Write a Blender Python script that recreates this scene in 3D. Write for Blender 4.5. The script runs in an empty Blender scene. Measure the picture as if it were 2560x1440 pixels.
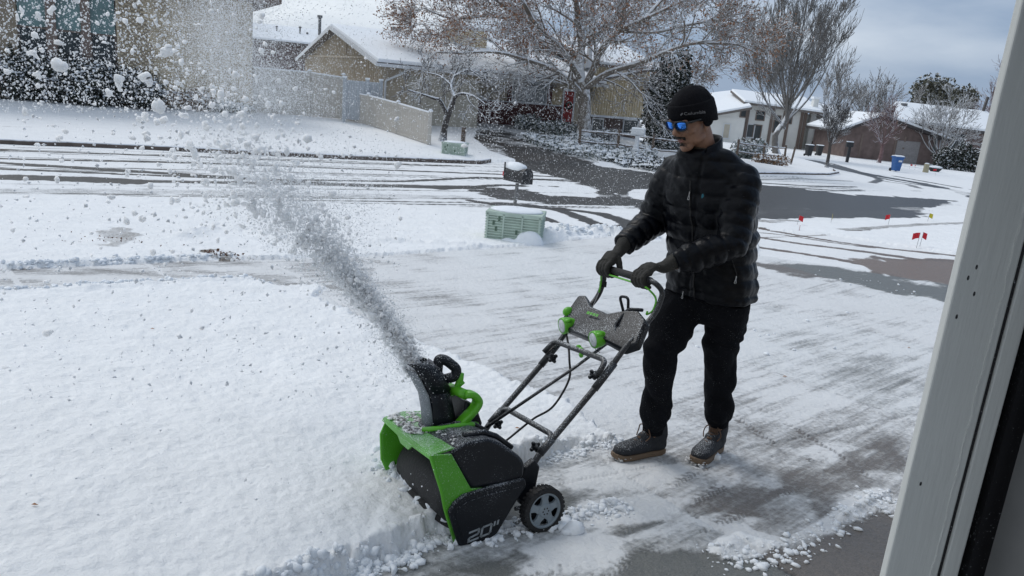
import bpy, math, random
import numpy as np
from mathutils import Vector, Matrix, noise as mnoise

# ---------------------------------------------------------------- camera, world, sun, exposure
SC = bpy.context.scene
COL = SC.collection
FOC = 1923.0
PITCH = math.atan(503 / 1923.0)
ROLL = math.atan(648 / 7322.0)
EYE = 1.6
Fv = np.array([0, math.cos(PITCH), -math.sin(PITCH)])
_r0 = np.array([1., 0, 0]); _u0 = np.array([0, math.sin(PITCH), math.cos(PITCH)])
Rv = math.cos(ROLL) * _r0 + math.sin(ROLL) * _u0
Uv = -math.sin(ROLL) * _r0 + math.cos(ROLL) * _u0
Cv = np.array([0, 0, EYE])
cam_d = bpy.data.cameras.new('camera')
cam = bpy.data.objects.new('camera', cam_d); COL.objects.link(cam)
cam_d.sensor_width = 36; cam_d.lens = 36 * FOC / 2560
cam_d.clip_start = 0.05; cam_d.clip_end = 3000
cam.matrix_world = Matrix(((Rv[0], Uv[0], -Fv[0], 0), (Rv[1], Uv[1], -Fv[1], 0), (Rv[2], Uv[2], -Fv[2], EYE), (0, 0, 0, 1)))
SC.camera = cam
SC.view_settings.view_transform = 'Standard'; SC.view_settings.look = 'None'
SC.view_settings.exposure = 0.30; SC.view_settings.gamma = 1.0
SC.view_settings.use_curve_mapping = False
SC.render.engine = 'CYCLES'
SC.cycles.max_bounces = 8; SC.cycles.diffuse_bounces = 6; SC.cycles.glossy_bounces = 3
SC.cycles.use_denoising = True

SUN_AZ, SUN_EL = math.radians(-48), math.radians(52)     # azimuth from +Y, negative = left
world = bpy.data.worlds.new('World'); SC.world = world; world.use_nodes = True
wn = world.node_tree; wn.nodes.clear(); wl = wn.links
def wnode(t, **k):
    n = wn.nodes.new(t)
    for a, b in k.items(): setattr(n, a, b)
    return n
w_out = wnode('ShaderNodeOutputWorld'); w_bg = wnode('ShaderNodeBackground'); w_bg.inputs[1].default_value = 0.118
w_sky = wnode('ShaderNodeTexSky', sky_type='NISHITA', sun_disc=False, sun_elevation=SUN_EL, sun_rotation=SUN_AZ)
w_tc = wnode('ShaderNodeTexCoord'); w_map = wnode('ShaderNodeMapping'); w_map.inputs['Scale'].default_value = (1.0, 1.0, 3.2)
w_n = wnode('ShaderNodeTexNoise'); w_n.inputs['Scale'].default_value = 2.1; w_n.inputs['Detail'].default_value = 6; w_n.inputs['Roughness'].default_value = 0.48
w_sep = wnode('ShaderNodeSeparateXYZ')
w_r = wnode('ShaderNodeValToRGB')
w_r.color_ramp.elements[0].position = 0.34; w_r.color_ramp.elements[0].color = (2.0, 2.65, 3.7, 1)
w_r.color_ramp.elements[1].position = 0.60; w_r.color_ramp.elements[1].color = (5.4, 5.85, 6.4, 1)
# brighter broad cloud towards the left of the street, heavier blue-grey to the right
w_mul = wnode('ShaderNodeMath', operation='MULTIPLY_ADD'); w_mul.inputs[1].default_value = -0.36; w_mul.inputs[2].default_value = 0.0
w_add = wnode('ShaderNodeMath', operation='ADD')
w_mix = wnode('ShaderNodeMixRGB'); w_mix.inputs[0].default_value = 0.94
wl.new(w_tc.outputs['Generated'], w_map.inputs[0]); wl.new(w_map.outputs[0], w_n.inputs['Vector'])
wl.new(w_tc.outputs['Generated'], w_sep.inputs[0]); wl.new(w_sep.outputs[0], w_mul.inputs[0])
wl.new(w_n.outputs[0], w_add.inputs[0]); wl.new(w_mul.outputs[0], w_add.inputs[1]); wl.new(w_add.outputs[0], w_r.inputs[0])
wl.new(w_sky.outputs[0], w_mix.inputs[1]); wl.new(w_r.outputs[0], w_mix.inputs[2])
wl.new(w_mix.outputs[0], w_bg.inputs[0]); wl.new(w_bg.outputs[0], w_out.inputs[0])

sun_d = bpy.data.lights.new('sun', 'SUN'); sun_d.energy = 0.95; sun_d.angle = math.radians(24); sun_d.color = (1.0, 0.97, 0.93)
sun = bpy.data.objects.new('sun', sun_d); COL.objects.link(sun)
_sd = Vector((math.sin(SUN_AZ) * math.cos(SUN_EL), math.cos(SUN_AZ) * math.cos(SUN_EL), math.sin(SUN_EL)))
sun.rotation_euler = _sd.to_track_quat('Z', 'Y').to_euler()

# ---------------------------------------------------------------- site geometry helpers
def ray(x, y): return Fv + Rv * (x - 1280) / FOC - Uv * (y - 720) / FOC
def aty(x, y, Y):
    d = ray(x, y); return Cv + d * Y / d[1]
def proj(p):
    v = np.asarray(p, float) - Cv; d = v @ Fv
    return 1280 + FOC * (v @ Rv) / d, 720 - FOC * (v @ Uv) / d, d
def ss(a, b, x):
    t = np.clip((np.asarray(x, float) - a) / (b - a), 0, 1); return t * t * (3 - 2 * t)
E1 = np.array([.883, .469]); E2 = np.array([-.469, .883])       # along the street / away from it
PU = [-50, 1.2, 4, 9, 12, 15, 20, 25, 25.5, 28, 34.5, 37, 60, 400]
PZ = [0, 0, -.24, -.64, -.84, -.98, -.96, -1.08, -1.0, -.92, -.5, -.36, -.3, -.3]
def gh(x, y):
    u = -.469 * x + .883 * y; v = .883 * x + .469 * y
    left = np.interp(u, PU, PZ)
    right = np.interp(u, [-50, 1.2, 4, 9, 12, 15, 20, 60, 400], [0, 0, -.24, -.64, -.84, -.98, -1.06, -1.3, -1.3]) - np.clip(v - 24, 0, 60) * .022
    near = np.interp(y, [1.2, 4, 9, 14], [0, -.24, -.64, -.95])
    k = ss(9, 14, y)
    far = left + (right - left) * ss(21, 33, v)
    return near * (1 - k) + far * k
_T = np.concatenate([np.arange(.5, 12, .04), np.arange(12, 260, .2)])
def G(px, py):
    """point of the ground seen at a photograph position"""
    d = ray(px, py); p = Cv[:, None] + d[:, None] * _T
    f = p[2] - gh(p[0], p[1]); i = int(np.argmax(f < 0))
    if f[i] >= 0: i = len(_T) - 1
    a, b = f[i - 1], f[i]; t = _T[i - 1] + (_T[i] - _T[i - 1]) * a / (a - b)
    return Cv + d * t
def V3(p): return Vector((float(p[0]), float(p[1]), float(p[2])))
def uvz(v, u, z): return (v * E1[0] + u * E2[0], v * E1[1] + u * E2[1], z)
def onplane_u(px, py, u):      # (v, z) of the point where a sight line meets the vertical plane u
    d = ray(px, py); n = np.array([E2[0], E2[1], 0]); t = (u - Cv @ n) / (d @ n); p = Cv + d * t
    return p[0] * E1[0] + p[1] * E1[1], p[2]
def onplane_v(px, py, v):      # (u, z)
    d = ray(px, py); n = np.array([E1[0], E1[1], 0]); t = (v - Cv @ n) / (d @ n); p = Cv + d * t
    return p[0] * E2[0] + p[1] * E2[1], p[2]

# vectorised value noise
def _hash(ix, iy, s):
    h = (ix * 374761393 + iy * 668265263 + s * 974711) & 0x7fffffff
    h = ((h ^ (h >> 13)) * 1274126177) & 0x7fffffff
    return ((h ^ (h >> 16)) & 0xffff) / 65535.0
def vnoise(x, y, s=0):
    xi = np.floor(x).astype(np.int64); yi = np.floor(y).astype(np.int64); fx = x - xi; fy = y - yi
    fx = fx * fx * (3 - 2 * fx); fy = fy * fy * (3 - 2 * fy)
    a = _hash(xi, yi, s); b = _hash(xi + 1, yi, s); c = _hash(xi, yi + 1, s); d = _hash(xi + 1, yi + 1, s)
    return (a * (1 - fx) + b * fx) * (1 - fy) + (c * (1 - fx) + d * fx) * fy
def fbm(x, y, o=4, s=0):
    t = 0; a = .5
    for i in range(o): t = t + a * vnoise(x * 2 ** i + 17 * i, y * 2 ** i - 9 * i, s + i); a *= .5
    return t / (1 - .5 ** o)

# ---------------------------------------------------------------- materials
def mat(name, color, rough=.7, metal=0., var=.12, scale=8., bump=.0, bscale=40., dust=0., dust_up=False, spec=None, snowcap=0., snowlo=.2, coat=0.):
    m = bpy.data.materials.new(name); m.use_nodes = True; nt = m.node_tree; N = nt.nodes; L = nt.links
    b = N['Principled BSDF']; b.inputs['Roughness'].default_value = rough; b.inputs['Metallic'].default_value = metal
    if spec is not None: b.inputs['Specular IOR Level'].default_value = spec
    if coat: b.inputs['Coat Weight'].default_value = coat
    tc = N.new('ShaderNodeTexCoord')
    n = N.new('ShaderNodeTexNoise'); n.inputs['Scale'].default_value = scale; n.inputs['Detail'].default_value = 5
    L.new(tc.outputs['Object'], n.inputs['Vector'])
    r = N.new('ShaderNodeValToRGB')
    c = np.array(color[:3]); r.color_ramp.elements[0].position = .3; r.color_ramp.elements[1].position = .7
    r.color_ramp.elements[0].color = (*np.clip(c * (1 - var), 0, 1), 1); r.color_ramp.elements[1].color = (*np.clip(c * (1 + var), 0, 1), 1)
    L.new(n.outputs[0], r.inputs[0]); out = r.outputs[0]
    if dust > 0:      # flecks of snow stuck to the surface
        v = N.new('ShaderNodeTexNoise'); v.inputs['Scale'].default_value = 260; v.inputs['Detail'].default_value = 2
        L.new(tc.outputs['Object'], v.inputs['Vector'])
        lo = N.new('ShaderNodeTexNoise'); lo.inputs['Scale'].default_value = 7; L.new(tc.outputs['Object'], lo.inputs['Vector'])
        ad = N.new('ShaderNodeMath'); ad.operation = 'MULTIPLY_ADD'; ad.inputs[1].default_value = .35; L.new(lo.outputs[0], ad.inputs[0]); L.new(v.outputs[0], ad.inputs[2])
        src = ad.outputs[0]
        if dust_up:
            g = N.new('ShaderNodeNewGeometry'); sp = N.new('ShaderNodeSeparateXYZ'); L.new(g.outputs['Normal'], sp.inputs[0])
            cl = N.new('ShaderNodeMath'); cl.operation = 'MAXIMUM'; cl.inputs[1].default_value = 0; L.new(sp.outputs[2], cl.inputs[0])
            a2 = N.new('ShaderNodeMath'); a2.operation = 'MULTIPLY_ADD'; a2.inputs[1].default_value = .2; L.new(cl.outputs[0], a2.inputs[0]); L.new(src, a2.inputs[2]); src = a2.outputs[0]
        mr = N.new('ShaderNodeMapRange'); mr.inputs['From Min'].default_value = .98 - dust * .3; mr.inputs['From Max'].default_value = 1.20 - dust * .3; mr.inputs['To Max'].default_value = .85
        L.new(src, mr.inputs[0])
        mx = N.new('ShaderNodeMixRGB'); mx.inputs[2].default_value = (.74, .78, .82, 1); L.new(mr.outputs[0], mx.inputs[0]); L.new(out, mx.inputs[1]); out = mx.outputs[0]
    if snowcap > 0:   # snow lying on whatever faces up
        g = N.new('ShaderNodeNewGeometry'); sp = N.new('ShaderNodeSeparateXYZ'); L.new(g.outputs['Normal'], sp.inputs[0])
        a2 = N.new('ShaderNodeMath'); a2.operation = 'MULTIPLY_ADD'; a2.inputs[1].default_value = .5; L.new(n.outputs[0], a2.inputs[0]); L.new(sp.outputs[2], a2.inputs[2])
        mr = N.new('ShaderNodeMapRange'); mr.inputs['From Min'].default_value = snowlo + .25; mr.inputs['From Max'].default_value = snowlo + .45; mr.inputs['To Max'].default_value = snowcap
        L.new(a2.outputs[0], mr.inputs[0])
        mx = N.new('ShaderNodeMixRGB'); mx.inputs[2].default_value = (.80, .83, .87, 1); L.new(mr.outputs[0], mx.inputs[0]); L.new(out, mx.inputs[1]); out = mx.outputs[0]
    L.new(out, b.inputs['Base Color'])
    if bump > 0:
        bn = N.new('ShaderNodeTexNoise'); bn.inputs['Scale'].default_value = bscale; bn.inputs['Detail'].default_value = 5; L.new(tc.outputs['Object'], bn.inputs['Vector'])
        bp = N.new('ShaderNodeBump'); bp.inputs['Strength'].default_value = bump; bp.inputs['Distance'].default_value = .01; L.new(bn.outputs[0], bp.inputs['Height']); L.new(bp.outputs[0], b.inputs['Normal'])
    return m
M = {}
M['snow'] = mat('snow', (.82, .85, .88), .85, var=.03, bump=.5, bscale=30, spec=.2)
M['snow_chunk'] = mat('flying_snow', (.90, .92, .94), .9, var=.05, scale=60, bump=.6, bscale=120, spec=.2)
def sss(m, scale):
    b = m.node_tree.nodes['Principled BSDF']; b.inputs['Subsurface Weight'].default_value = 1.0; b.inputs['Subsurface Radius'].default_value = (1.0, 1.05, 1.1); b.inputs['Subsurface Scale'].default_value = scale
sss(M['snow_chunk'], .045)
M['snow_fine'] = mat('fine_flying_snow', (.93, .945, .96), .9, var=.03, spec=.1)
M['green'] = mat('green_plastic', (.08, .34, .02), .33, var=.12, dust=.42, dust_up=True)
M['green_clean'] = mat('green_plastic_clean', (.10, .40, .02), .3, var=.08, dust=.28)
M['black'] = mat('black_plastic', (.008, .010, .014), .42, var=.2, dust=.34, dust_up=True, bump=.12, bscale=300, spec=.25)
M['frame_black'] = mat('glossy_black_frame', (.006, .006, .007), .3)
M['black_snowy'] = mat('black_plastic_dusted', (.008, .010, .014), .36, spec=.3, var=.2, dust=.31, dust_up=True)
M['tube'] = mat('black_painted_tube', (.016, .017, .02), .42, var=.15, dust=.46, dust_up=True)
M['rubber'] = mat('black_rubber', (.010, .010, .011), .7, var=.2, dust=.3, bump=.3, bscale=80)
M['rim'] = mat('grey_wheel_plastic', (.21, .25, .28), .45, var=.1, dust=.25)
M['gray_chute'] = mat('grey_chute_plastic', (.16, .18, .2), .5, var=.2, dust=.8)
M['jacket'] = mat('black_quilted_nylon', (.0018, .0025, .0045), .36, var=.2, dust=.13, bump=.4, bscale=38, spec=.15)
M['pants'] = mat('black_sweatpants', (.0065, .0072, .0095), .9, var=.2, dust=.30, bump=.5, bscale=90, spec=.1)
M['knit'] = mat('black_fleece', (.005, .005, .007), .95, var=.3, scale=120, bump=.5, bscale=300, spec=.15)
M['hair'] = mat('black_hair', (.008, .007, .007), .7, var=.4, scale=90, bump=.4, bscale=200)
M['glove'] = mat('dark_olive_glove', (.022, .021, .018), .85, var=.25, dust=.22, bump=.5, bscale=150)
M['skin'] = mat('skin', (.235, .125, .08), .55, var=.1, scale=25, bump=.08, bscale=200)
M['lips'] = mat('lips', (.2, .08, .065), .5, var=.1)
M['shirt'] = mat('olive_shirt', (.035, .03, .02), .9)
M['boot'] = mat('dark_suede_boot', (.017, .019, .024), .8, var=.3, dust=.28, dust_up=True, bump=.4, bscale=90)
M['sole'] = mat('tan_rubber_sole', (.16, .11, .07), .7, var=.2, dust=.35)
M['lace'] = mat('brown_lace', (.12, .07, .045), .8)
M['lens'] = mat('blue_mirror_lens', (.06, .26, .85), .12, metal=.85, var=.15, scale=14)
M['zip'] = mat('zip_metal', (.45, .45, .45), .35, metal=.8)
M['logo_grey'] = mat('grey_embroidery', (.16, .16, .17), .7)
M['teal'] = mat('teal_embroidery', (.01, .12, .17), .6)
M['decal'] = mat('silver_grey_decal', (.30, .33, .35), .5, var=.15)
M['bark'] = mat('bark', (.19, .165, .14), .9, var=.3, scale=6, snowcap=.95, snowlo=.03)
M['bark_grey'] = mat('grey_bark', (.15, .14, .13), .9, var=.25, scale=6, snowcap=.8, snowlo=.1)
M['bark_dark'] = mat('dark_bark', (.07, .062, .058), .9, var=.3, scale=20, snowcap=.95, snowlo=.1)
M['bark_red'] = mat('reddish_bark', (.16, .10, .10), .9, var=.3, scale=6, snowcap=.9, snowlo=.2)
M['bark_pale'] = mat('pale_bark', (.22, .21, .2), .9, var=.2, scale=6, snowcap=.95, snowlo=.0)
M['leaf'] = mat('dry_brown_leaf', (.29, .155, .09), .85, var=.5, scale=3, snowcap=.4, snowlo=.5)
M['evergreen'] = mat('dark_evergreen', (.018, .026, .018), .85, var=.4, scale=5, snowcap=.95, snowlo=.42)
M['pine'] = mat('pine_green', (.10, .098, .07), .85, var=.3, scale=4, snowcap=.5, snowlo=.4)
M['juniper'] = mat('grey_green_juniper', (.13, .155, .14), .85, var=.3, scale=5, snowcap=.85, snowlo=.15)
M['dry_grass'] = mat('dry_grass', (.20, .12, .065), .9, var=.4, scale=5, snowcap=.7, snowlo=.4)
M['brick_tan'] = mat('tan_brick', (.50, .42, .30), .85, var=.18, scale=2.3)
M['mortar'] = mat('mortar', (.24, .2, .15), .9)
M['brick_red'] = mat('maroon_brick', (.12, .045, .045), .85, var=.3, scale=3)
M['mortar_dark'] = mat('dark_mortar', (.085, .06, .055), .9)
M['brick_brown'] = mat('brown_brick', (.155, .115, .105), .85, var=.25, scale=2)
M['siding_tan'] = mat('tan_siding', (.43, .37, .285), .75, var=.08, scale=1.5)
M['siding_cream'] = mat('cream_siding', (.58, .485, .32), .75, var=.07, scale=1.5)
M['siding_white'] = mat('white_siding', (.72, .72, .69), .7, var=.05, scale=1.5)
M['stucco'] = mat('beige_stucco', (.45, .415, .345), .9, var=.08, scale=3)
M['grey_wall'] = mat('grey_wall', (.27, .26, .26), .9, var=.12)
M['trim_white'] = mat('white_trim', (.62, .64, .66), .6, var=.05)
M['trim_brown'] = mat('brown_trim', (.17, .13, .11), .7, var=.15)
M['fascia_dark'] = mat('dark_fascia', (.05, .045, .045), .7)
M['roof'] = mat('grey_shingle', (.14, .125, .115), .9, var=.3, scale=9)
M['glass'] = mat('dark_window_glass', (.025, .035, .04), .12, var=.3, scale=1)
M['glass_teal'] = mat('blue_green_window_panel', (.13, .21, .21), .25, var=.3, scale=1.2)
M['glass_white'] = mat('curtained_glass', (.3, .32, .33), .3, var=.2, scale=2)
M['door_red'] = mat('red_door', (.30, .022, .02), .5, var=.1)
M['vinyl'] = mat('tan_vinyl', (.46, .435, .395), .6, var=.04, scale=2)
M['vinyl_grey'] = mat('grey_vinyl', (.42, .45, .48), .6, var=.04)
M['wood_grey'] = mat('weathered_wood', (.13, .10, .08), .9, var=.3, scale=7, snowcap=.95, snowlo=.35)
M['util_green'] = mat('faded_green_plastic', (.41, .50, .43), .7, var=.12, scale=6, dust=.3)
M['util_slot'] = mat('slot_shadow_green', (.09, .14, .1), .8)
M['blue_bin'] = mat('blue_bin', (.02, .10, .30), .5, var=.1)
M['dark_bin'] = mat('dark_bin', (.02, .022, .025), .6)
M['mail_black'] = mat('black_mailbox', (.015, .015, .017), .45, dust=.5)
M['flag_red'] = mat('red_flag', (.55, .02, .03), .7)
M['flag_yellow'] = mat('yellow_flag', (.60, .50, .03), .7)
M['wire'] = mat('wire', (.3, .3, .3), .5, metal=.5)
M['tan_plastic'] = mat('tan_pedestal', (.34, .31, .21), .7)
M['metal'] = mat('galvanised_metal', (.16, .16, .16), .5, metal=.4)
M['kerb'] = mat('wet_kerb_concrete', (.10, .078, .066), .7, var=.3, scale=3, snowcap=.95, snowlo=.35)
M['litter'] = mat('leaf_litter', (.15, .08, .055), .9, var=.4, scale=20)
M['leaf_orange'] = mat('orange_leaf', (.30, .14, .06), .8)
M['lamp_glass'] = mat('lamp_glass', (.55, .58, .6), .15, var=.3, scale=60, bump=.5, bscale=120)

def mat_paint():
    """old white paint on the jamb: brush grain, chips, knots"""
    m = mat('old_white_paint', (.64, .655, .63), .55, var=.05, scale=3); nt = m.node_tree; N = nt.nodes; L = nt.links
    b = N['Principled BSDF']; tc = N.new('ShaderNodeTexCoord'); mp = N.new('ShaderNodeMapping'); mp.inputs['Scale'].default_value = (60, 60, 7); L.new(tc.outputs['Object'], mp.inputs[0])
    g = N.new('ShaderNodeTexNoise'); g.inputs['Scale'].default_value = 1.6; g.inputs['Detail'].default_value = 6; L.new(mp.outputs[0], g.inputs['Vector'])
    s = N.new('ShaderNodeTexNoise'); s.inputs['Scale'].default_value = 13; s.inputs['Detail'].default_value = 8; s.inputs['Roughness'].default_value = .7
    mp2 = N.new('ShaderNodeMapping'); mp2.inputs['Scale'].default_value = (1, 1, .45); L.new(tc.outputs['Object'], mp2.inputs[0]); L.new(mp2.outputs[0], s.inputs['Vector'])
    mr = N.new('ShaderNodeMapRange'); mr.inputs['From Min'].default_value = .70; mr.inputs['From Max'].default_value = .73; L.new(s.outputs[0], mr.inputs[0])
    old = b.inputs['Base Color'].links[0].from_socket
    mx = N.new('ShaderNodeMixRGB'); mx.inputs[2].default_value = (.05, .045, .04, 1); L.new(mr.outputs[0], mx.inputs[0]); L.new(old, mx.inputs[1]); L.new(mx.outputs[0], b.inputs['Base Color'])
    bp = N.new('ShaderNodeBump'); bp.inputs['Strength'].default_value = .35; bp.inputs['Distance'].default_value = .004; L.new(g.outputs[0], bp.inputs['Height']); L.new(bp.outputs[0], b.inputs['Normal'])
    return m
M['paint'] = mat_paint()

# ---------------------------------------------------------------- mesh building
def tag(o, label=None, cat=None, group=None, kind=None):
    if label: o['label'] = label
    if cat: o['category'] = cat
    if group: o['group'] = group
    if kind: o['kind'] = kind
    return o
def empty(name, loc=(0, 0, 0), label=None, cat=None, group=None, mw=None):
    o = bpy.data.objects.new(name, None); COL.objects.link(o); o.empty_display_size = .1
    if mw is not None: o.matrix_world = mw
    else: o.location = V3(loc)
    tag(o, label, cat, group); return o
class MB:
    def __init__(s, T=None): s.v = []; s.f = []; s.T = T
    def add(s, vs, fs):
        b = len(s.v)
        if s.T: vs = [s.T(*p) for p in vs]
        s.v += [tuple(map(float, p)) for p in vs]; s.f += [tuple(i + b for i in f) for f in fs]; return s
    def box(s, x0, x1, y0, y1, z0, z1):
        return s.add([(x0, y0, z0), (x1, y0, z0), (x1, y1, z0), (x0, y1, z0), (x0, y0, z1), (x1, y0, z1), (x1, y1, z1), (x0, y1, z1)],
                     [(0, 3, 2, 1), (4, 5, 6, 7), (0, 1, 5, 4), (1, 2, 6, 5), (2, 3, 7, 6), (3, 0, 4, 7)])
    def prism(s, pts, a, b, axis=0):
        """polygon pts (2D) extruded from a to b along axis"""
        n = len(pts)
        def mk(p, q):
            return (q, p[0], p[1]) if axis == 0 else ((p[0], q, p[1]) if axis == 1 else (p[0], p[1], q))
        vs = [mk(p, a) for p in pts] + [mk(p, b) for p in pts]
        fs = [tuple(range(n))[::-1], tuple(range(n, 2 * n))] + [(i, (i + 1) % n, n + (i + 1) % n, n + i) for i in range(n)]
        return s.add(vs, fs)
    def tube(s, pts, rad, k=8, cap=True):
        P_ = [Vector(p) for p in pts]; n = len(P_)
        if not hasattr(rad, '__len__'): rad = [rad] * n
        vs = []; up = None
        for i in range(n):
            t = (P_[min(i + 1, n - 1)] - P_[max(i - 1, 0)])
            if t.length < 1e-9: t = Vector((0, 0, 1))
            t.normalize()
            if up is None:
                up = Vector((0, 0, 1)) if abs(t.z) < .9 else Vector((1, 0, 0))
            a = t.cross(up)
            if a.length < 1e-5: a = t.orthogonal()
            a.normalize(); b = a.cross(t).normalized(); up = b
            for j in range(k):
                c = 2 * math.pi * j / k; vs.append(P_[i] + (a * math.cos(c) + b * math.sin(c)) * rad[i])
        fs = []
        for i in range(n - 1):
            for j in range(k):
                j2 = (j + 1) % k; fs.append((i * k + j, i * k + j2, (i + 1) * k + j2, (i + 1) * k + j))
        if cap: fs.append(tuple(range(k))[::-1]); fs.append(tuple((n - 1) * k + j for j in range(k)))
        return s.add(vs, fs)
    def loft(s, secs, k=24, cap=True, p=2.0):
        """secs: (centre, axis a, axis b) ellipses"""
        vs = []
        for c, a, b in secs:
            c = Vector(c); a = Vector(a); b = Vector(b)
            for j in range(k):
                t = 2 * math.pi * j / k; cc, sn = math.cos(t), math.sin(t)
                cc = math.copysign(abs(cc) ** (2 / p), cc); sn = math.copysign(abs(sn) ** (2 / p), sn)
                vs.append(c + a * cc + b * sn)
        fs = []; n = len(secs)
        for i in range(n - 1):
            for j in range(k):
                j2 = (j + 1) % k; fs.append((i * k + j, i * k + j2, (i + 1) * k + j2, (i + 1) * k + j))
        if cap: fs.append(tuple(range(k))[::-1]); fs.append(tuple((n - 1) * k + j for j in range(k)))
        return s.add(vs, fs)
    def ell(s, c, r, ax=None, nu=16, nv=10):
        c = Vector(c)
        if ax is None: ax = (Vector((1, 0, 0)), Vector((0, 1, 0)), Vector((0, 0, 1)))
        vs = [c - ax[2] * r[2]]
        for i in range(1, nv):
            ph = -math.pi / 2 + math.pi * i / nv
            for j in range(nu):
                t = 2 * math.pi * j / nu
                vs.append(c + ax[0] * (r[0] * math.cos(ph) * math.cos(t)) + ax[1] * (r[1] * math.cos(ph) * math.sin(t)) + ax[2] * (r[2] * math.sin(ph)))
        vs.append(c + ax[2] * r[2]); fs = []
        for j in range(nu): fs.append((0, 1 + (j + 1) % nu, 1 + j))
        for i in range(nv - 2):
            for j in range(nu):
                a = 1 + i * nu; b = a + nu; j2 = (j + 1) % nu; fs.append((a + j, a + j2, b + j2, b + j))
        l = len(vs) - 1; a = 1 + (nv - 2) * nu
        for j in range(nu): fs.append((a + j, a + (j + 1) % nu, l))
        return s.add(vs, fs)
    def build(s, name, m, parent=None, smooth=False, bevel=0, seg=2, org=None, fix=True, autosmooth=False, link=True):
        me = bpy.data.meshes.new(name)
        vs = s.v
        if org is not None: vs = [(a - org[0], b - org[1], c - org[2]) for a, b, c in vs]
        me.from_pydata(vs, [], s.f)
        if fix and len(s.f) < 60000:
            import bmesh
            bm = bmesh.new(); bm.from_mesh(me); bmesh.ops.recalc_face_normals(bm, faces=bm.faces); bm.to_mesh(me); bm.free()
        if smooth: me.polygons.foreach_set('use_smooth', [True] * len(me.polygons))
        me.materials.append(m); me.update()
        o = bpy.data.objects.new(name, me); COL.objects.link(o)
        if parent: o.parent = parent
        if bevel:
            md = o.modifiers.new('bevel', 'BEVEL'); md.width = bevel; md.segments = seg; md.limit_method = 'ANGLE'; md.angle_limit = math.radians(35)
            if smooth or autosmooth:
                me.polygons.foreach_set('use_smooth', [True] * len(me.polygons))
                md.harden_normals = True
        return o
def npmesh(name, v, f, m, parent=None, smooth=True):
    me = bpy.data.meshes.new(name); v = np.asarray(v, np.float32); f = np.asarray(f, np.int32)
    me.vertices.add(len(v)); me.vertices.foreach_set('co', v.ravel())
    me.loops.add(f.size); me.loops.foreach_set('vertex_index', f.ravel())
    me.polygons.add(len(f)); me.polygons.foreach_set('loop_start', np.arange(0, f.size, f.shape[1], dtype=np.int32))
    me.polygons.foreach_set('loop_total', np.full(len(f), f.shape[1], np.int32))
    if smooth: me.polygons.foreach_set('use_smooth', np.ones(len(f), bool))
    me.update(calc_edges=True)
    if m: me.materials.append(m)
    o = bpy.data.objects.new(name, me); COL.objects.link(o)
    if parent: o.parent = parent
    return o
def share(src, name, parent=None, mw=None, label=None):
    c = src.copy(); c.name = name; COL.objects.link(c); c.parent = parent
    if mw is not None: c.matrix_basis = mw
    if label: c['label'] = label
    return c
def rotaxis(p, q): return Vector(q) - Vector(p)
def smooth_path(pts, n=6):
    P_ = [Vector(p) for p in pts]; out = []
    for i in range(len(P_) - 1):
        p0 = P_[max(i - 1, 0)]; p1 = P_[i]; p2 = P_[i + 1]; p3 = P_[min(i + 2, len(P_) - 1)]
        for j in range(n):
            t = j / n; out.append(.5 * ((2 * p1) + (p2 - p0) * t + (2 * p0 - 5 * p1 + 4 * p2 - p3) * t * t + (3 * p1 - p0 - 3 * p2 + p3) * t ** 3))
    return out + [P_[-1]]
def round_corner(pts, r, n=5):
    P_ = [Vector(p) for p in pts]; out = [P_[0]]
    for i in range(1, len(P_) - 1):
        a = (P_[i - 1] - P_[i]); b = (P_[i + 1] - P_[i]); q = min(r, a.length * .45, b.length * .45); a = P_[i] + a.normalized() * q; b = P_[i] + b.normalized() * q
        for j in range(n + 1):
            t = j / n; out.append(a * (1 - t) ** 2 + P_[i] * 2 * t * (1 - t) + b * t * t)
    return out + [P_[-1]]


def lumps(name, pts, sz, seed, flat=.6, parent=None, m=None):
    """a heap of small irregular snow crumbs in one mesh"""
    rg = np.random.default_rng(seed); t = (1 + 5 ** .5) / 2
    iv = np.array([(-1, t, 0), (1, t, 0), (-1, -t, 0), (1, -t, 0), (0, -1, t), (0, 1, t), (0, -1, -t), (0, 1, -t), (t, 0, -1), (t, 0, 1), (-t, 0, -1), (-t, 0, 1)], float) / 1.9
    fc = np.array([(0, 11, 5), (0, 5, 1), (0, 1, 7), (0, 7, 10), (0, 10, 11), (1, 5, 9), (5, 11, 4), (11, 10, 2), (10, 7, 6), (7, 1, 8), (3, 9, 4), (3, 4, 2), (3, 2, 6), (3, 6, 8), (3, 8, 9), (4, 9, 5), (2, 4, 11), (6, 2, 10), (8, 6, 7), (9, 8, 1)])
    P_ = np.asarray(pts, float); n = len(P_); S = np.asarray(sz, float).reshape(-1, 1, 1) * np.ones((n, 1, 1))
    sc = rg.uniform(.6, 1.35, (n, 1, 3)) * np.array([1, 1, flat]); jit = rg.uniform(.62, 1.3, (n, 12, 1)); a = rg.uniform(0, 6.28, n); c, s = np.cos(a), np.sin(a)
    V = iv[None] * jit * sc; x = V[..., 0] * c[:, None] - V[..., 1] * s[:, None]; y = V[..., 0] * s[:, None] + V[..., 1] * c[:, None]; V = np.stack([x, y, V[..., 2]], -1) * S + P_[:, None, :]
    F_ = (fc[None] + (np.arange(n) * 12)[:, None, None]).reshape(-1, 3)
    return npmesh(name, V.reshape(-1, 3), F_, m or M['snow_chunk'], parent, smooth=False)
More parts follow.
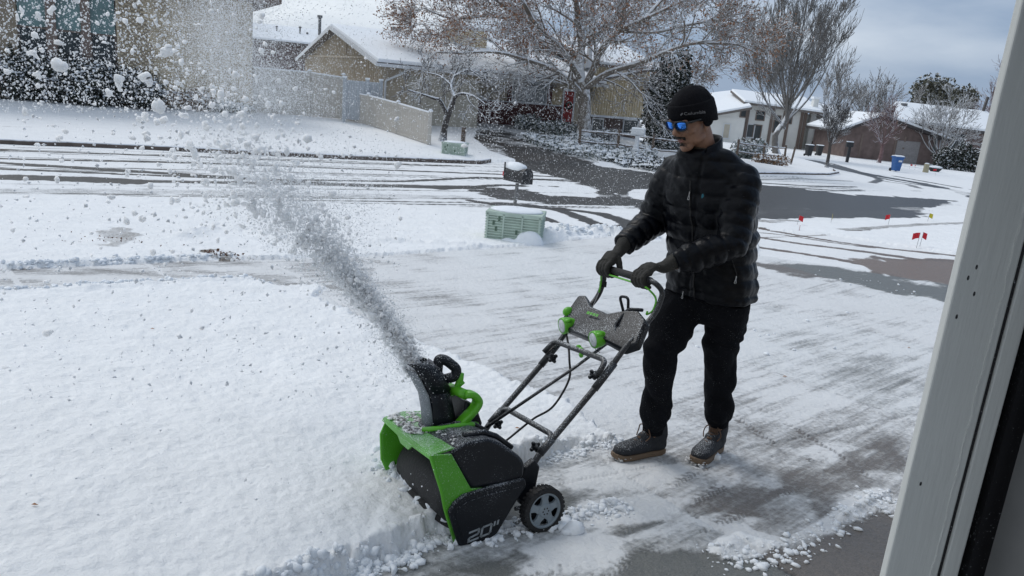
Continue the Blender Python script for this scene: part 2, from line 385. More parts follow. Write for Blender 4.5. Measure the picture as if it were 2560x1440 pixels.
# ---------------------------------------------------------------- ground
def ground_material():
    m = bpy.data.materials.new('snowy_ground'); m.use_nodes = True; nt = m.node_tree; N = nt.nodes; L = nt.links; b = N['Principled BSDF']
    def nd(t, **k):
        n = N.new(t)
        for a, c in k.items(): setattr(n, a, c)
        return n
    def math_(op, a, c, d=None):
        n = nd('ShaderNodeMath', operation=op)
        for i, q in enumerate((a, c, d)):
            if q is None: continue
            if isinstance(q, (int, float)): n.inputs[i].default_value = q
            else: L.new(q, n.inputs[i])
        return n.outputs[0]
    tc = nd('ShaderNodeTexCoord'); pos = tc.outputs['Object']
    ac = nd('ShaderNodeAttribute', attribute_name='cover'); ab = nd('ShaderNodeAttribute', attribute_name='base'); ast = nd('ShaderNodeAttribute', attribute_name='streak')
    rot = nd('ShaderNodeMapping'); rot.vector_type = 'TEXTURE'; rot.inputs['Rotation'].default_value = (0, 0, STREAK_ANG); rot.inputs['Scale'].default_value = (20.0, 1, 1); L.new(pos, rot.inputs[0])
    ns = nd('ShaderNodeTexNoise'); ns.inputs['Scale'].default_value = 11; ns.inputs['Detail'].default_value = 9; ns.inputs['Roughness'].default_value = .68; L.new(rot.outputs[0], ns.inputs['Vector'])
    nf = nd('ShaderNodeTexNoise'); nf.inputs['Scale'].default_value = 32; nf.inputs['Detail'].default_value = 9; nf.inputs['Roughness'].default_value = .68; L.new(pos, nf.inputs['Vector'])
    nl = nd('ShaderNodeTexNoise'); nl.inputs['Scale'].default_value = 2.4; nl.inputs['Detail'].default_value = 5; L.new(pos, nl.inputs['Vector'])
    s1 = math_('SUBTRACT', ns.outputs[0], .5); s1 = math_('MULTIPLY', s1, ast.outputs['Fac']); s1 = math_('MULTIPLY', s1, 2.0)
    f1 = math_('SUBTRACT', nf.outputs[0], .5); f1 = math_('MULTIPLY', f1, .75)
    l1 = math_('SUBTRACT', nl.outputs[0], .5); l1 = math_('MULTIPLY', l1, .45)
    t = math_('ADD', ac.outputs['Fac'], s1); t = math_('ADD', t, f1); t = math_('ADD', t, l1)
    mr = nd('ShaderNodeMapRange', interpolation_type='SMOOTHSTEP'); mr.inputs['From Min'].default_value = .27; mr.inputs['From Max'].default_value = .84; L.new(t, mr.inputs[0])
    # wet grain of the bare surface
    ng = nd('ShaderNodeTexNoise'); ng.inputs['Scale'].default_value = 160; ng.inputs['Detail'].default_value = 3; L.new(pos, ng.inputs['Vector'])
    gr = nd('ShaderNodeMapRange'); gr.inputs['From Min'].default_value = .3; gr.inputs['From Max'].default_value = .7; gr.inputs['To Min'].default_value = .72; gr.inputs['To Max'].default_value = 1.3; L.new(ng.outputs[0], gr.inputs[0])
    hs = nd('ShaderNodeHueSaturation'); L.new(ab.outputs['Color'], hs.inputs['Color']); L.new(gr.outputs[0], hs.inputs['Value'])
    sn = nd('ShaderNodeValToRGB'); sn.color_ramp.elements[0].position = .3; sn.color_ramp.elements[0].color = (.83, .845, .855, 1); sn.color_ramp.elements[1].position = .7; sn.color_ramp.elements[1].color = (.88, .895, .905, 1); L.new(nl.outputs[0], sn.inputs[0])
    # thin slush and ice keeps some of the ground's tone
    film = math_('MULTIPLY_ADD', ast.outputs['Fac'], -.38, 1.0); fm = math_('MULTIPLY', mr.outputs[0], film)
    mx = nd('ShaderNodeMixRGB'); L.new(fm, mx.inputs[0]); L.new(hs.outputs[0], mx.inputs[1]); L.new(sn.outputs[0], mx.inputs[2]); L.new(mx.outputs[0], b.inputs['Base Color'])
    rr = nd('ShaderNodeMapRange'); rr.inputs['To Min'].default_value = .38; rr.inputs['To Max'].default_value = .85; fr = math_('MULTIPLY', fm, film); L.new(fr, rr.inputs[0]); L.new(rr.outputs[0], b.inputs['Roughness'])
    b.inputs['Specular IOR Level'].default_value = .35
    nb = nd('ShaderNodeTexNoise'); nb.inputs['Scale'].default_value = 38; nb.inputs['Detail'].default_value = 7; nb.inputs['Roughness'].default_value = .65; L.new(pos, nb.inputs['Vector'])
    n16 = nd('ShaderNodeTexNoise'); n16.inputs['Scale'].default_value = 15; n16.inputs['Detail'].default_value = 4; L.new(pos, n16.inputs['Vector'])
    h = math_('MULTIPLY', nb.outputs[0], .55); h = math_('MULTIPLY_ADD', n16.outputs[0], .8, h); h = math_('MULTIPLY_ADD', mr.outputs[0], .9, h)
    bp = nd('ShaderNodeBump'); bp.inputs['Strength'].default_value = .8; bp.inputs['Distance'].default_value = .024; L.new(h, bp.inputs['Height']); L.new(bp.outputs[0], b.inputs['Normal'])
    return m
_a = G(1150, 735); _b = G(1500, 700)
STREAK_ANG = math.atan2(_b[1] - _a[1], _b[0] - _a[0])
M['ground'] = ground_material()

def pxpoly(pts): return np.array([G(*p)[:2] for p in pts])
def inside(poly, X, Y):
    r = np.zeros(X.shape, bool); n = len(poly)
    for i in range(n):
        x1, y1 = poly[i]; x2, y2 = poly[(i + 1) % n]
        if y1 == y2: continue
        c = ((y1 > Y) != (y2 > Y)) & (X < (x2 - x1) * (Y - y1) / (y2 - y1) + x1); r ^= c
    return r
def dline(pts, X, Y, closed=False):
    d = np.full(X.shape, 1e9); P_ = list(pts) + ([pts[0]] if closed else [])
    for a, b in zip(P_[:-1], P_[1:]):
        ab = np.array(b) - np.array(a); l = max((ab ** 2).sum(), 1e-9)
        t = np.clip(((X - a[0]) * ab[0] + (Y - a[1]) * ab[1]) / l, 0, 1)
        d = np.minimum(d, np.hypot(X - a[0] - t * ab[0], Y - a[1] - t * ab[1]))
    return d
def sdist(poly, X, Y):      # positive inside
    d = dline(poly, X, Y, True); return np.where(inside(poly, X, Y), d, -d)
def dense(pts, step=60):
    out = []
    for a, b in zip(pts[:-1], pts[1:]):
        n = max(1, int(math.hypot(b[0] - a[0], b[1] - a[1]) / step))
        out += [(a[0] + (b[0] - a[0]) * i / n, a[1] + (b[1] - a[1]) * i / n) for i in range(n)]
    return out + [pts[-1]]

FARKERB = dense([(-420, 340), (0, 358), (300, 369), (600, 384), (900, 398), (1200, 409), (1226, 404)])
ISLKERB = dense([(1700, 434), (1900, 437), (2070, 439), (2096, 434), (2088, 428)])
farkerb = pxpoly(FARKERB); islkerb = pxpoly(ISLKERB)
PL = {}
PL['street'] = pxpoly(dense([(-420, 332), (0, 351), (600, 377), (1210, 403), (1240, 404), (1292, 402), (1420, 398), (1500, 408), (1640, 428), (1900, 439), (2070, 441), (2100, 436), (2060, 412), (2000, 396), (1960, 388), (1990, 380), (2110, 398), (2240, 424), (2420, 446), (2760, 470), (2760, 524), (2400, 540), (2250, 549), (2100, 556), (1900, 552), (1560, 582), (1400, 562), (1250, 538), (1000, 515), (600, 500), (0, 490), (-420, 480), (-420, 332)]))
PL['ndrive'] = pxpoly(dense([(1292, 403), (1225, 378), (1185, 345), (1192, 324), (1260, 326), (1330, 345), (1440, 375), (1500, 408), (1420, 398), (1292, 403)]))
PL['walk'] = pxpoly(dense([(-500, 700), (0, 676), (200, 667), (460, 655), (790, 646), (960, 640), (900, 735), (812, 721), (690, 718), (625, 701), (437, 706), (208, 719), (0, 731), (-500, 770)]))
PL['drive'] = np.array([tuple(G(*p)[:2]) for p in dense([(790, 744), (820, 722), (900, 700), (880, 650), (960, 640), (1215, 622), (1360, 612), (1420, 602), (1560, 590), (1700, 602), (1900, 640), (2100, 668), (2420, 720), (2700, 760)])] + [(6.0, 1.2), (-1.5, 1.2)] + [tuple(G(*p)[:2]) for p in dense([(-60, 1620), (500, 1600), (640, 1535), (760, 1492), (900, 1444), (1010, 1398), (1090, 1354), (1150, 1345), (1260, 1180), (1330, 1160), (1400, 1140), (1545, 1108), (1500, 1075), (1420, 1020), (1250, 945), (1130, 890), (1000, 840), (880, 785)])])
PL['brown'] = pxpoly(dense([(2110, 645), (2390, 655), (2700, 680), (2700, 770), (2360, 714), (2190, 680)]))
PL['rightdrive'] = pxpoly(dense([(1890, 572), (2080, 590), (2250, 616), (2420, 642), (2700, 680), (2700, 770), (2420, 720), (2100, 668), (1900, 640)]))
UNCUT = PL['drive']

def soft(sd, w): return ss(-w, w, sd)
# (points, half width m, darkness, softness m)
TRACKS = [
 ([(-300, 362), (0, 374), (500, 391), (900, 407), (1150, 414)], .12, .75), ([(-300, 386), (0, 395), (500, 406), (900, 421), (1300, 436), (1500, 446)], .13, .85),
 ([(-300, 396), (0, 405), (375, 429), (583, 442), (900, 462), (1250, 470)], .14, .9), ([(-300, 412), (0, 420), (300, 433), (625, 446), (1000, 452)], .10, .8),
 ([(-300, 436), (0, 441), (180, 445), (330, 452)], .26, 1.1), ([(300, 450), (625, 455), (900, 460), (1200, 466)], .16, .6),
 ([(-300, 470), (0, 476), (400, 478), (800, 486), (1150, 492)], .28, .25),
 ([(1000, 452), (1200, 442), (1350, 447), (1500, 456)], .10, .8), ([(1100, 470), (1250, 461), (1400, 466), (1560, 474)], .12, .9),
 ([(1180, 500), (1230, 508), (1284, 519), (1350, 540), (1428, 568)], .10, .85), ([(1250, 508), (1330, 513), (1409, 526), (1460, 545), (1520, 570)], .15, 1.0),
 ([(1400, 520), (1500, 532), (1560, 552), (1620, 585)], .16, 1.0),
 ([(1540, 462), (1514, 478), (1520, 495), (1535, 500)], .22, 1.1), ([(1580, 462), (1552, 476), (1562, 495), (1610, 515), (1650, 540)], .16, 1.1),
 ([(1900, 447), (2000, 446), (2130, 452)], .1, .6), ([(1900, 456), (2030, 464), (2200, 468)], .16, .7), ([(1900, 464), (2100, 475), (2300, 476)], .12, .6),
 ([(2030, 400), (2120, 425), (2200, 440), (2290, 455), (2400, 478), (2470, 500)], .45, 1.05), ([(2080, 416), (2170, 438), (2240, 452), (2330, 466)], .22, .7),
 ([(2000, 396), (2080, 408), (2160, 432), (2200, 448), (2180, 456)], .16, .6), ([(2240, 440), (2330, 456), (2420, 472)], .2, .8), ([(2210, 452), (2270, 460), (2300, 470), (2290, 478)], .2, .5),
 ([(1900, 572), (2000, 590), (2100, 606), (2200, 620), (2390, 640), (2560, 658)], .07, 1.0), ([(1890, 593), (2000, 610), (2100, 622), (2190, 634), (2300, 650)], .08, 1.0),
 ([(1880, 580), (1960, 588), (2080, 607), (2180, 620)], .05, .8), ([(1890, 618), (2000, 634), (2100, 650), (2190, 668)], .07, 1.0),
 ([(2110, 578), (2200, 572), (2300, 565), (2420, 560), (2560, 556)], .16, .9), ([(2060, 584), (2160, 580), (2260, 578)], .08, .5), ([(2250, 590), (2330, 585), (2420, 580)], .08, .45),
 ([(1700, 594), (1900, 595), (2020, 590), (2110, 586)], .05, .5),
 ([(1180, 345), (1250, 360), (1320, 378), (1400, 392)], .2, .7), ([(2180, 390), (2300, 400)], .1, .3),
 ([(0, 318), (70, 320)], .1, .8), ([(140, 320), (190, 321)], .1, .7), ([(330, 331), (370, 332)], .08, .5),
]
WHITES = [
 ([(1290, 404), (1345, 428), (1400, 440), (1440, 436)], .0, .0),
]
DARKPOLY = [
 ([(1262, 366), (1340, 372), (1420, 392), (1500, 415), (1640, 432), (1680, 440), (1640, 470), (1500, 474), (1450, 455), (1350, 432), (1290, 412)], 1.25),
 ([(1360, 485), (1520, 495), (1680, 500), (1660, 512), (1500, 512), (1380, 508), (1240, 492), (1180, 474), (1300, 470)], 1.0),
 ([(1880, 459), (2010, 472), (2130, 486), (2260, 492), (2390, 500), (2330, 520), (2290, 540), (2200, 544), (2050, 543), (1880, 545), (1700, 560), (1600, 545), (1640, 500)], 1.25),
 ([(1470, 568), (1560, 562), (1680, 560), (1700, 585), (1560, 582), (1530, 579)], 1.0), ([(1880, 550), (1960, 548), (2020, 552), (1960, 560), (1880, 562)], .9),
 ([(2110, 645), (2390, 655), (2700, 680), (2700, 780), (2360, 712), (2230, 695), (2190, 672)], 1.3),
 ([(1890, 660), (2050, 668), (2150, 680), (2360, 718), (2500, 748), (2500, 780), (2355, 752), (2200, 722), (2050, 695), (1890, 672)], .85),
 ([(220, 592), (300, 576), (345, 598), (350, 612), (300, 628), (250, 625)], .82), ([(430, 622), (500, 592), (580, 577), (560, 598), (490, 640), (450, 650), (400, 646)], .55),
 ([(500, 636), (540, 630), (585, 640), (575, 652), (520, 652)], .95),
 ([(1920, 1395), (2010, 1375), (2120, 1330), (2210, 1300), (2400, 1300), (2400, 1500), (1700, 1500), (1680, 1430), (1740, 1400), (1850, 1398)], 1.1),
 ([(1690, 1260), (1860, 1215), (1960, 1230), (1900, 1290), (1740, 1300)], .28), ([(1960, 1180), (2140, 1170), (2190, 1220), (2060, 1250), (1950, 1230)], .30),
 ([(2020, 1260), (2130, 1240), (2140, 1265), (2050, 1300)], .3), ([(1480, 1330), (1660, 1300), (1670, 1310), (1560, 1335)], .45), ([(1240, 1330), (1380, 1330), (1420, 1290), (1300, 1180)], .45),
 ([(1120, 1345), (1300, 1350), (1330, 1320), (1450, 1300), (1400, 1260), (1460, 1230), (1300, 1250)], .30),
 ([(960, 1400), (1040, 1380), (1080, 1410), (1000, 1440)], .5), ([(2050, 1180), (2240, 1100), (2240, 1180)], .3), ([(1960, 1060), (2250, 1090), (2240, 1240), (1960, 1150)], .06),
 ([(1150, 1430), (1290, 1380), (1350, 1400), (1260, 1450)], .4), ([(1560, 1420), (1700, 1380), (1740, 1400), (1740, 1500), (1560, 1500)], .4),
 ([(1185, 335), (1260, 350), (1200, 352)], .4),
]
WHITEPOLY = [
 ([(1895, 512), (1980, 510), (2030, 520), (2075, 530), (1895, 534), (1700, 530), (1700, 515)], .62),
 ([(1330, 464), (1460, 463), (1530, 470), (1500, 478), (1340, 476)], .9), ([(1350, 482), (1450, 484), (1610, 484), (1620, 492), (1480, 491)], .75),
 ([(1440, 513), (1560, 514), (1640, 520), (1560, 518)], .5),
 ([(2120, 460), (2300, 470), (2420, 470), (2440, 488), (2260, 488), (2160, 476)], .8), ([(2220, 514), (2330, 516), (2460, 505), (2460, 530), (2300, 532)], .8), ([(1630, 488), (1700, 490), (1690, 497)], .8),
 ([(1330, 1010), (1560, 1000), (1600, 1090), (1400, 1130), (1250, 1060)], .1),
 ([(1440, 1180), (1600, 1150), (1740, 1170), (1640, 1220), (1450, 1240)], .30), ([(1360, 1290), (1600, 1240), (1700, 1250), (1660, 1290), (1400, 1330)], .35),
 ([(1780, 1360), (1850, 1325), (1960, 1355), (1880, 1400), (1800, 1402)], .8), ([(1700, 1300), (1830, 1280), (1900, 1300), (1820, 1340)], .3),
 ([(2110, 1245), (2190, 1225), (2215, 1260), (2120, 1330), (1990, 1380), (1960, 1370), (2080, 1300)], .6), ([(1270, 328), (1330, 352), (1440, 375), (1470, 390), (1370, 372)], .5),
 ([(1200, 1390), (1500, 1330), (1560, 1420), (1300, 1440)], .25),
 ([(760, 1410), (960, 1360), (1100, 1345), (1080, 1375), (900, 1440), (760, 1460)], .35), ([(1980, 1130), (2100, 1110), (2180, 1130), (2080, 1160)], .2),
]

def build_ground():
    # polar sheet: fine where the picture looks, coarse elsewhere
    a_in = np.linspace(-37.5, 37.5, 780); a_out1 = np.linspace(-180, -37.8, 60); a_out2 = np.linspace(37.8, 180, 60)[:-1]
    A = np.radians(np.concatenate([a_out1, a_in, a_out2])); r = [.35]
    while r[-1] < 110: r.append(r[-1] * (1.0052 if 1.9 < r[-1] < 60 else 1.03))
    while r[-1] < 900: r.append(r[-1] * 1.15)
    Rr = np.array(r); AA, RR = np.meshgrid(A, Rr); X = RR * np.sin(AA); Y = RR * np.cos(AA); Z = gh(X, Y)
    sh = X.shape; inv = (np.abs(AA) < math.radians(39)) & (RR < 120)
    cover = np.full(sh, 1.45); streak = np.full(sh, .05); base = np.zeros(sh + (3,)); base[:] = (.11, .09, .07)
    zone = np.zeros(sh, int)      # 0 lawn/snow ground
    sd = {}
    for k in PL:
        q = np.full(sh, -50.); xs = X[inv]; ys = Y[inv]; q[inv] = sdist(PL[k], xs, ys); sd[k] = q
    n_low = fbm(X * .9, Y * .9, 4, 3); n_mid = fbm(X * 5, Y * 5, 4, 5); n_hi = fbm(X * 22, Y * 22, 3, 9)
    wob = (fbm(X * 2.5, Y * 2.5, 4, 11) - .5)
    # street
    st = sd['street'] > 0; zone[st] = 1; base[st] = (.05, .05, .05); cover = np.where(st, .93, cover); streak = np.where(st, .12, streak)
    nd_ = sd['ndrive'] > 0; zone[nd_] = 2; base[nd_] = (.06, .055, .052); cover = np.where(nd_, .50 + (fbm(X * .8, Y * 1.6, 4, 61) - .5) * 1.3, cover); streak = np.where(nd_, .25, streak)
    rd = sd['rightdrive'] > 0; zone[rd] = 5; base[rd] = (.15, .115, .095); cover = np.where(rd, 1.02, cover); streak = np.where(rd, .2, streak)
    dr = sd['drive'] > 0; zone[dr] = 4; base[dr] = (.175, .165, .155); streak = np.where(dr, .55, streak)
    ydist = np.clip((Y - 2.2) / 4.5, 0, 1)
    rightside = ss(1.2, 2.6, X - (Y - 3.4) * .35)
    cdr = .64 + .20 * ydist - .07 * rightside * (1 - ss(5, 9, Y)) + (fbm(X * 1.4, Y * 1.4, 4, 21) - .5) * .45
    cover = np.where(dr, cdr, cover)
    wk = sd['walk'] > 0; zone[wk] = 3; base[wk] = (.17, .155, .145); cover = np.where(wk, .74 + (fbm(X * 1.1, Y * 3, 3, 41) - .5) * .7, cover); streak = np.where(wk, .6, streak)
    cdist = lambda pts: pxpoly(dense(pts, 40))
    xs, ys = X[inv], Y[inv]; cv = cover[inv]; zi = zone[inv]; fine = wob[inv]; mid = n_mid[inv] - .5
    for pts, hw, dk in TRACKS:
        hw *= 1.25
        d = dline(cdist(pts), xs, ys) + mid * hw * .9; cv = cv - dk * (1 - ss(hw * .6, hw * 1.35, d))
    for pts, dk in DARKPOLY:
        pl = pxpoly(dense(pts + [pts[0]], 60)); size = math.sqrt(np.ptp(pl[:, 0]) * np.ptp(pl[:, 1]) + .01); w = min(.32, size * .16)
        cv = cv - dk * soft(sdist(pl, xs, ys) + fine * w * 2.2 + mid * w, w * .55)
    for pts, wt in WHITEPOLY:
        pl = pxpoly(dense(pts + [pts[0]], 60)); size = math.sqrt(np.ptp(pl[:, 0]) * np.ptp(pl[:, 1]) + .01); w = min(.3, size * .16)
        cv = cv + wt * soft(sdist(pl, xs, ys) + fine * w * 2.2 + mid * w, w * .55)
    cover[inv] = cv
    # many fine parallel tyre streaks on the street
    uu = xs * E2[0] + ys * E2[1]; vv = xs * E1[0] + ys * E1[1]; rg = np.random.default_rng(12); streetm = (zi == 1)
    for k in range(34):
        u0 = rg.uniform(15.2, 24.6); wv = rg.uniform(.025, .07); dkk = rg.uniform(.2, .6); wobb = .25 * np.sin(vv * rg.uniform(.05, .12) + rg.uniform(0, 6)); br = ss(.38, .55, vnoise(vv * .35 + k * 13.7, vv * 0 + k, k))
        cover[inv] = cover[inv] - np.where(streetm & (vv < 26), dkk * br * (1 - ss(wv * .5, wv * 1.4, np.abs(uu - u0 - wobb))), 0)
    base[inv] = np.where(((sd['brown'][inv] > 0))[:, None], (.19, .145, .12), base[inv])
    # tread prints pressed into the slush round the feet and behind the wheels
    for pts, per, hw in [([(1300, 1440), (1420, 1390), (1600, 1300), (1760, 1240), (1800, 1220)], .028, .035), ([(1900, 1020), (2000, 1080), (2110, 1150), (2180, 1200)], .026, .025), ([(1830, 1040), (1930, 1110), (2020, 1150)], .03, .03),
                         ([(1500, 1440), (1640, 1370), (1840, 1290), (2000, 1210)], .03, .035), ([(1990, 1440), (2100, 1350), (2220, 1260)], .03, .03), ([(1480, 1260), (1620, 1245), (1760, 1170)], .03, .03), ([(1360, 1420), (1440, 1375)], .05, .06)]:
        pl = cdist(pts); d = dline(pl, xs, ys); s = (xs * math.cos(.5) + ys * math.sin(.5))
        tr = (1 - ss(hw * .8, hw * 1.2, d)) * (np.sin(2 * math.pi * (s + d * .6) / per) > .0) * ss(.42, .6, fbm(xs * 5, ys * 5, 3, 77))
        cover[inv] = cover[inv] - tr * .26
    # thickness of the lying snow
    deep = np.minimum.reduce([-sd['drive'], -sd['walk'], -sd['street'], -sd['rightdrive'], -sd['ndrive']])
    jag = (n_mid - .5) * .15 + (n_hi - .5) * .10
    nearm = 1 - ss(12, 26, Y)
    dfac = (1 - .68 * ss(.1, .62, X) * (1 - ss(3.6, 4.6, Y))) * (1 - .62 * ss(3.4, 5.2, RR)); edge = np.exp(-((deep - .05) / .05) ** 2)
    lay = np.where(zone == 0, .095 * dfac * (ss(0, .05, deep + jag * .7) + .45 * edge * (n_mid * 1.6 + n_hi - 1.0)) * nearm + .03 * (1 - nearm), 0)
    lay += np.where(zone == 0, (n_low - .5) * .035 * nearm + (n_mid - .5) * .03 * nearm * ss(0, .3, deep) + (n_hi - .5) * .017 * nearm, 0)
    thin = np.clip(cover - .3, 0, .8)
    lay += np.where(zone > 0, thin * .012 * (.4 + n_hi) * nearm + (n_mid - .5) * .004 * nearm * thin, 0)
    # thrown up ridges and lumps
    for pts, hw, hh in [([(1365, 600), (1420, 588), (1500, 586), (1560, 592), (1620, 600)], .28, .17), ([(900, 605), (1050, 612), (1200, 620)], .2, .06), ([(800, 1470), (960, 1412), (1080, 1350), (1120, 1320)], .03, .02),
                        ([(1310, 1160), (1400, 1140), (1540, 1105)], .06, .012), ([(960, 1180), (1040, 1240), (1110, 1290)], .09, .06),
                        ([(240, 560), (330, 565)], .12, .03), ([(0, 668), (200, 660), (460, 648), (560, 640)], .1, .035), ([(140, 738), (437, 714), (620, 706)], .1, .03), ([(460, 600), (540, 575), (640, 590), (760, 620), (860, 630)], .25, .09),
                        ([(1200, 1325), (1310, 1300), (1440, 1280), (1580, 1262)], .03, .022), ([(1790, 1380), (1850, 1350), (1930, 1370)], .07, .03), ([(2100, 1300), (2180, 1245), (2210, 1240)], .035, .03), ([(1210, 1340), (1400, 1320), (1560, 1250)], .03, .018)]:
        d = np.full(sh, 9.); d[inv] = dline(cdist(pts), xs, ys); lump = np.clip(.35 + 1.3 * (n_mid - .3) + .5 * (n_hi - .5), 0, 2)
        add = hh * (1 - ss(0, hw, d)) * lump; lay += add; cover = np.where(add > .008, np.maximum(cover, 1.0), cover); streak = np.where(add > .006, .08, streak)
    # joints of the slabs
    j0 = np.array(G(1926, 1404)[:2]); j1 = np.array(G(1990, 1442)[:2]); jd = (j1 - j0) / np.linalg.norm(j1 - j0); jn = np.array([-jd[1], jd[0]])
    a = (X - j0[0]) * jn[0] + (Y - j0[1]) * jn[1]; c = (X - j0[0]) * jd[0] + (Y - j0[1]) * jd[1] + .9
    jw = .012; per = 2.45
    gro = lambda q: np.abs((q / per) - np.round(q / per)) * per
    dd = np.minimum(gro(a), gro(c)); inj = dr & (dd < jw) & (Y < 9)
    lay = np.where(inj, lay - .006, lay); cover = np.where(inj, cover - .05, cover)
    slab = (np.floor(a / per).astype(int) * 7 + np.floor(c / per).astype(int)); br = (np.floor(a / per).astype(int) % 2 == 0)
    base[dr & br] = base[dr & br] * .0 + (.155, .14, .128); base[dr & ~br] = (.15, .155, .148); base[inj] = (.085, .08, .075)
    w0 = np.array(G(377, 667)[:2]); w1 = np.array(G(437, 704)[:2]); wd = (w1 - w0) / np.linalg.norm(w1 - w0); wnrm = np.array([-wd[1], wd[0]])
    v0 = np.array(G(27, 687)[:2]); wper = abs((v0 - w0) @ wnrm); wa = ((X - w0[0]) * wnrm[0] + (Y - w0[1]) * wnrm[1]) / wper
    jw_ = wk & (np.abs(wa - np.round(wa)) * wper < .022); cover = np.where(jw_, 1.2, cover); wslab = np.floor(wa).astype(int)
    # garage floor stays dry
    gf = (Y < 1.22); lay = np.where(gf, -.02, lay); cover = np.where(gf, -.5, cover); base[gf] = (.16, .16, .155)
    Z = Z + lay
    # kerb drop: street lies below its kerbs
    Z = np.where(zone == 1, Z - .02, Z)
    nr, nc = sh; V = np.stack([X, Y, Z], -1).reshape(-1, 3)
    i0 = (np.arange(nr - 1)[:, None] * nc + np.arange(nc)[None, :]); j1_ = np.roll(np.arange(nc), -1)
    i1 = (np.arange(nr - 1)[:, None] * nc + j1_[None, :]); F = np.stack([i0, i0 + nc, i1 + nc, i1], -1).reshape(-1, 4)
    # centre fan left open under the camera's feet is closed by a small disc
    zf = zone.reshape(-1)[F[:, 0]]; sf = slab.reshape(-1)[F[:, 0]]; wf = wslab.reshape(-1)[F[:, 0]]
    cvf = cover.reshape(-1); sf_ = streak.reshape(-1); bf = np.concatenate([base.reshape(-1, 3), np.ones((V.shape[0], 1))], 1)
    uf = (V[:, 0] * E2[0] + V[:, 1] * E2[1])[F[:, 0]]; far_ = uf > 24.5
    def piece(name, mask, parent=None):
        Fm = F[mask]
        if len(Fm) == 0: return None
        idx, invx = np.unique(Fm, return_inverse=True); o = npmesh(name, V[idx], invx.reshape(-1, 4), M['ground'], parent)
        me = o.data
        me.attributes.new('cover', 'FLOAT', 'POINT').data.foreach_set('value', cvf[idx].astype(np.float32))
        me.attributes.new('streak', 'FLOAT', 'POINT').data.foreach_set('value', sf_[idx].astype(np.float32))
        me.attributes.new('base', 'FLOAT_COLOR', 'POINT').data.foreach_set('color', bf[idx].astype(np.float32).ravel())
        return o
    tag(piece('snowy_lawn', (zf == 0) & ~far_), kind='structure'); tag(piece('far_lawn', (zf == 0) & far_), kind='structure')
    tag(piece('street', zf == 1), kind='structure'); tag(piece('neighbour_driveway', zf == 2), kind='structure'); tag(piece('side_driveway', zf == 5), kind='structure')
    dv = empty('driveway'); tag(dv, kind='structure'); 
    ids, cnt = np.unique(sf[zf == 4], return_counts=True)
    for s in ids[np.argsort(-cnt)]: piece('concrete_slab', (zf == 4) & (sf == s), dv)
    sw = empty('sidewalk'); tag(sw, kind='structure')
    for s in np.unique(wf[zf == 3]): piece('paving_slab', (zf == 3) & (wf == s), sw)
    return X, Y, Z, AA, RR
GX, GY, GZ, _, _ = build_ground()
_GA = np.degrees(np.arctan2(GX[0], GY[0])); _GR = np.hypot(GX[:, 0], GY[:, 0])
def gz(x, y):
    """height of the finished surface"""
    a = math.degrees(math.atan2(x, y)); r = math.hypot(x, y)
    j = int(np.argmin(np.abs(_GA - a))); i = int(np.argmin(np.abs(_GR - r))); return float(GZ[i, j])
def kerb(name, line, side, kind='structure'):
    """swept kerb: a 0.15 m wide stone strip standing 0.1 m over the street"""
    mb = MB(); P_ = np.array(line); n = len(P_); T_ = np.gradient(P_, axis=0); T_ /= np.linalg.norm(T_, axis=1)[:, None]; Nn = np.stack([-T_[:, 1], T_[:, 0]], 1) * side
    prof = [(-.03, -.2), (-.03, .09), (-.015, .115), (.12, .12), (.16, -.15)]; vs = []
    for i in range(n):
        z = float(gh(*P_[i]))
        for o_, h_ in prof: q = P_[i] + Nn[i] * o_; vs.append((q[0], q[1], z + h_))
    k = len(prof); fs = [(i * k + j, i * k + j + 1, (i + 1) * k + j + 1, (i + 1) * k + j) for i in range(n - 1) for j in range(k - 1)]
    fs += [tuple(range(k)), tuple((n - 1) * k + j for j in range(k))]
    mb.add(vs, fs); return tag(mb.build(name, M['kerb']), kind=kind)
kerb('kerb', farkerb, 1); kerb('island_kerb', islkerb, 1)
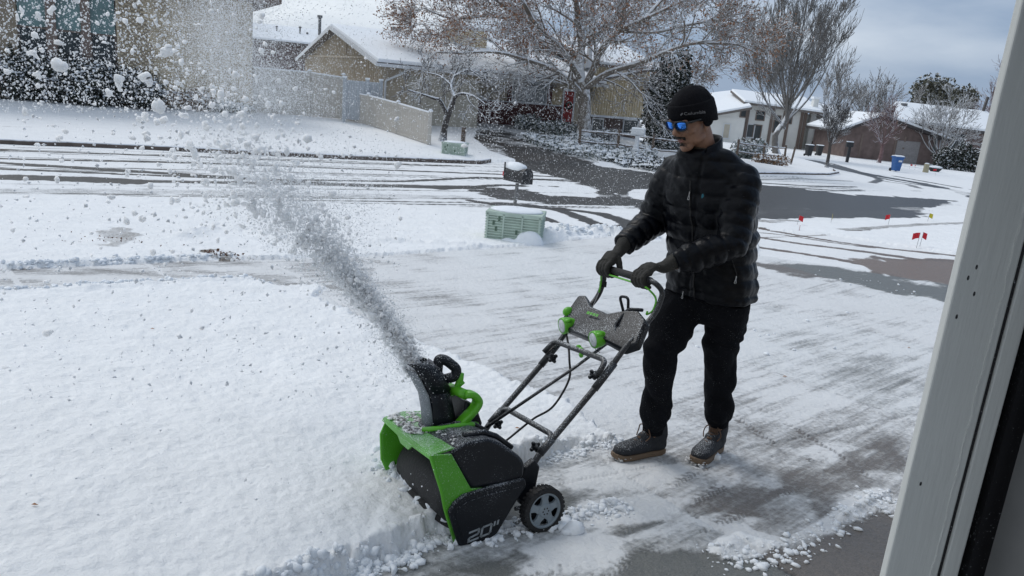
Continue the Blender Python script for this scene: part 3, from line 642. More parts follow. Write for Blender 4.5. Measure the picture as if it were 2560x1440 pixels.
# ---------------------------------------------------------------- the garage the picture is taken from
def vplane_x(px, py, Y): return float(aty(px, py, Y)[0])
def build_garage():
    g = empty('garage', (2.2, 0.0, 0), 'open garage doorway with an old white painted door jamb at the right edge', 'garage'); o_ = (2.2, 0, 0)
    Yj = 1.15; x0 = vplane_x(2213, 1440, Yj); x1 = vplane_x(2350, 1440, Yj); x2 = vplane_x(2397, 1440, Yj)
    MB().box(x0, x1 - .0035, Yj, Yj + .019, -.02, 2.3).build('jamb_board', M['paint'], g, bevel=.003, seg=2, org=o_)
    ck = MB(); rr = random.Random(4); ck.tube([(x1 - .016 + rr.uniform(-.0022, .0022), Yj - .0002, -.02 + 2.3 * i / 90) for i in range(91)], [.0012 + rr.random() * .0012 for _ in range(91)], 5); ck.build('paint_seam', M['paint'], g, org=o_)
    for (px_, py_) in ((2442, 668), (2421, 695), (2392, 792), (2436, 735), (2302, 1210)):
        d_ = ray(px_, py_); t_ = (Yj - .0005) / d_[1]; c_ = Cv + d_ * t_; MB().ell((c_[0], Yj + .0004, c_[2]), (.0022, .0012, .0042), nu=8, nv=6).build('nail_hole', M['mail_black'], g, org=o_)
    MB().box(x1 - .003, x1 + .006, Yj + .006, Yj + .018, -.02, 2.3).build('joint_shadow_strip', M['mail_black'], g, org=o_)
    MB().box(x1 + .004, x2, Yj + .001, Yj + .033, -.02, 2.3).build('jamb_strip', M['paint'], g, bevel=.003, org=o_)
    MB().box(x2 - .02, x2 + .012, Yj + .034, Yj + .12, -.02, 2.3).build('frame_stud', M['mail_black'], g, org=o_)
    mb = MB(); mb.box(x2 + .02, x2 + .028, Yj - .34, Yj - .03, 0, 2.25); mb.box(x2 + .028, x2 + .06, Yj - .03, Yj - .026, 0, 2.25); mb.build('door_track', M['metal'], g, org=o_)
    MB().box(x2 + .012, 1.95, Yj + .0, Yj + .12, -.02, 2.3).build('front_wall', M['mail_black'], g, org=o_)  # black colour stands in for the shade of the gap past the jamb
    MB().box(x0 + .16, 6.5, Yj + .125, Yj + .145, -.1, 2.9).build('outside_cladding', M['siding_tan'], g, org=o_)
    MB().box(-4.6, 2.05, -.1, Yj + .1, 2.5, 2.6).build('shade_ceiling', M['grey_wall'], g, org=o_)  # unseen ceiling strip, added and cut short to hold sky light off the jamb
    MB().box(1.95, 2.05, -.1, Yj + .12, 0, 2.5).build('side_wall', M['grey_wall'], g, org=o_)  # unseen wall piece, added to dim the light reaching the jamb
    MB().box(-4.0, x0 + .03, Yj, Yj + .12, 2.2, 2.5).build('shade_header', M['paint'], g, org=o_)  # out-of-view door header, added to take some light off the jamb
    MB().box(-4.6, -4.0, Yj, Yj + .12, 0, 2.5).build('front_wall', M['paint'], g, org=o_)
    MB().box(-4.8, x0 + .02, Yj + .125, Yj + .145, 2.3, 2.9).build('outside_cladding', M['siding_tan'], g, org=o_)
build_garage()

# ---------------------------------------------------------------- houses
def T_uv(v, u, z): return uvz(v, u, z)
def pxrect(px0, py0, px1, py1, u):
    """wall rectangle on plane u from opposite photograph corners (v0, v1, z0, z1)"""
    v0, z1 = onplane_u(px0, py0, u); v1, z0 = onplane_u(px1, py1, u); return min(v0, v1), max(v0, v1), min(z0, z1), max(z0, z1)
def window(parent, v0, v1, z0, z1, u, org, frame='trim_white', glass='glass', mull=0, fw=.06, trans=0, depth=.05):
    w = MB(T_uv)
    w.box(v0 - fw, v1 + fw, u - depth, u - .002, z1, z1 + fw); w.box(v0 - fw, v1 + fw, u - depth - .02, u - .002, z0 - fw, z0); w.box(v0 - fw, v0, u - depth, u - .003, z0, z1); w.box(v1, v1 + fw, u - depth, u - .003, z0, z1)
    for i in range(mull): c = v0 + (v1 - v0) * (i + 1) / (mull + 1); w.box(c - .025, c + .025, u - depth + .006, u - .004, z0, z1)
    for i in range(trans): c = z0 + (z1 - z0) * (i + 1) / (trans + 1); w.box(v0, v1, u - depth + .008, u - .005, c - .02, c + .02)
    f = w.build('window', M[frame], parent, org=org); MB(T_uv).box(v0, v1, u - .02, u - .0045, z0, z1).build('pane', M[glass], f, org=(0, 0, 0)) if False else None
    p = MB(T_uv).box(v0, v1, u - .02, u - .0045, z0, z1).build('pane', M[glass], f, org=org); return f
def bricks(parent, rows, near_pt, bm, org, per=.213, rh=.077, limit=300, joint=.012, proud=.012, seed=2):
    """rows: (v0, v1, z0, z1, u) wall rectangles; real bricks standing proud of the mortar, the nearest 300 as parts"""
    rg = random.Random(seed); L_ = []
    for v0, v1, z0, z1, u in rows:
        n = int((z1 - z0) / rh)
        for i in range(n):
            z = z0 + i * rh; off = (i % 2) * per / 2; v = v0 - off
            while v < v1:
                a = max(v, v0) + joint / 2; b = min(v + per, v1) - joint / 2
                if b - a > .03: L_.append((a, b, u, z + joint / 2, z + rh - joint / 2, proud + rg.uniform(-.004, .004)))
                v += per
    L_.sort(key=lambda q: (uvz(q[0], q[2], 0)[0] - near_pt[0]) ** 2 + (uvz(q[0], q[2], 0)[1] - near_pt[1]) ** 2 + (q[3] - near_pt[2]) ** 2)
    unit = MB(T_uv).box(0, per - joint, -proud, 0, 0, rh - joint).build('brick', bm, parent); me = unit.data; first = True
    for a, b, u, z0, z1, pr in L_[:limit]:
        o = unit if first else unit.copy()
        if not first: COL.objects.link(o)
        first = False; o.parent = parent; p = uvz(a, u, z0); o.location = (p[0] - org[0], p[1] - org[1], p[2] - org[2])
        if b - a < per * .8: o.scale = ((b - a) / (per - joint),) * 2 + (1,)
    rest = L_[limit:]
    if rest:
        mb = MB(T_uv)
        for a, b, u, z0, z1, pr in rest: mb.box(a, b, u - pr, u, z0, z1)
        mb.build('brickwork', bm, parent, org=org, fix=False)['kind'] = 'stuff'
def slabroof(parent, pts_lo, th, snow, org, name='roof', m='roof', sth=.10):
    """roof plane given by its corner points (world), thickness down; snow blanket on top"""
    n = len(pts_lo); P_ = [Vector(p) - Vector(org) for p in pts_lo]; nv = (P_[1] - P_[0]).cross(P_[2] - P_[0]).normalized(); nv = nv if nv.z > 0 else -nv
    b = MB(); b.add([p for p in P_] + [p - Vector((0, 0, th)) for p in P_], [tuple(range(n)), tuple(range(2 * n - 1, n - 1, -1))] + [(i, n + i, n + (i + 1) % n, (i + 1) % n) for i in range(n)]); r = b.build(name, M[m], parent)
    if snow:
        c = sum(P_, Vector()) / n; ins = [p + (c - p).normalized() * .07 for p in P_]; s = MB(); s.add([p + nv * .004 for p in ins] + [p + (c - p).normalized() * .06 + nv * sth for p in ins], [tuple(range(n))[::-1], tuple(range(n, 2 * n))] + [(i, (i + 1) % n, n + (i + 1) % n, n + i) for i in range(n)])
        s.build('roof_snow', M['snow'], r, bevel=.03)
    return r

def house_left():
    u = 34.8; v1 = onplane_u(632, 150, u)[0]; v0 = v1 - 12.5; org = uvz(v1 - 5, u, -.5)
    h = empty('house', org, 'large tan brick house with three tall windows behind the snowy bushes at upper left', 'house')
    z0, z1 = -.75, 4.05
    wl, _ = onplane_u(45, 100, u); wr, _ = onplane_u(292, 100, u)
    mb = MB(T_uv); mb.box(v0, wl, u + .003, u + .3, z0, z1); mb.box(wr, v1, u + .003, u + .3, z0, z1); mb.box(wl, wr, u + .003, u + .3, z0, .15); mb.box(v1 - .3, v1, u + .31, u + 9, z0, z1); mb.build('wall', M['mortar'], h, org=org)
    bricks(h, [(v0 + 5, wl, z0, z1, u), (wr, v1, z0, z1, u)], (*uvz(wl, u, 0)[:2], 1.5), M['brick_tan'], org)
    edges = [45, 118, 140, 205, 226, 290]
    vs = [onplane_u(p, 90, u)[0] for p in edges]
    MB(T_uv).box(wl, wr, u + .16, u + .3, .15, z1).build('wall', M['trim_brown'], h, org=org)
    for a, b in ((0, 1), (2, 3), (4, 5)):
        zt = onplane_u((edges[a] + edges[b]) / 2, 70 + (edges[a] - 45) * .11, u)[1]
        zb = .30
        window(h, vs[a] + .05, vs[b] - .05, zb, zt, u + .16, org, 'trim_brown', 'glass', 0, .05)
        MB(T_uv).box(vs[a] + .02, vs[b] - .02, u + .10, u + .158, zt + .07, z1).build('window_panel', M['glass_teal'], h, org=org)
    for a, b in ((1, 2), (3, 4)): MB(T_uv).box(vs[a] - .02, vs[b] + .02, u - .03, u + .159, .1, z1).build('mullion_post', M['trim_brown'], h, org=org)
    # eave with soffit, hip roof above
    ov = .95; ez = 4.0
    c = [uvz(v0 - 1, u - ov, ez), uvz(v1 + ov, u - ov, ez), uvz(v1 + ov, u + 9, ez), uvz(v0 - 1, u + 9, ez)]
    MB(T_uv).box(v0 - 1, v1 + ov, u - ov, u + 9, ez, ez + .04).build('soffit', M['brick_brown'], h, org=org)
    MB(T_uv).box(v0 - 1, v1 + ov, u - ov - .03, u - ov, ez, ez + .22).build('fascia', M['trim_brown'], h, org=org)
    MB(T_uv).box(v1 + ov, v1 + ov + .03, u - ov, u + 9, ez, ez + .22).build('fascia', M['trim_brown'], h, org=org)
    rz = 6.6; R0 = uvz(v0 - 1, u + 4, rz); R1 = uvz(v1 - 3.2, u + 4, rz)
    slabroof(h, [uvz(v0 - 1, u - ov, ez + .24), uvz(v1 + ov, u - ov, ez + .24), R1, R0], .05, True, org)
    slabroof(h, [uvz(v1 + ov, u - ov, ez + .24), uvz(v1 + ov, u + 9, ez + .24), R1], .05, True, org)
    return v1, u
HL_v, HL_u = house_left()

def house_back():
    """low house seen between the brick house and the garage gable"""
    u = 62; v0, zt = onplane_u(560, 104, u); v1, _ = onplane_u(800, 110, u); zr = onplane_u(720, 70, u + 5)[1]; org = uvz((v0 + v1) / 2, u, -.3)
    h = empty('house', org, 'distant dark brown house with a flat snowy roof and a vent pipe, behind the fence', 'house')
    ze = onplane_u(700, 106, u)[1]; v1b = onplane_u(1040, 120, u + 4)[0]
    MB(T_uv).box(v0, v1b, u, u + 9, -.4, ze - .02).build('wall', M['brick_brown'], h, org=org)
    slabroof(h, [uvz(v0 - 1, u - .6, ze + .05), uvz(v1b + .3, u - .6, ze + .05), uvz(v1b - 3, u + 5, zr), uvz(v0 - 1, u + 5, zr)], .18, True, org, sth=.14)
    slabroof(h, [uvz(v0 - 1, u + 10.6, ze), uvz(v0 - 1, u + 5, zr - .02), uvz(v1b - 3, u + 5, zr - .02), uvz(v1b + .3, u + 10.6, ze)], .18, False, org)
    for px, py, hh, r in ((799, 78, 1.05, .12), (750, 85, .5, .06), (768, 96, .4, .05), (692, 92, .75, .05)):
        v, z = onplane_u(px, py, u + 2.5); b = MB(); p = Vector(uvz(v, u + 2.5, z - .3)) - Vector(org); b.tube([p, p + Vector((0, 0, hh + .3))], r, 10); 
        if r > .08: b.tube([p + Vector((0, 0, hh + .25)), p + Vector((0, 0, hh + .45))], r * 1.7, 10)
        else: b.ell(p + Vector((0, 0, hh + .3)), (r * 2, r * 2, r * 1.5))
        b.build('vent_pipe', M['metal'], h)
    v, z = onplane_u(990, 75, u + 6); c = MB(T_uv); c.box(v - .35, v + .35, u + 5.6, u + 6.4, z - 1.2, z + .25); c.box(v - .42, v + .42, u + 5.5, u + 6.5, z - .2, z - .1); o = c.build('chimney', M['metal'], h, org=org); MB(T_uv).box(v - .5, v + .5, u + 5.5, u + 6.5, z + .42, z + .47).build('chimney_cap', M['metal'], o, org=org)
    va, za = onplane_u(960, 80, u + 6); vb, zb = onplane_u(1022, 87, u + 6); MB(T_uv).box(va, vb, u + 5, u + 7, za - .9, za - .15).build('roof_box', M['stucco'], h, org=org)
house_back()

def house_mid():
    """split-level house: garage gable at its left, brick and cream front"""
    u = 36.6; z0 = -.55
    vK = onplane_u(1000, 200, u)[0]; org = uvz(vK + 5, u, -.4)
    h = empty('house', org, 'tan split-level house with snowy garage gable, maroon brick front and red front door', 'house')
    W = lambda px, py: onplane_u(px, py, u)
    # gable wall, perpendicular to the street, plane v = vG
    uf = 36.6 - 2.4; vG = onplane_u(958, 200, uf)[0]
    ug1, ze = onplane_v(778, 160, vG); ug0, zeR = onplane_v(958, 156, vG); up, zp = onplane_v(846, 68, vG); ue = onplane_v(744, 136, vG)[0]
    ug1 = max(ug0 + 7.5, min(ug1, ug0 + 12)); ze = zeR
    um = (ug0 + ug1) / 2; zpk = onplane_v(846, 72, vG)[1]; um = onplane_v(846, 72, vG)[0]; um = max(ug0 + 2.5, um)
    ug1 = 2 * um - ug0
    g = MB(T_uv); g.add([(vG, ug0, z0), (vG, ug1, z0), (vG, ug1, ze), (vG, um, zpk - .1), (vG, ug0, ze), (vG + .2, ug0, z0), (vG + .2, ug1, z0), (vG + .2, ug1, ze), (vG + .2, um, zpk - .1), (vG + .2, ug0, ze)],
        [(0, 1, 2, 3, 4), (9, 8, 7, 6, 5), (0, 5, 6, 1), (1, 6, 7, 2), (2, 7, 8, 3), (3, 8, 9, 4), (4, 9, 5, 0)]); g.build('gable_wall', M['siding_tan'], h, org=org)
    n = int((ug1 - ug0) / .3); first = None
    for i in range(n):
        uu = ug0 + .15 + (ug1 - ug0) * i / n; zt = ze + (zpk - .12 - ze) * (1 - abs(uu - um) / (um - ug0)) - .04
        b = MB(T_uv).box(vG - .03, vG - .002, uu - .02, uu + .02, z0, zt).build('batten', M['siding_tan'], h, org=org)
    zb = onplane_v(860, 142, vG)[1]; MB(T_uv).box(vG - .05, vG - .031, ug0, ug1 - 1, zb - .05, zb + .05).build('belly_band', M['siding_tan'], h, org=org)
    for c in (-.16, .16):
        lv = MB(T_uv); uc, zc = onplane_v(865 , 112, vG); uc -= c + .0
        for k in range(8): lv.box(vG - .06, vG - .031, uc - .12, uc + .12, zc - .4 + k * .1, zc - .34 + k * .1)
        lv.build('gable_vent', M['siding_tan'], h, org=org)
    ov = .45; oe = .55; vr = onplane_u(1300, 190, uf)[0]; sl = (zpk - ze) / (um - ug0); zE = ze - sl * oe + .08; zP = zpk + .08
    slabroof(h, [uvz(vG - ov, ug0 - oe, zE), uvz(vr, ug0 - oe, zE), uvz(vr, um, zP), uvz(vG - ov, um, zP)], .10, True, org, sth=.16)
    slabroof(h, [uvz(vG - ov, ug1 + oe, zE), uvz(vG - ov, um, zP), uvz(vr, um, zP), uvz(vr, ug1 + oe, zE)], .10, True, org, sth=.16)
    # rake boards and gutter
    for ua, ub in ((ug0 - oe, um), (ug1 + oe, um)):
        a = uvz(vG - ov - .03, ua, zE - .16); b_ = uvz(vG - ov - .03, ub, zP - .16); c_ = uvz(vG - ov, ua, zE - .16); d_ = uvz(vG - ov, ub, zP - .16)
        q = [a, b_, (b_[0], b_[1], b_[2] + .2), (a[0], a[1], a[2] + .2), c_, d_, (d_[0], d_[1], d_[2] + .2), (c_[0], c_[1], c_[2] + .2)]
        MB().add(q, [(0, 1, 2, 3), (7, 6, 5, 4), (0, 4, 5, 1), (1, 5, 6, 2), (2, 6, 7, 3), (3, 7, 4, 0)]).build('rake_board', M['trim_white'], h, org=org)
    MB(T_uv).box(vG - ov, vr, ug0 - oe - .1, ug0 - oe, zE - .16, zE - .02).build('gutter', M['trim_white'], h, org=org)
    ds = MB(); dz = lambda v, u_, z: Vector(uvz(v, u_, z)); ds.tube(round_corner([dz(vG + .9, ug0 - oe, zE - .12), dz(vG + .85, ug0 - oe, zE - .3), dz(vG + .12, ug0 - .06, zE - .75), dz(vG + .12, ug0 - .06, z0)], .08), .05, 8); ds.build('downspout', M['trim_white'], h, org=org)
    # garage front, facing the street
    vD0 = vG; v195 = onplane_u(1195, 300, uf)[0]
    MB(T_uv).box(vG + .2, v195, ug0, ug0 + .2, z0, ze).build('wall', M['siding_tan'], h, org=org)
    MB(T_uv).box(v195 - .2, v195, ug0 + .2, u + .2, z0, ze).build('wall', M['stucco'], h, org=org)
    MB(T_uv).box(onplane_u(1018, 250, uf)[0], v195 - .03, ug0 - .03, ug0 - .002, z0, onplane_u(1100, 196, uf)[1]).build('garage_door', M['stucco'], h, org=org)
    zq = zE; vend = W(1612, 300)[0]
    # main front: brick below, tan above, big window, door
    vb0 = v195; vb1 = W(1400, 300)[0]; zb0 = -.62; zb1 = W(1300, 258)[1]
    MB(T_uv).box(vb0, W(1475, 300)[0], u + .003, u + .3, zb0, zE - .1).build('wall', M['siding_tan'], h, org=org)
    MB(T_uv).box(vb0, vb1, u - .10, u + .002, zb0, zb1).build('brick_base', M['mortar_dark'], h, org=org)
    bricks(h, [(vb0, vb1, zb0, zb1, u - .10)], (*uvz(vb1 - 2, u, 0)[:2], .2), M['brick_red'], org, seed=5)
    MB(T_uv).box(vb0 - .02, vb1, u - .16, u - .0, zb1 + .001, zb1 + .06).build('sill_band', M['trim_white'], h, org=org)
    va, vb_, za, zb_ = pxrect(1283, 214, 1362, 262, u); window(h, va, vb_, zb1 + .1, max(zb_, zb1 + 1.2), u - .001, org, 'trim_white', 'glass_white', 2, .06)
    MB(T_uv).box(W(1268, 240)[0], W(1280, 240)[0], u - .05, u - .002, zb1 + .07, zE - .3).build('pilaster', M['brick_red'], h, org=org)
    MB(T_uv).box(W(1368, 240)[0], W(1379, 240)[0], u - .05, u - .002, zb1 + .07, zE - .3).build('pilaster', M['brick_red'], h, org=org)
    vd0, vd1 = W(1407, 270)[0], W(1430, 270)[0]; zd0, zd1 = W(1405, 320)[1], W(1418, 228)[1]
    d = MB(T_uv).box(vd0, vd1, u - .06, u - .01, zd0, zd1).build('door', M['door_red'], h, org=org)
    for zz in (.2, .55, .78): MB(T_uv).box(vd0 + .12, vd1 - .12, u - .075, u - .061, zd0 + (zd1 - zd0) * zz - .2, zd0 + (zd1 - zd0) * zz + .2).build('door_panel', M['door_red'], d, org=org)
    wr = MB(); c = Vector(uvz((vd0 + vd1) / 2, u - .12, zd0 + (zd1 - zd0) * .62)); wr.tube([c + Vector((E1[0] * .17 * math.cos(a), E1[1] * .17 * math.cos(a), .17 * math.sin(a))) for a in np.linspace(0, 6.2832, 17)], .05, 6); wr.build('door_wreath', M['evergreen'], d, org=org)
    fr = MB(T_uv)
    for a, b in ((vd0 - .1, vd0 - .01), (vd1 + .01, vd1 + .1)): fr.box(a, b, u - .08, u - .003, zd0, zd1)
    fr.box(vd0 - .1, vd1 + .1, u - .08, u - .003, zd1 + .003, zd1 + .12); fr.build('door_frame', M['trim_white'], h, org=org)
    MB(T_uv).box(W(1380, 240)[0], vd0 - .12, u - .03, u - .003, zb1 + .065, zd1 + .1).build('siding_panel', M['siding_cream'], h, org=org)
    MB(T_uv).box(vd0 - .6, vd1 + .7, u - 1.2, u - .10, zd0 - .16, zd0 - .01).build('door_step', M['kerb'], h, org=org)
    MB(T_uv).box(vb0, vb1 + 2, u - 1.1, u + .3, zE - .12, zE + .02).build('soffit', M['trim_white'], h, org=org)
    # cream upper wing, cantilevered over brick
    uw = u - .4; Wv = lambda px, py: onplane_u(px, py, uw); vw0 = Wv(1476, 260)[0]; vw1 = Wv(1612, 290)[0]; zw0 = Wv(1480, 288)[1]; zw1 = zw0 + 2.6
    MB(T_uv).box(vw0, vw1, uw, uw + 8, zw0, zw1).build('upper_wall', M['siding_cream'], h, org=org)
    nb = 22
    for i in range(nb): v = vw0 + .08 + (vw1 - vw0 - .16) * i / (nb - 1); MB(T_uv).box(v - .02, v + .02, uw - .035, uw - .002, zw0 + .002, zw1).build('batten', M['siding_cream'], h, org=org)
    for i in range(10): v = W(1384, 240)[0] + (vd0 - .15 - W(1384, 240)[0]) * i / 9; MB(T_uv).box(v - .012, v + .012, u - .045, u - .0305, zb1 + .07, zd1).build('batten', M['siding_cream'], h, org=org)
    MB(T_uv).box(vw0 - .03, vw1 + .03, uw - .05, uw - .036, zw0 - .08, zw0 + .04).build('belly_band', M['trim_white'], h, org=org)
    MB(T_uv).box(vw0, vw1, u, u + 8, -.9, zw0 - .003).build('lower_wall', M['mortar_dark'], h, org=org)
    bricks(h, [(vw0, vw1, -.9, zw0 - .02, u)], (*uvz(vw0 + 1, u, 0)[:2], 0), M['brick_brown'], org, limit=250, seed=7)
    for r in ((1482, 297, 1503, 330), (1560, 300, 1590, 333)):
        a, b, c, d2 = pxrect(*r, u); window(h, a, b, max(c, -.6), d2, u - .012, org, 'trim_white', 'glass', 0, .06)
    # upper-storey roof and the main roof right of the gable
    zr0 = zw1; 
    slabroof(h, [uvz(vw0 - .6, uw - .6, zr0 + .05), uvz(vw1 + .6, uw - .6, zr0 + .05), uvz(vw1 + .6, uw + 4.2, zr0 + 1.5), uvz(vw0 - .6, uw + 4.2, zr0 + 1.5)], .12, True, org, sth=.14)
    slabroof(h, [uvz(vw1 + .6, uw + 9, zr0), uvz(vw0 - .6, uw + 9, zr0), uvz(vw0 - .6, uw + 4.2, zr0 + 1.48), uvz(vw1 + .6, uw + 4.2, zr0 + 1.48)], .12, False, org)
    slabroof(h, [uvz(vr + .02, ug0 - oe, zE), uvz(vw0 - .62, ug0 - oe, zE), uvz(vw0 - .62, um, zP), uvz(vr + .02, um, zP)], .10, True, org, sth=.15)
    MB(T_uv).box(vr + .02, vw0 - .62, ug0 - oe - .1, ug0 - oe, zE - .16, zE - .02).build('gutter', M['trim_white'], h, org=org)
    # tan chimney mass above the roof, seen through the big tree
    cv, cz = onplane_u(1165, 96, u + 4); c = MB(T_uv).box(cv - .9, cv + .9, u + 3.2, u + 4.6, zE + .3, cz + .4).build('chimney', M['siding_cream'], h, org=org)
    MB(T_uv).box(cv - 1.0, cv + 1.0, u + 3.1, u + 4.7, cz + .401, cz + .55).build('chimney_cap', M['trim_white'], c, org=org)
house_mid()

def box_at(px, py, Y): return aty(px, py, Y)
def house_white():
    g0 = G(1830, 362); Yc = 78.; 
    def X(px, py, Y=Yc): return aty(px, py, Y)
    zb = -3.0; cor = X(1970, 300); org = (cor[0], Yc, -2.2)
    h = empty('house', org, 'white clapboard house with snowy roof and white chimney behind the bare tree', 'house')
    xl = X(1770, 320)[0]; xm = X(1862, 300)[0]; xn = X(2030, 300)[0]; xr = X(2075, 300)[0]
    zl = X(1785, 288)[2]; zt = X(1862, 270)[2]; zt2 = X(1960, 268)[2]; zr = X(2035, 279)[2]
    # left wing with a shed gable, main wing with board siding
    lw = MB(); lw.add([(xl, Yc, zb), (xm, Yc, zb), (xm, Yc, zt), (xl, Yc, zl), (xl, Yc + 9, zb), (xm, Yc + 9, zb), (xm, Yc + 9, zt), (xl, Yc + 9, zl)], [(0, 1, 2, 3), (7, 6, 5, 4), (0, 4, 5, 1), (1, 5, 6, 2), (2, 6, 7, 3), (3, 7, 4, 0)]); lw.build('wall', M['siding_white'], h, org=org)
    n = 22
    for i in range(n):
        z = zb + (zl - zb) * i / n; c = MB(); c.add([(xl, Yc - .002, z), (xm, Yc - .002, z), (xm, Yc - .035, z), (xl, Yc - .035, z), (xl, Yc - .002, z + .19), (xm, Yc - .002, z + .19)], [(0, 1, 2, 3), (3, 2, 5, 4), (0, 3, 4), (1, 5, 2)]); c.build('clapboard', M['siding_white'], h, org=org)
    mw = MB(); Y2 = Yc + 1.5; mw.add([(xm, Y2, zb), (xn, Y2, zb), (xn, Y2, zr), (xm, Y2, zt2), (xm, Y2 + 9, zb), (xn, Y2 + 9, zb), (xn, Y2 + 9, zr), (xm, Y2 + 9, zt2)], [(0, 1, 2, 3), (7, 6, 5, 4), (0, 4, 5, 1), (1, 5, 6, 2), (2, 6, 7, 3), (3, 7, 4, 0)]); mw.build('wall', M['siding_white'], h, org=org)
    for i in range(24):
        z = zb + (zr - zb) * i / 24; c = MB(); c.add([(xm + .4, Y2 - .002, z), (xn, Y2 - .002, z), (xn, Y2 - .035, z), (xm + .4, Y2 - .035, z), (xm + .4, Y2 - .002, z + .18), (xn, Y2 - .002, z + .18)], [(0, 1, 2, 3), (3, 2, 5, 4), (0, 3, 4), (1, 5, 2)]); c.build('clapboard', M['siding_white'], h, org=org)
    def wn(px0, py0, px1, py1, Y, fr='trim_white', gl='glass', name='window'):
        a = X(px0, py0, Y); b = X(px1, py1, Y); f = MB(); w = .1
        f.box(a[0] - w, b[0] + w, Y - .10, Y - .04, a[2], a[2] + w); f.box(a[0] - w, b[0] + w, Y - .12, Y - .04, b[2] - w, b[2]); f.box(a[0] - w, a[0], Y - .10, Y - .041, b[2], a[2]); f.box(b[0], b[0] + w, Y - .10, Y - .041, b[2], a[2]); o = f.build(name, M[fr], h, org=org)
        MB().box(a[0], b[0], Y - .07, Y - .045, b[2], a[2]).build('pane', M[gl], o, org=org)
    wn(1870, 311, 1881, 343, Y2); wn(1886, 313, 1897, 352, Y2, 'trim_brown'); wn(1893, 278, 1908, 300, Y2, 'trim_brown'); wn(1962, 280, 1976, 308, Y2, 'trim_brown', 'glass'); wn(1938, 290, 1944, 330, Y2, 'trim_brown'); wn(1854, 272, 1863, 292, Yc, 'trim_brown')
    wn(1811, 310, 1820, 345, Yc, 'trim_white', 'stucco', 'side_door')
    for px in (1867, 1928, 1969, 2003, 2012): a = X(px, 300, Y2); MB().box(a[0] - .14, a[0] + .14, Y2 - .13, Y2 - .04, zb, zr).build('brown_board', M['trim_brown'], h, org=org)
    # right side wing with chimney
    MB().box(xn, xn + 4.5, Y2 + 1.2, Y2 + 8, zb, zr - .3).build('wall', M['siding_white'], h, org=org)
    wn(2028, 355, 2040, 372, Y2 + 1.2, 'trim_brown')
    ca = X(2048, 250); cb = X(2066, 250); ch = MB().box(ca[0] + .2, cb[0], Y2 + .4, Y2 + 1.1, zb, X(2055, 248)[2]).build('chimney', M['siding_white'], h, org=org); MB().box(ca[0] + .1, cb[0] + .1, Y2 + .3, Y2 + 1.2, X(2055, 248)[2] + .002, X(2055, 242)[2]).build('chimney_cap', M['snow'], ch, org=org)
    # roofs
    a = X(1775, 296); 
    slabroof(h, [(xl - 1.5, Yc - .8, zl - .35), (xm + .3, Yc - .8, zt + .12), (xm + 1.2, Yc + 9, zt + 1.7), (xl - .5, Yc + 9, zl + 1.6)], .2, True, org, sth=.2)
    slabroof(h, [(xm - .2, Y2 - .9, zt2 + .15), (xn + 1.2, Y2 - .9, zr - .05), (xn + 1.2, Y2 + 5, zr + 1.25), (xm - .2, Y2 + 5, zt2 + 1.25)], .2, True, org, sth=.2)
    slabroof(h, [(xn + 1.3, Y2 + .4, zr - .3), (xn + 5.2, Y2 + .4, zr - .6), (xn + 5.2, Y2 + 5, zr + .5), (xn + 1.3, Y2 + 5, zr + .9)], .2, True, org, sth=.2)
    b = MB(); p = X(1856, 248, Yc + 4); b.box(p[0] - .3, p[0] + .3, Yc + 3.7, Yc + 4.2, p[2] - .8, p[2] + .1); b.build('roof_vent', M['metal'], h, org=org)
house_white()
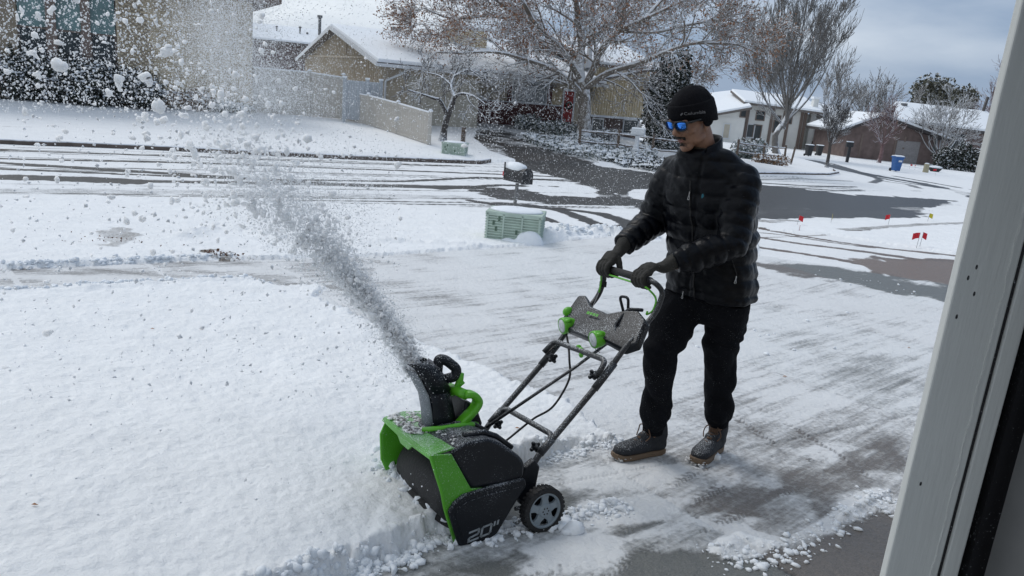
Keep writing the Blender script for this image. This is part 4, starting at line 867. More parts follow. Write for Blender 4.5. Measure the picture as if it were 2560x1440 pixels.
def house_red():
    Yc = 70.
    def X(px, py, Y=Yc): return aty(px, py, Y)
    zb = -3.2; c0 = X(2250, 380); org = (c0[0], Yc, -2.2)
    h = empty('house', org, 'dark red-brown brick house with two snowy roofs behind the blue bin at far right', 'house')
    xa = X(2110, 380)[0]; xb = X(2330, 380)[0]; xp = X(2200, 300)[0]; ze = X(2130, 318)[2]; zp = X(2200, 287)[2]; ze2 = X(2318, 344)[2]
    g = MB(); g.add([(xa, Yc, zb), (xb, Yc, zb), (xb, Yc, ze2), (xp, Yc, zp - .1), (xa, Yc, ze - .3), (xa, Yc + 8, zb), (xb, Yc + 8, zb), (xb, Yc + 8, ze2), (xp, Yc + 8, zp - .1), (xa, Yc + 8, ze - .3)], [(0, 1, 2, 3, 4), (9, 8, 7, 6, 5), (0, 5, 6, 1), (1, 6, 7, 2), (2, 7, 8, 3), (3, 8, 9, 4), (4, 9, 5, 0)]); g.build('wall', M['brick_brown'], h, org=org)
    for px in (2150, 2236, 2258): a = X(px, 370); MB().box(a[0] - .08, a[0] + .08, Yc - .05, Yc - .002, zb, ze2 - .1).build('wall_board', M['trim_brown'], h, org=org)
    gd0, gd1 = X(2238, 380)[0], X(2296, 380)[0]; gd = MB().box(gd0, gd1, Yc - .04, Yc - .002, zb, X(2260, 352)[2]).build('garage_door', M['grey_wall'], h, org=org)
    for k in range(3): MB().box(gd0 + .1, gd1 - .1, Yc - .07, Yc - .041, zb + 1.2 + k * .65, zb + 1.7 + k * .65).build('door_panel', M['grey_wall'], gd, org=org)
    slabroof(h, [(xp, Yc - .7, zp), (xb + .9, Yc - .7, ze2 + .05), (xb + .9, Yc + 8, ze2 + .05), (xp, Yc + 8, zp)], .22, True, org, m='fascia_dark', sth=.2)
    slabroof(h, [(xp - .02, Yc - .7, zp), (xa - .9, Yc - .7, ze - .35), (xa - .9, Yc + 8, ze - .35), (xp - .02, Yc + 8, zp)], .22, True, org, m='fascia_dark', sth=.2)
    Y3 = Yc + 6; xr0 = X(2215, 300, Y3)[0]; xr1 = X(2520, 330, Y3)[0]; za = X(2300, 310, Y3)[2]; zr = X(2300, 262, Y3 + 4)[2]
    MB().box(xr0, xr1, Y3, Y3 + 8, zb, za).build('rear_wall', M['brick_brown'], h, org=org)
    slabroof(h, [(xr0 - .8, Y3 - .8, za + .15), (xr1, Y3 - .8, za - .25), (xr1, Y3 + 4.2, zr - .2), (xr0 + 2.2, Y3 + 4.2, zr)], .25, True, org, m='fascia_dark', sth=.22)
    for px in (2328, 2395): a = X(px, 340, Y3); MB().box(a[0] - .7, a[0] + .7, Y3 - .06, Y3 - .002, za - 2.6, za - .6).build('window', M['glass'], h, org=org)
    v = MB(); p = X(2260, 262, Y3 + 3); v.box(p[0] - .25, p[0] + .25, Y3 + 2.8, Y3 + 3.2, p[2] - .6, p[2] + .15); v.build('roof_vent', M['metal'], h, org=org)
house_red()
# ---------------------------------------------------------------- snow blower (local frame: x across, y towards the handle, z up)
BM = Matrix(((0.5165813630241473, 0.8541983009658739, -0.05906740220399526, -0.1722143440675565), (-0.848668446269502, 0.519947365246728, 0.09703919661402338, 2.9049723709486126),
             (0.11360265702272826, 0.0, 0.9935262635267255, -0.06306202077091601), (0, 0, 0, 1)))
def BW(x, y, z): return BM @ Vector((x, y, z))
def arcpts(c, r, a0, a1, n, x=None):
    return [(c[0] + r * math.cos(math.radians(a0 + (a1 - a0) * i / n)), c[1] + r * math.sin(math.radians(a0 + (a1 - a0) * i / n))) for i in range(n + 1)]
def build_blower():
    R_ = empty('snow_blower', mw=BM, label='green and black walk-behind snow blower throwing snow, pushed by the man in black', cat='snow blower')
    g, k = M['green'], M['black']
    # auger housing: two side walls, curved back plate, lip
    far = [(-.185, .262), (-.215, .20), (-.212, .09), (-.172, -.005), (-.10, -.02), (-.02, -.05), (.03, .06), (.02, .2), (-.06, .27)]
    near = [(-.224, .292), (-.176, .139), (-.162, .07), (-.112, -.092), (-.05, -.095), (.0, -.02), (.0, .12), (-.055, .129), (-.14, .283)]
    hs = MB(); hs.prism(far, -.274, -.262); hs.build('side_wall', g, R_, bevel=.004)
    hs = MB(); hs.prism(near, .256, .268); hs.build('side_wall', g, R_, bevel=.004)
    prof = [(-.205, .270), (-.12, .283), (-.03, .272), (.02, .235), (.045, .17), (.045, .09), (.02, .01), (-.03, -.05), (-.09, -.082)]
    mb = MB(); th = .007; vs = []; n = len(prof)
    for xi, x in enumerate((-.262, .256)):
        sh_ = .0 if xi == 0 else .014
        for (y, z) in prof: vs.append((x, y - sh_, z + sh_ * .8))
        for (y, z) in prof: vs.append((x, y - sh_ + th * .3, z + sh_ * .8 + th))
    fs = []
    for i in range(n - 1):
        fs += [(i, i + 1, 2 * n + i + 1, 2 * n + i), (n + i, 3 * n + i, 3 * n + i + 1, n + i + 1), (i, n + i, n + i + 1, i + 1), (2 * n + i, 2 * n + i + 1, 3 * n + i + 1, 3 * n + i)]
    fs += [(0, 2 * n, 3 * n, n), (n - 1, 2 * n - 1, 4 * n - 1, 3 * n - 1)]
    mb.add(vs, fs); mb.build('auger_shroud', g, R_, autosmooth=True, bevel=.002)
    # front lip: folded edge with a dip in its middle
    lip = MB(); pts = [(-.27, -.212, .258), (-.27, -.205, .272), (.262, -.222, .286), (.262, -.226, .272), (.08, -.223, .262), (.04, -.222, .235), (-.05, -.217, .232), (-.09, -.214, .252)]
    back = [(p[0], p[1] + .012, p[2]) for p in pts]; m_ = len(pts)
    lip.add(pts + back, [tuple(range(m_)), tuple(range(2 * m_ - 1, m_ - 1, -1))] + [(i, m_ + i, m_ + (i + 1) % m_, (i + 1) % m_) for i in range(m_)]); lip.build('front_lip', g, R_, bevel=.002)
    # edge flange of the near wall
    fl = MB(); fl.tube([(.262, -.226, .288), (.262, -.178, .139), (.262, -.164, .07), (.262, -.114, -.094)], .006, 8); fl.build('wall_flange', M['green_clean'], R_, smooth=True)
    fl = MB(); fl.tube([(-.268, -.187, .262), (-.268, -.217, .20), (-.268, -.214, .09), (-.268, -.174, -.005)], .006, 8); fl.build('wall_flange', M['green_clean'], R_, smooth=True)
    # auger: drum with two spiral paddles
    au = MB(); cy, cz = -.085, .065
    au.loft([((x, cy, cz), (0, .035, 0), (0, 0, .035)) for x in (-.255, .25)], 16)
    au_o = au.build('auger', M['rubber'], R_, smooth=True)
    for s in (0, math.pi):
        pd = MB(); vs = []; fs = []; n = 26
        for i in range(n + 1):
            x = -.25 + .5 * i / n; a = s + (x / .25) ** 2 * 1.1 * (1 if x < 0 else 1) + .6
            for rr, da in ((.03, -.10), (.112, -.22), (.112, .02), (.03, .16)): vs.append((x, cy + rr * math.cos(a + da), cz + rr * math.sin(a + da)))
        for i in range(n):
            for j in range(4): fs.append((i * 4 + j, i * 4 + (j + 1) % 4, i * 4 + 4 + (j + 1) % 4, i * 4 + 4 + j))
        fs += [(0, 1, 2, 3), (n * 4, n * 4 + 1, n * 4 + 2, n * 4 + 3)]
        pd.add(vs, fs); pd.build('paddle', M['rubber'], au_o)
    dr = MB(); dr.loft([((x, cy + .02, cz + .005), (0, r, 0), (0, 0, r)) for x, r in ((-.24, .085), (-.2, .108), (.0, .112), (.2, .108), (.245, .10))], 22); dr.build('auger_rubber_cover', M['rubber'], R_, smooth=True)
    sb = MB(); sb.box(-.255, .25, -.115, -.095, -.10, -.075); sb.build('scraper_bar', k, R_, bevel=.003)
    # motor cover: rounded black shell over the near half and the rear
    mc = MB(); secs = [(.012, .94, .006), (.03, 1.0, 0), (.15, 1.0, 0), (.25, 1.0, 0), (.268, .98, .003)]
    base = [(-.150, .292), (-.07, .318), (.02, .316), (.075, .292), (.16, .225), (.188, .19), (.186, .13), (.14, .11), (-.055, .125), (-.10, .20)]
    cyy = sum(p[0] for p in base) / len(base); czz = sum(p[1] for p in base) / len(base); vs = []
    for x, s, _ in secs: vs += [(x, cyy + (p[0] - cyy) * s, czz + (p[1] - czz) * s) for p in base]
    kk = len(base); fs = [tuple(range(kk)), tuple((len(secs) - 1) * kk + i for i in range(kk))] + [(i * kk + j, i * kk + (j + 1) % kk, (i + 1) * kk + (j + 1) % kk, (i + 1) * kk + j) for i in range(len(secs) - 1) for j in range(kk)]
    mc.add(vs, fs); mc.build('motor_cover', M['black_snowy'], R_, bevel=.016, seg=4, autosmooth=True)
    rc = MB(); rc.prism([(.03, .25), (.10, .255), (.16, .215), (.18, .17), (.175, .06), (.10, -.03), (.02, -.04)], -.262, .20); rc.build('rear_cover', M['black_snowy'], R_, bevel=.014, seg=3, autosmooth=True)
    rg = MB(); rg.tube([(.20, -.06, .322), (.205, .03, .322), (.20, .085, .296), (.20, .16, .236)], .012, 8); rg.tube([(.06, -.03, .321), (.06, .05, .312), (.06, .12, .268)], .01, 8); rg.build('cover_ridge', M['black_snowy'], R_, smooth=True)
    # side panels with the size decal
    sp = [(-.157, .060), (-.135, .092), (-.094, .116), (.03, .128), (.178, .132), (.188, .10), (.124, .018), (.058, -.075), (.02, -.096), (-.092, -.098), (-.112, -.085)]
    P1 = MB(); P1.prism(sp, .262, .286); P1.build('side_panel', k, R_, bevel=.010, seg=4, autosmooth=True)
    P2 = MB(); P2.prism([(p[0] - .02, p[1]) for p in sp], -.292, -.268); P2.build('side_panel', k, R_, bevel=.010, seg=4, autosmooth=True)
    ins = [(p[0] * .84 + .001, (p[1] - .01) * .8 + .005) for p in sp]; P3 = MB(); P3.prism(ins, .2855, .2885); P3.build('panel_inset', k, R_, bevel=.0013)
    # 20" decal: outlined block digits made of strips
    dc = MB(); X0, X1 = .2884, .2896
    def D(u, v): return (-.075 + u * .0125 + v * .0022, -.078 + v * .0105 + u * .0020)
    def strip(a, b, w=.23):
        (ax, ay), (bx, by) = a, b; dx, dy = bx - ax, by - ay; l = math.hypot(dx, dy); nx, ny = -dy / l * w, dx / l * w; ex, ey = dx / l * w, dy / l * w
        q = [(ax - ex + nx, ay - ey + ny), (ax - ex - nx, ay - ey - ny), (bx + ex - nx, by + ey - ny), (bx + ex + nx, by + ey + ny)]
        dc.prism([D(*p) for p in q], X0, X1)
    def poly(pts, w=.23):
        for a, b in zip(pts[:-1], pts[1:]): strip(a, b, w)
    poly([(0, 3.7), (2.9, 3.7), (3.2, 3.3), (3.2, 2.3), (2.9, 1.95), (.4, 1.6), (.1, 1.3), (.1, .2), (3.3, .2)], .36)
    poly([(4.4, .6), (4.4, 3.3), (4.8, 3.7), (7.2, 3.7), (7.6, 3.3), (7.6, .6), (7.2, .2), (4.8, .2), (4.4, .6)], .36)
    poly([(8.7, 2.7), (8.7, 3.9)], .3); poly([(9.9, 2.7), (9.9, 3.9)], .3)
    dc.build('size_decal', M['decal'], R_)
    # chute: turntable ring, curved open channel, deflector, grip
    cx, cy2, cz2 = -.035, -.052, .283
    rb = MB(); rb.loft([((cx, cy2, cz2 + h), (r, 0, 0), (0, r, 0)) for h, r in ((-.012, .092), (.004, .092), (.012, .084), (.02, .074))], 32); rb.build('chute_ring', k, R_, smooth=True)
    axis = Vector((-.33, -.94, 0)).normalized(); side = Vector((axis.y, -axis.x, 0))
    def channel(levels, a0, a1, t=.005, n=18):
        vs = []; fs = []; m2 = n + 1
        for c, r in levels:
            for rr in (r, r - t):
                for i in range(m2):
                    a = math.radians(a0 + (a1 - a0) * i / n); d = axis * math.cos(a) + side * math.sin(a); vs.append(Vector(c) + d * rr)
        for i in range(len(levels) - 1):
            b = i * 2 * m2; c2 = b + 2 * m2
            for j in range(n): fs += [(b + j, b + j + 1, c2 + j + 1, c2 + j), (b + m2 + j, c2 + m2 + j, c2 + m2 + j + 1, b + m2 + j + 1)]
            fs += [(b, c2, c2 + m2, b + m2), (b + n, b + m2 + n, c2 + m2 + n, c2 + n)]
        l = (len(levels) - 1) * 2 * m2
        for j in range(n): fs += [(j, m2 + j, m2 + j + 1, j + 1), (l + j, l + j + 1, l + m2 + j + 1, l + m2 + j)]
        return vs, fs
    def cpos(h, f): return (cx + axis.x * f, cy2 + axis.y * f, cz2 + h)
    ch = MB(); ch.add(*channel([(cpos(.012, 0), .073), (cpos(.06, .004), .068), (cpos(.12, .012), .062), (cpos(.18, .03), .062)], 62, 298)); ch.build('chute', k, R_, autosmooth=True, smooth=True)
    ch = MB(); ch.add(*channel([(cpos(.16, .022), .069), (cpos(.22, .05), .070), (cpos(.265, .085), .070), (cpos(.285, .115), .066)], 70, 290)); df = ch.build('chute_deflector', k, R_, smooth=True)
    ch = MB(); ch.add(*channel([(cpos(.014, 0), .072), (cpos(.08, .008), .068), (cpos(.15, .022), .066), (cpos(.21, .05), .068), (cpos(.25, .075), .066)], -66, 66)); ch.build('chute_front', M['gray_chute'], R_, smooth=True)
    lb = MB(); q0 = Vector(cpos(.268, .045)); lb.prism([(-.02, 0), (.02, 0), (.02, .0015), (-.02, .0015)], 0, .05, 1)
    lb.T = None; lb2 = MB(); lb2.add([q0 + side * .032 + Vector((0, 0, .012)), q0 - side * .028 + Vector((0, 0, .012)), q0 - side * .028 - axis * .045 + Vector((0, 0, -.018)), q0 + side * .032 - axis * .045 + Vector((0, 0, -.018)),
                              q0 + side * .032 + Vector((0, 0, .016)), q0 - side * .028 + Vector((0, 0, .016)), q0 - side * .028 - axis * .045 + Vector((0, 0, -.014)), q0 + side * .032 - axis * .045 + Vector((0, 0, -.014))],
            [(0, 1, 2, 3), (4, 7, 6, 5), (0, 4, 5, 1), (1, 5, 6, 2), (2, 6, 7, 3), (3, 7, 4, 0)]); lb2.build('warning_label', M['logo_grey'], R_)
    gp = MB(); gp.tube(round_corner([cpos(.225, .01), cpos(.288, .005), cpos(.282, -.025), cpos(.245, -.07), cpos(.212, -.066), cpos(.20, -.02)], .014), .0215, 10); gp.build('deflector_grip', k, R_, smooth=True)
    tg = MB(); tg.tube([cpos(.225, -.088), cpos(.20, -.085), cpos(.175, -.075), cpos(.13, -.05)], [.014, .015, .013, .008], 8); tg.tube([cpos(.19, -.10), cpos(.165, -.07)], [.010, .011], 8); tg.build('deflector_trigger', M['green_clean'], R_, smooth=True)
    # curved green deck rim and the carry handle
    dk = MB(); dk.tube([(.02, -.15, .300), (.07, -.085, .312), (.085, -.02, .318), (.075, .04, .312), (.03, .09, .29)], .012, 8); dk.build('deck_rim', M['green_clean'], R_, smooth=True)
    hd = MB(); hp_ = round_corner([(.05, -.01, .300), (.05, .068, .368), (.05, .086, .398), (.05, .062, .43), (.05, .02, .436)], .02); hd.loft([(p, (.030, 0, 0), ((hp_[min(i + 1, len(hp_) - 1)] - hp_[max(i - 1, 0)]).normalized().cross(Vector((1, 0, 0))) * .015)) for i, p in enumerate(hp_)], 16, p=4)
    hd.tube(round_corner([(.05, .03, .43), (.0, .01, .437), (-.15, .0, .432), (-.165, .02, .40), (-.16, .06, .30)], .03), .021, 10); hd.build('carry_handle', M['green_clean'], R_, smooth=True)
    rb = MB()
    for i in range(7): t = i / 6; rb.box(.022, .078, .006 + .066 * t - .002, .006 + .066 * t + .002, .300 + .066 * t, .322 + .066 * t)
    rb.build('handle_rib', M['green_clean'], R_)
    bb = MB(); bb.prism([(.02, .28), (.04, .40), (.09, .37), (.12, .29), (.11, .25)], -.17, .03); bb.build('battery_box', k, R_, bevel=.012, seg=3, autosmooth=True)
    # wheels
    for x in (.288, -.288):
        w = empty('wheel'); w.parent = R_; w.location = (x, .262, -.012); r = .094; s = 1 if x > 0 else -1
        t = MB(); secs = []
        for xx, rr in ((-.024, .074), (-.024, .087), (-.019, .0935), (0, .095), (.019, .0935), (.024, .087), (.024, .074)): secs.append(((xx, 0, 0), (0, rr, 0), (0, 0, rr)))
        t.loft(secs, 48, cap=False); 
        for i in range(30):
            a = 2 * math.pi * i / 30; c, s_ = math.cos(a), math.sin(a); u, v = -s_, c
            for xo in (-.013, .013):
                q = [(xo + dx, c * rr + u * dt, s_ * rr + v * dt) for dx in (-.009, .009) for rr in (.090, .0968) for dt in (-.0055, .0055)]
                t.add(q, [(0, 1, 3, 2), (4, 6, 7, 5), (0, 4, 5, 1), (2, 3, 7, 6), (0, 2, 6, 4), (1, 5, 7, 3)])
        t.build('tyre', M['rubber'], w, smooth=False)
        rm = MB(); rm.loft([((xx, 0, 0), (0, rr, 0), (0, 0, rr)) for xx, rr in ((.012 * s, .0755), (.022 * s, .0755), (.024 * s, .069), (.017 * s, .064), (.012 * s, .065))], 40, cap=False)
        rm.loft([((xx, 0, 0), (0, rr, 0), (0, 0, rr)) for xx, rr in ((.0, .03), (.022 * s, .03), (.027 * s, .024), (.027 * s, .004))], 28)
        for i in range(5):
            a = 2 * math.pi * i / 5 + .3; c, s_ = math.cos(a), math.sin(a); u, v = -s_, c
            q = []
            for rr, hw, d in ((.02, .020, .021), (.046, .013, .020), (.069, .021, .016)):
                for side_ in (-1, 1): q.append((d * s, c * rr + u * hw * side_, s_ * rr + v * hw * side_))
            q += [((p[0] - .012 * s), p[1], p[2]) for p in q]
            rm.add(q, [(0, 1, 3, 2), (2, 3, 5, 4), (6, 8, 9, 7), (8, 10, 11, 9), (0, 2, 8, 6), (2, 4, 10, 8), (1, 7, 9, 3), (3, 9, 11, 5)])
        rm.build('rim', M['rim'], w, autosmooth=True)
        bk = MB(); bk.loft([((xx * s, 0, 0), (0, rr, 0), (0, 0, rr)) for xx, rr in ((-.02, .074), (-.006, .075))], 32); bk.build('wheel_back', M['black'], w)
        hb = MB(); 
        for i in range(6): a = i * math.pi / 3; hb.ell((.0275 * s, .013 * math.cos(a), .013 * math.sin(a)), (.0015, .0035, .0035), nu=8, nv=5)
        hb.build('hub_mark', M['rubber'], w)
    ax = MB(); ax.tube([(-.29, .262, -.002), (.29, .262, -.002)], .009, 10); ax.tube([(.26, .15, .0), (.262, .262, -.004)], .009, 8); ax.tube([(-.26, .15, .0), (-.262, .262, -.004)], .009, 8); ax.build('axle', M['tube'], R_, smooth=True)
    # handle frame
    hx = .212; yz = [(.205, .06), (.27, .165), (.33, .225), (.60, .475), (.70, .590), (.875, .742), (.905, .825)]
    for s in (-1, 1):
        br = MB(); br.prism([(.175, .05), (.215, .15), (.26, .175), (.285, .14), (.262, .02), (.24, -.02), (.20, -.01)], s * .205 - .012, s * .205 + .022 if s > 0 else s * .205 + .012); br.build('handle_bracket', M['black'], R_, bevel=.006)
        lt = MB(); lt.tube(smooth_path([(s * hx, y, z) for y, z in yz[:4]], 4), .0135, 12); lt.build('lower_tube', M['tube'], R_, smooth=True)
        MB().tube([(s * hx, .555, .433), (s * hx, .655, .535)], .0168, 12).build('tube_sleeve', M['tube'], R_, smooth=True); MB().tube([(s * hx, .29, .19), (s * hx, .35, .245)], .0168, 12).build('tube_sleeve', M['tube'], R_, smooth=True)
        for y, z in ((.59, .478), (.305, .20)):
            kb = MB(); kx = s * (hx - .045) ; kb.loft([((s * (hx - .016), y - .004, z + .0), (0, .010, 0), (0, 0, .010)), ((kx, y - .004, z), (0, .012, 0), (0, 0, .012)), ((kx - s * .012, y - .004, z), (0, .018, 0), (0, 0, .018))], 12)
            for i in range(4):
                a = i * math.pi / 2 + .5; kb.ell((kx - s * .010, y - .004 + .018 * math.cos(a), z + .018 * math.sin(a)), (.010, .009, .009), nu=8, nv=6)
            kb.build('clamp_knob', M['black'], R_, smooth=True)
    up = [(-hx, .62, .497), (-hx, .70, .590), (-hx, .875, .742), (-hx, .908, .83), (-hx * .93, .878, .888), (hx * .93, .870, .872), (hx, .908, .83), (hx, .875, .742), (hx, .70, .590), (hx, .62, .497)]
    ub = MB(); ub.tube(round_corner(up, .045, 6), .0125, 12); ub.build('upper_handle', M['tube'], R_, smooth=True)
    gr = MB(); gr.tube([(-.16, .8775, .887), (.165, .871, .873)], .0175, 14); gr.tube([(-hx, .898, .79), (-hx, .90, .815)], .018, 12); gr.build('foam_grip', M['rubber'], R_, smooth=True)
    bl = MB(); bl.tube(round_corner([(-.20, .868, .765), (-.205, .882, .81), (-.175, .855, .868), (.165, .848, .850), (.200, .886, .80), (.203, .862, .745), (.19, .835, .728), (.19, .842, .745)], .03, 5), .0045, 8); bl.build('bail_lever', M['green_clean'], R_, smooth=True)
    cw = MB(); cw.tube(smooth_path([(-.2, .868, .765), (-.17, .82, .72), (-.15, .79, .69)], 5), .0018, 5); cw.build('bail_cable', M['wire'], R_)
    for (y, z, w_) in ((.615, .545, .60), (.352, .253, .34)):
        cb = MB(); cb.tube(round_corner([(-hx, w_ - .03, z - .05 + (0.0 if w_ > .5 else -.0)), (-hx + .012, w_ + .02, z + .003), (hx - .012, w_ + .02, z + .003), (hx, w_ - .03, z - .05)], .045, 6), .0125, 12); cb.build('cross_bar', M['tube'], R_, smooth=True)
    # control panel: a saddle-shaped plate between the tubes, seen from its front
    pn = MB(); front = [(-.245, .79, .735), (-.20, .80, .745), (-.12, .775, .706), (.02, .768, .697), (.12, .795, .728), (.19, .80, .738), (.24, .81, .70), (.245, .76, .60), (.20, .712, .572), (.13, .672, .603), (.02, .648, .598), (-.12, .655, .600), (-.20, .662, .600), (-.245, .68, .60)]
    nv = Vector((0, -.66, .75)); n = len(front)
    a_ = [Vector(p) + nv * .022 for p in front]; b_ = [Vector(p) - nv * .022 for p in front]
    pn.add(a_ + b_, [tuple(range(n)), tuple(range(2 * n - 1, n - 1, -1))] + [(i, n + i, n + (i + 1) % n, (i + 1) % n) for i in range(n)]); pn.build('control_panel', M['black_snowy'], R_, bevel=.012, seg=3, autosmooth=True)
    pr = MB(); pr.tube(round_corner([(.205, .80, .755), (.12, .79, .745), (.10, .735, .67), (.16, .70, .62)], .02), .008, 8); pr.build('panel_rib', M['black'], R_, smooth=True)
    pdl = MB()
    for i, (x0, x1) in enumerate(((-.085, -.065), (-.06, -.045), (-.04, -.02), (-.015, .0))):
        c = Vector((x0, .733, .665)); pdl.add([Vector((x0, .728, .676)) + nv * .0235, Vector((x1, .728, .676)) + nv * .0235, Vector((x1, .736, .687)) + nv * .0235, Vector((x0, .736, .687)) + nv * .0235, ], [(0, 1, 2, 3)])
    pdl.build('panel_marking', M['green'], R_)
    for x, yy, zz in ((-.165, .665, .628), (.095, .655, .618)):
        lp = empty('headlight'); lp.parent = R_; lp.location = (x, yy, zz)
        ax3 = Vector((-.10, -.93, -.12)).normalized(); a1 = ax3.orthogonal().normalized(); a2 = ax3.cross(a1)
        h = MB(); h.loft([(ax3 * d, a1 * r, a2 * r) for d, r in ((-.035, .026), (-.01, .036), (.02, .040), (.03, .038), (.03, .033))], 24, cap=False); h.loft([(ax3 * d, a1 * r, a2 * r) for d, r in ((-.035, .026), (-.036, .004))], 24)
        for q in range(2): h.loft([(ax3 * d + a1 * (.038 if q else -.038), a1 * .006, a2 * .010) for d in (-.01, .025)], 8)
        h.build('headlight_housing', M['green_clean'], lp, smooth=True)
        l = MB(); l.loft([(ax3 * d, a1 * r, a2 * r) for d, r in ((.022, .0325), (.030, .031), (.034, .024), (.035, .006))], 24); l.build('lens', M['lamp_glass'], lp, smooth=True)
    ck = MB(); ck.ell((-.232, .715, .675), (.022, .03, .025)); ck.build('panel_clip', M['green_clean'], R_, smooth=True)
    lo = MB(); lo.tube(round_corner([(.098, .79, .71), (.066, .782, .795), (.118, .79, .798), (.116, .795, .71)], .02, 5), .0065, 10); lo.build('chute_crank_loop', M['black'], R_, smooth=True)
    rd = MB(); rd.tube([(.03, .765, .58), (.0, .60, .47), (-.07, .16, .215)], .0072, 10); rd.build('chute_rod', M['tube'], R_, smooth=True)
    tie = MB(); tie.tube([(.03, .70, .555), (.01, .715, .575), (-.01, .70, .57), (.03, .69, .55), (.05, .70, .54)], .0016, 5); tie.build('zip_tie', M['rubber'], R_)
    cl = MB(); cl.ell((.005, .625, .55), (.022, .012, .014)); cl.ell((.02, .618, .532), (.012, .010, .014)); cl.ell((-.018, .63, .562), (.012, .012, .006)); cl.build('rod_clip', M['green_clean'], R_, smooth=True)
    cbl = MB(); cbl.tube(smooth_path([(-.17, .66, .60), (-.10, .63, .55), (-.03, .59, .50), (-.02, .585, .41), (-.04, .52, .29), (-.05, .43, .245), (-.02, .36, .23), (.02, .22, .18), (.02, .16, .16)], 8), .0052, 8); cbl.build('power_cable', M['rubber'], R_, smooth=True)
    # snow caught on the deck and in the cover
    return R_
blower = build_blower()
rg_ = np.random.default_rng(4)
q = [(x, y, .287 + .012 * (x + .26) / .5 + rg_.uniform(-.006, .004)) for x, y in zip(rg_.uniform(-.25, .04, 420), rg_.uniform(-.2, .02, 420)) if math.hypot(x + .035, y + .052) > .085 and (y < -.10 or rg_.random() < .5)]
o = lumps('snow_on_deck', q, rg_.uniform(.006, .016, len(q)), 5, .5, blower); o['kind'] = 'stuff'
q = [(x, y, .31 - max(0, y) * .25 + rg_.uniform(-.004, .003)) for x, y in zip(rg_.normal(.10, .06, 240), rg_.normal(-.05, .035, 240)) if .0 < x < .25]
o = lumps('snow_on_deck', q, rg_.uniform(.003, .009, len(q)), 6, .4, blower); o['kind'] = 'stuff'
# ---------------------------------------------------------------- the man
def remesh(mb, voxel, smooth_it=4, name='tmp'):
    o = mb.build(name, M['jacket'], fix=False)
    r = o.modifiers.new('r', 'REMESH'); r.mode = 'VOXEL'; r.voxel_size = voxel
    if smooth_it:
        s = o.modifiers.new('s', 'SMOOTH'); s.iterations = smooth_it; s.factor = .5
    dg = bpy.context.evaluated_depsgraph_get(); dg.update(); me = bpy.data.meshes.new_from_object(o.evaluated_get(dg))
    n = len(me.vertices); v = np.empty(n * 3, np.float32); me.vertices.foreach_get('co', v); v = v.reshape(-1, 3).astype(float)
    nn = np.empty(n * 3, np.float32); me.vertices.foreach_get('normal', nn); nn = nn.reshape(-1, 3).astype(float)
    old = o.data; bpy.data.objects.remove(o); bpy.data.meshes.remove(old)
    return me, v, nn
def finish(me, v, name, m, parent, org):
    me.vertices.foreach_set('co', (v - np.array(org)).astype(np.float32).ravel()); me.materials.clear(); me.materials.append(m)
    me.polygons.foreach_set('use_smooth', [True] * len(me.polygons)); me.update(); me.name = name
    o = bpy.data.objects.new(name, me); COL.objects.link(o); o.parent = parent; return o
def n3(v, s, seed=0):      # cheap 3D noise from 2D slices
    return (vnoise(v[:, 0] * s + v[:, 2] * s * .7 + seed, v[:, 1] * s - v[:, 2] * s * .5 + 3 * seed, seed) + vnoise(v[:, 2] * s + seed * 2, v[:, 0] * s * .6 - v[:, 1] * s, seed + 5)) - 1
def seg_param(v, pts):
    best = np.full(len(v), 1e9); par = np.zeros(len(v)); acc = 0
    for a, b in zip(pts[:-1], pts[1:]):
        a = np.array(a); b = np.array(b); ab = b - a; l = np.linalg.norm(ab); t = np.clip(((v - a) @ ab) / l ** 2, 0, 1); d = np.linalg.norm(v - a - t[:, None] * ab, axis=1)
        k = d < best; best[k] = d[k]; par[k] = acc + t[k] * l; acc += l
    return best, par
FT = Vector((-.60, -.80, 0)).normalized()      # the chest faces here
RT = Vector((-FT.y * -1, -FT.x, 0)); RT = Vector((FT.y, -FT.x, 0))   # his right
Zv = Vector((0, 0, 1))
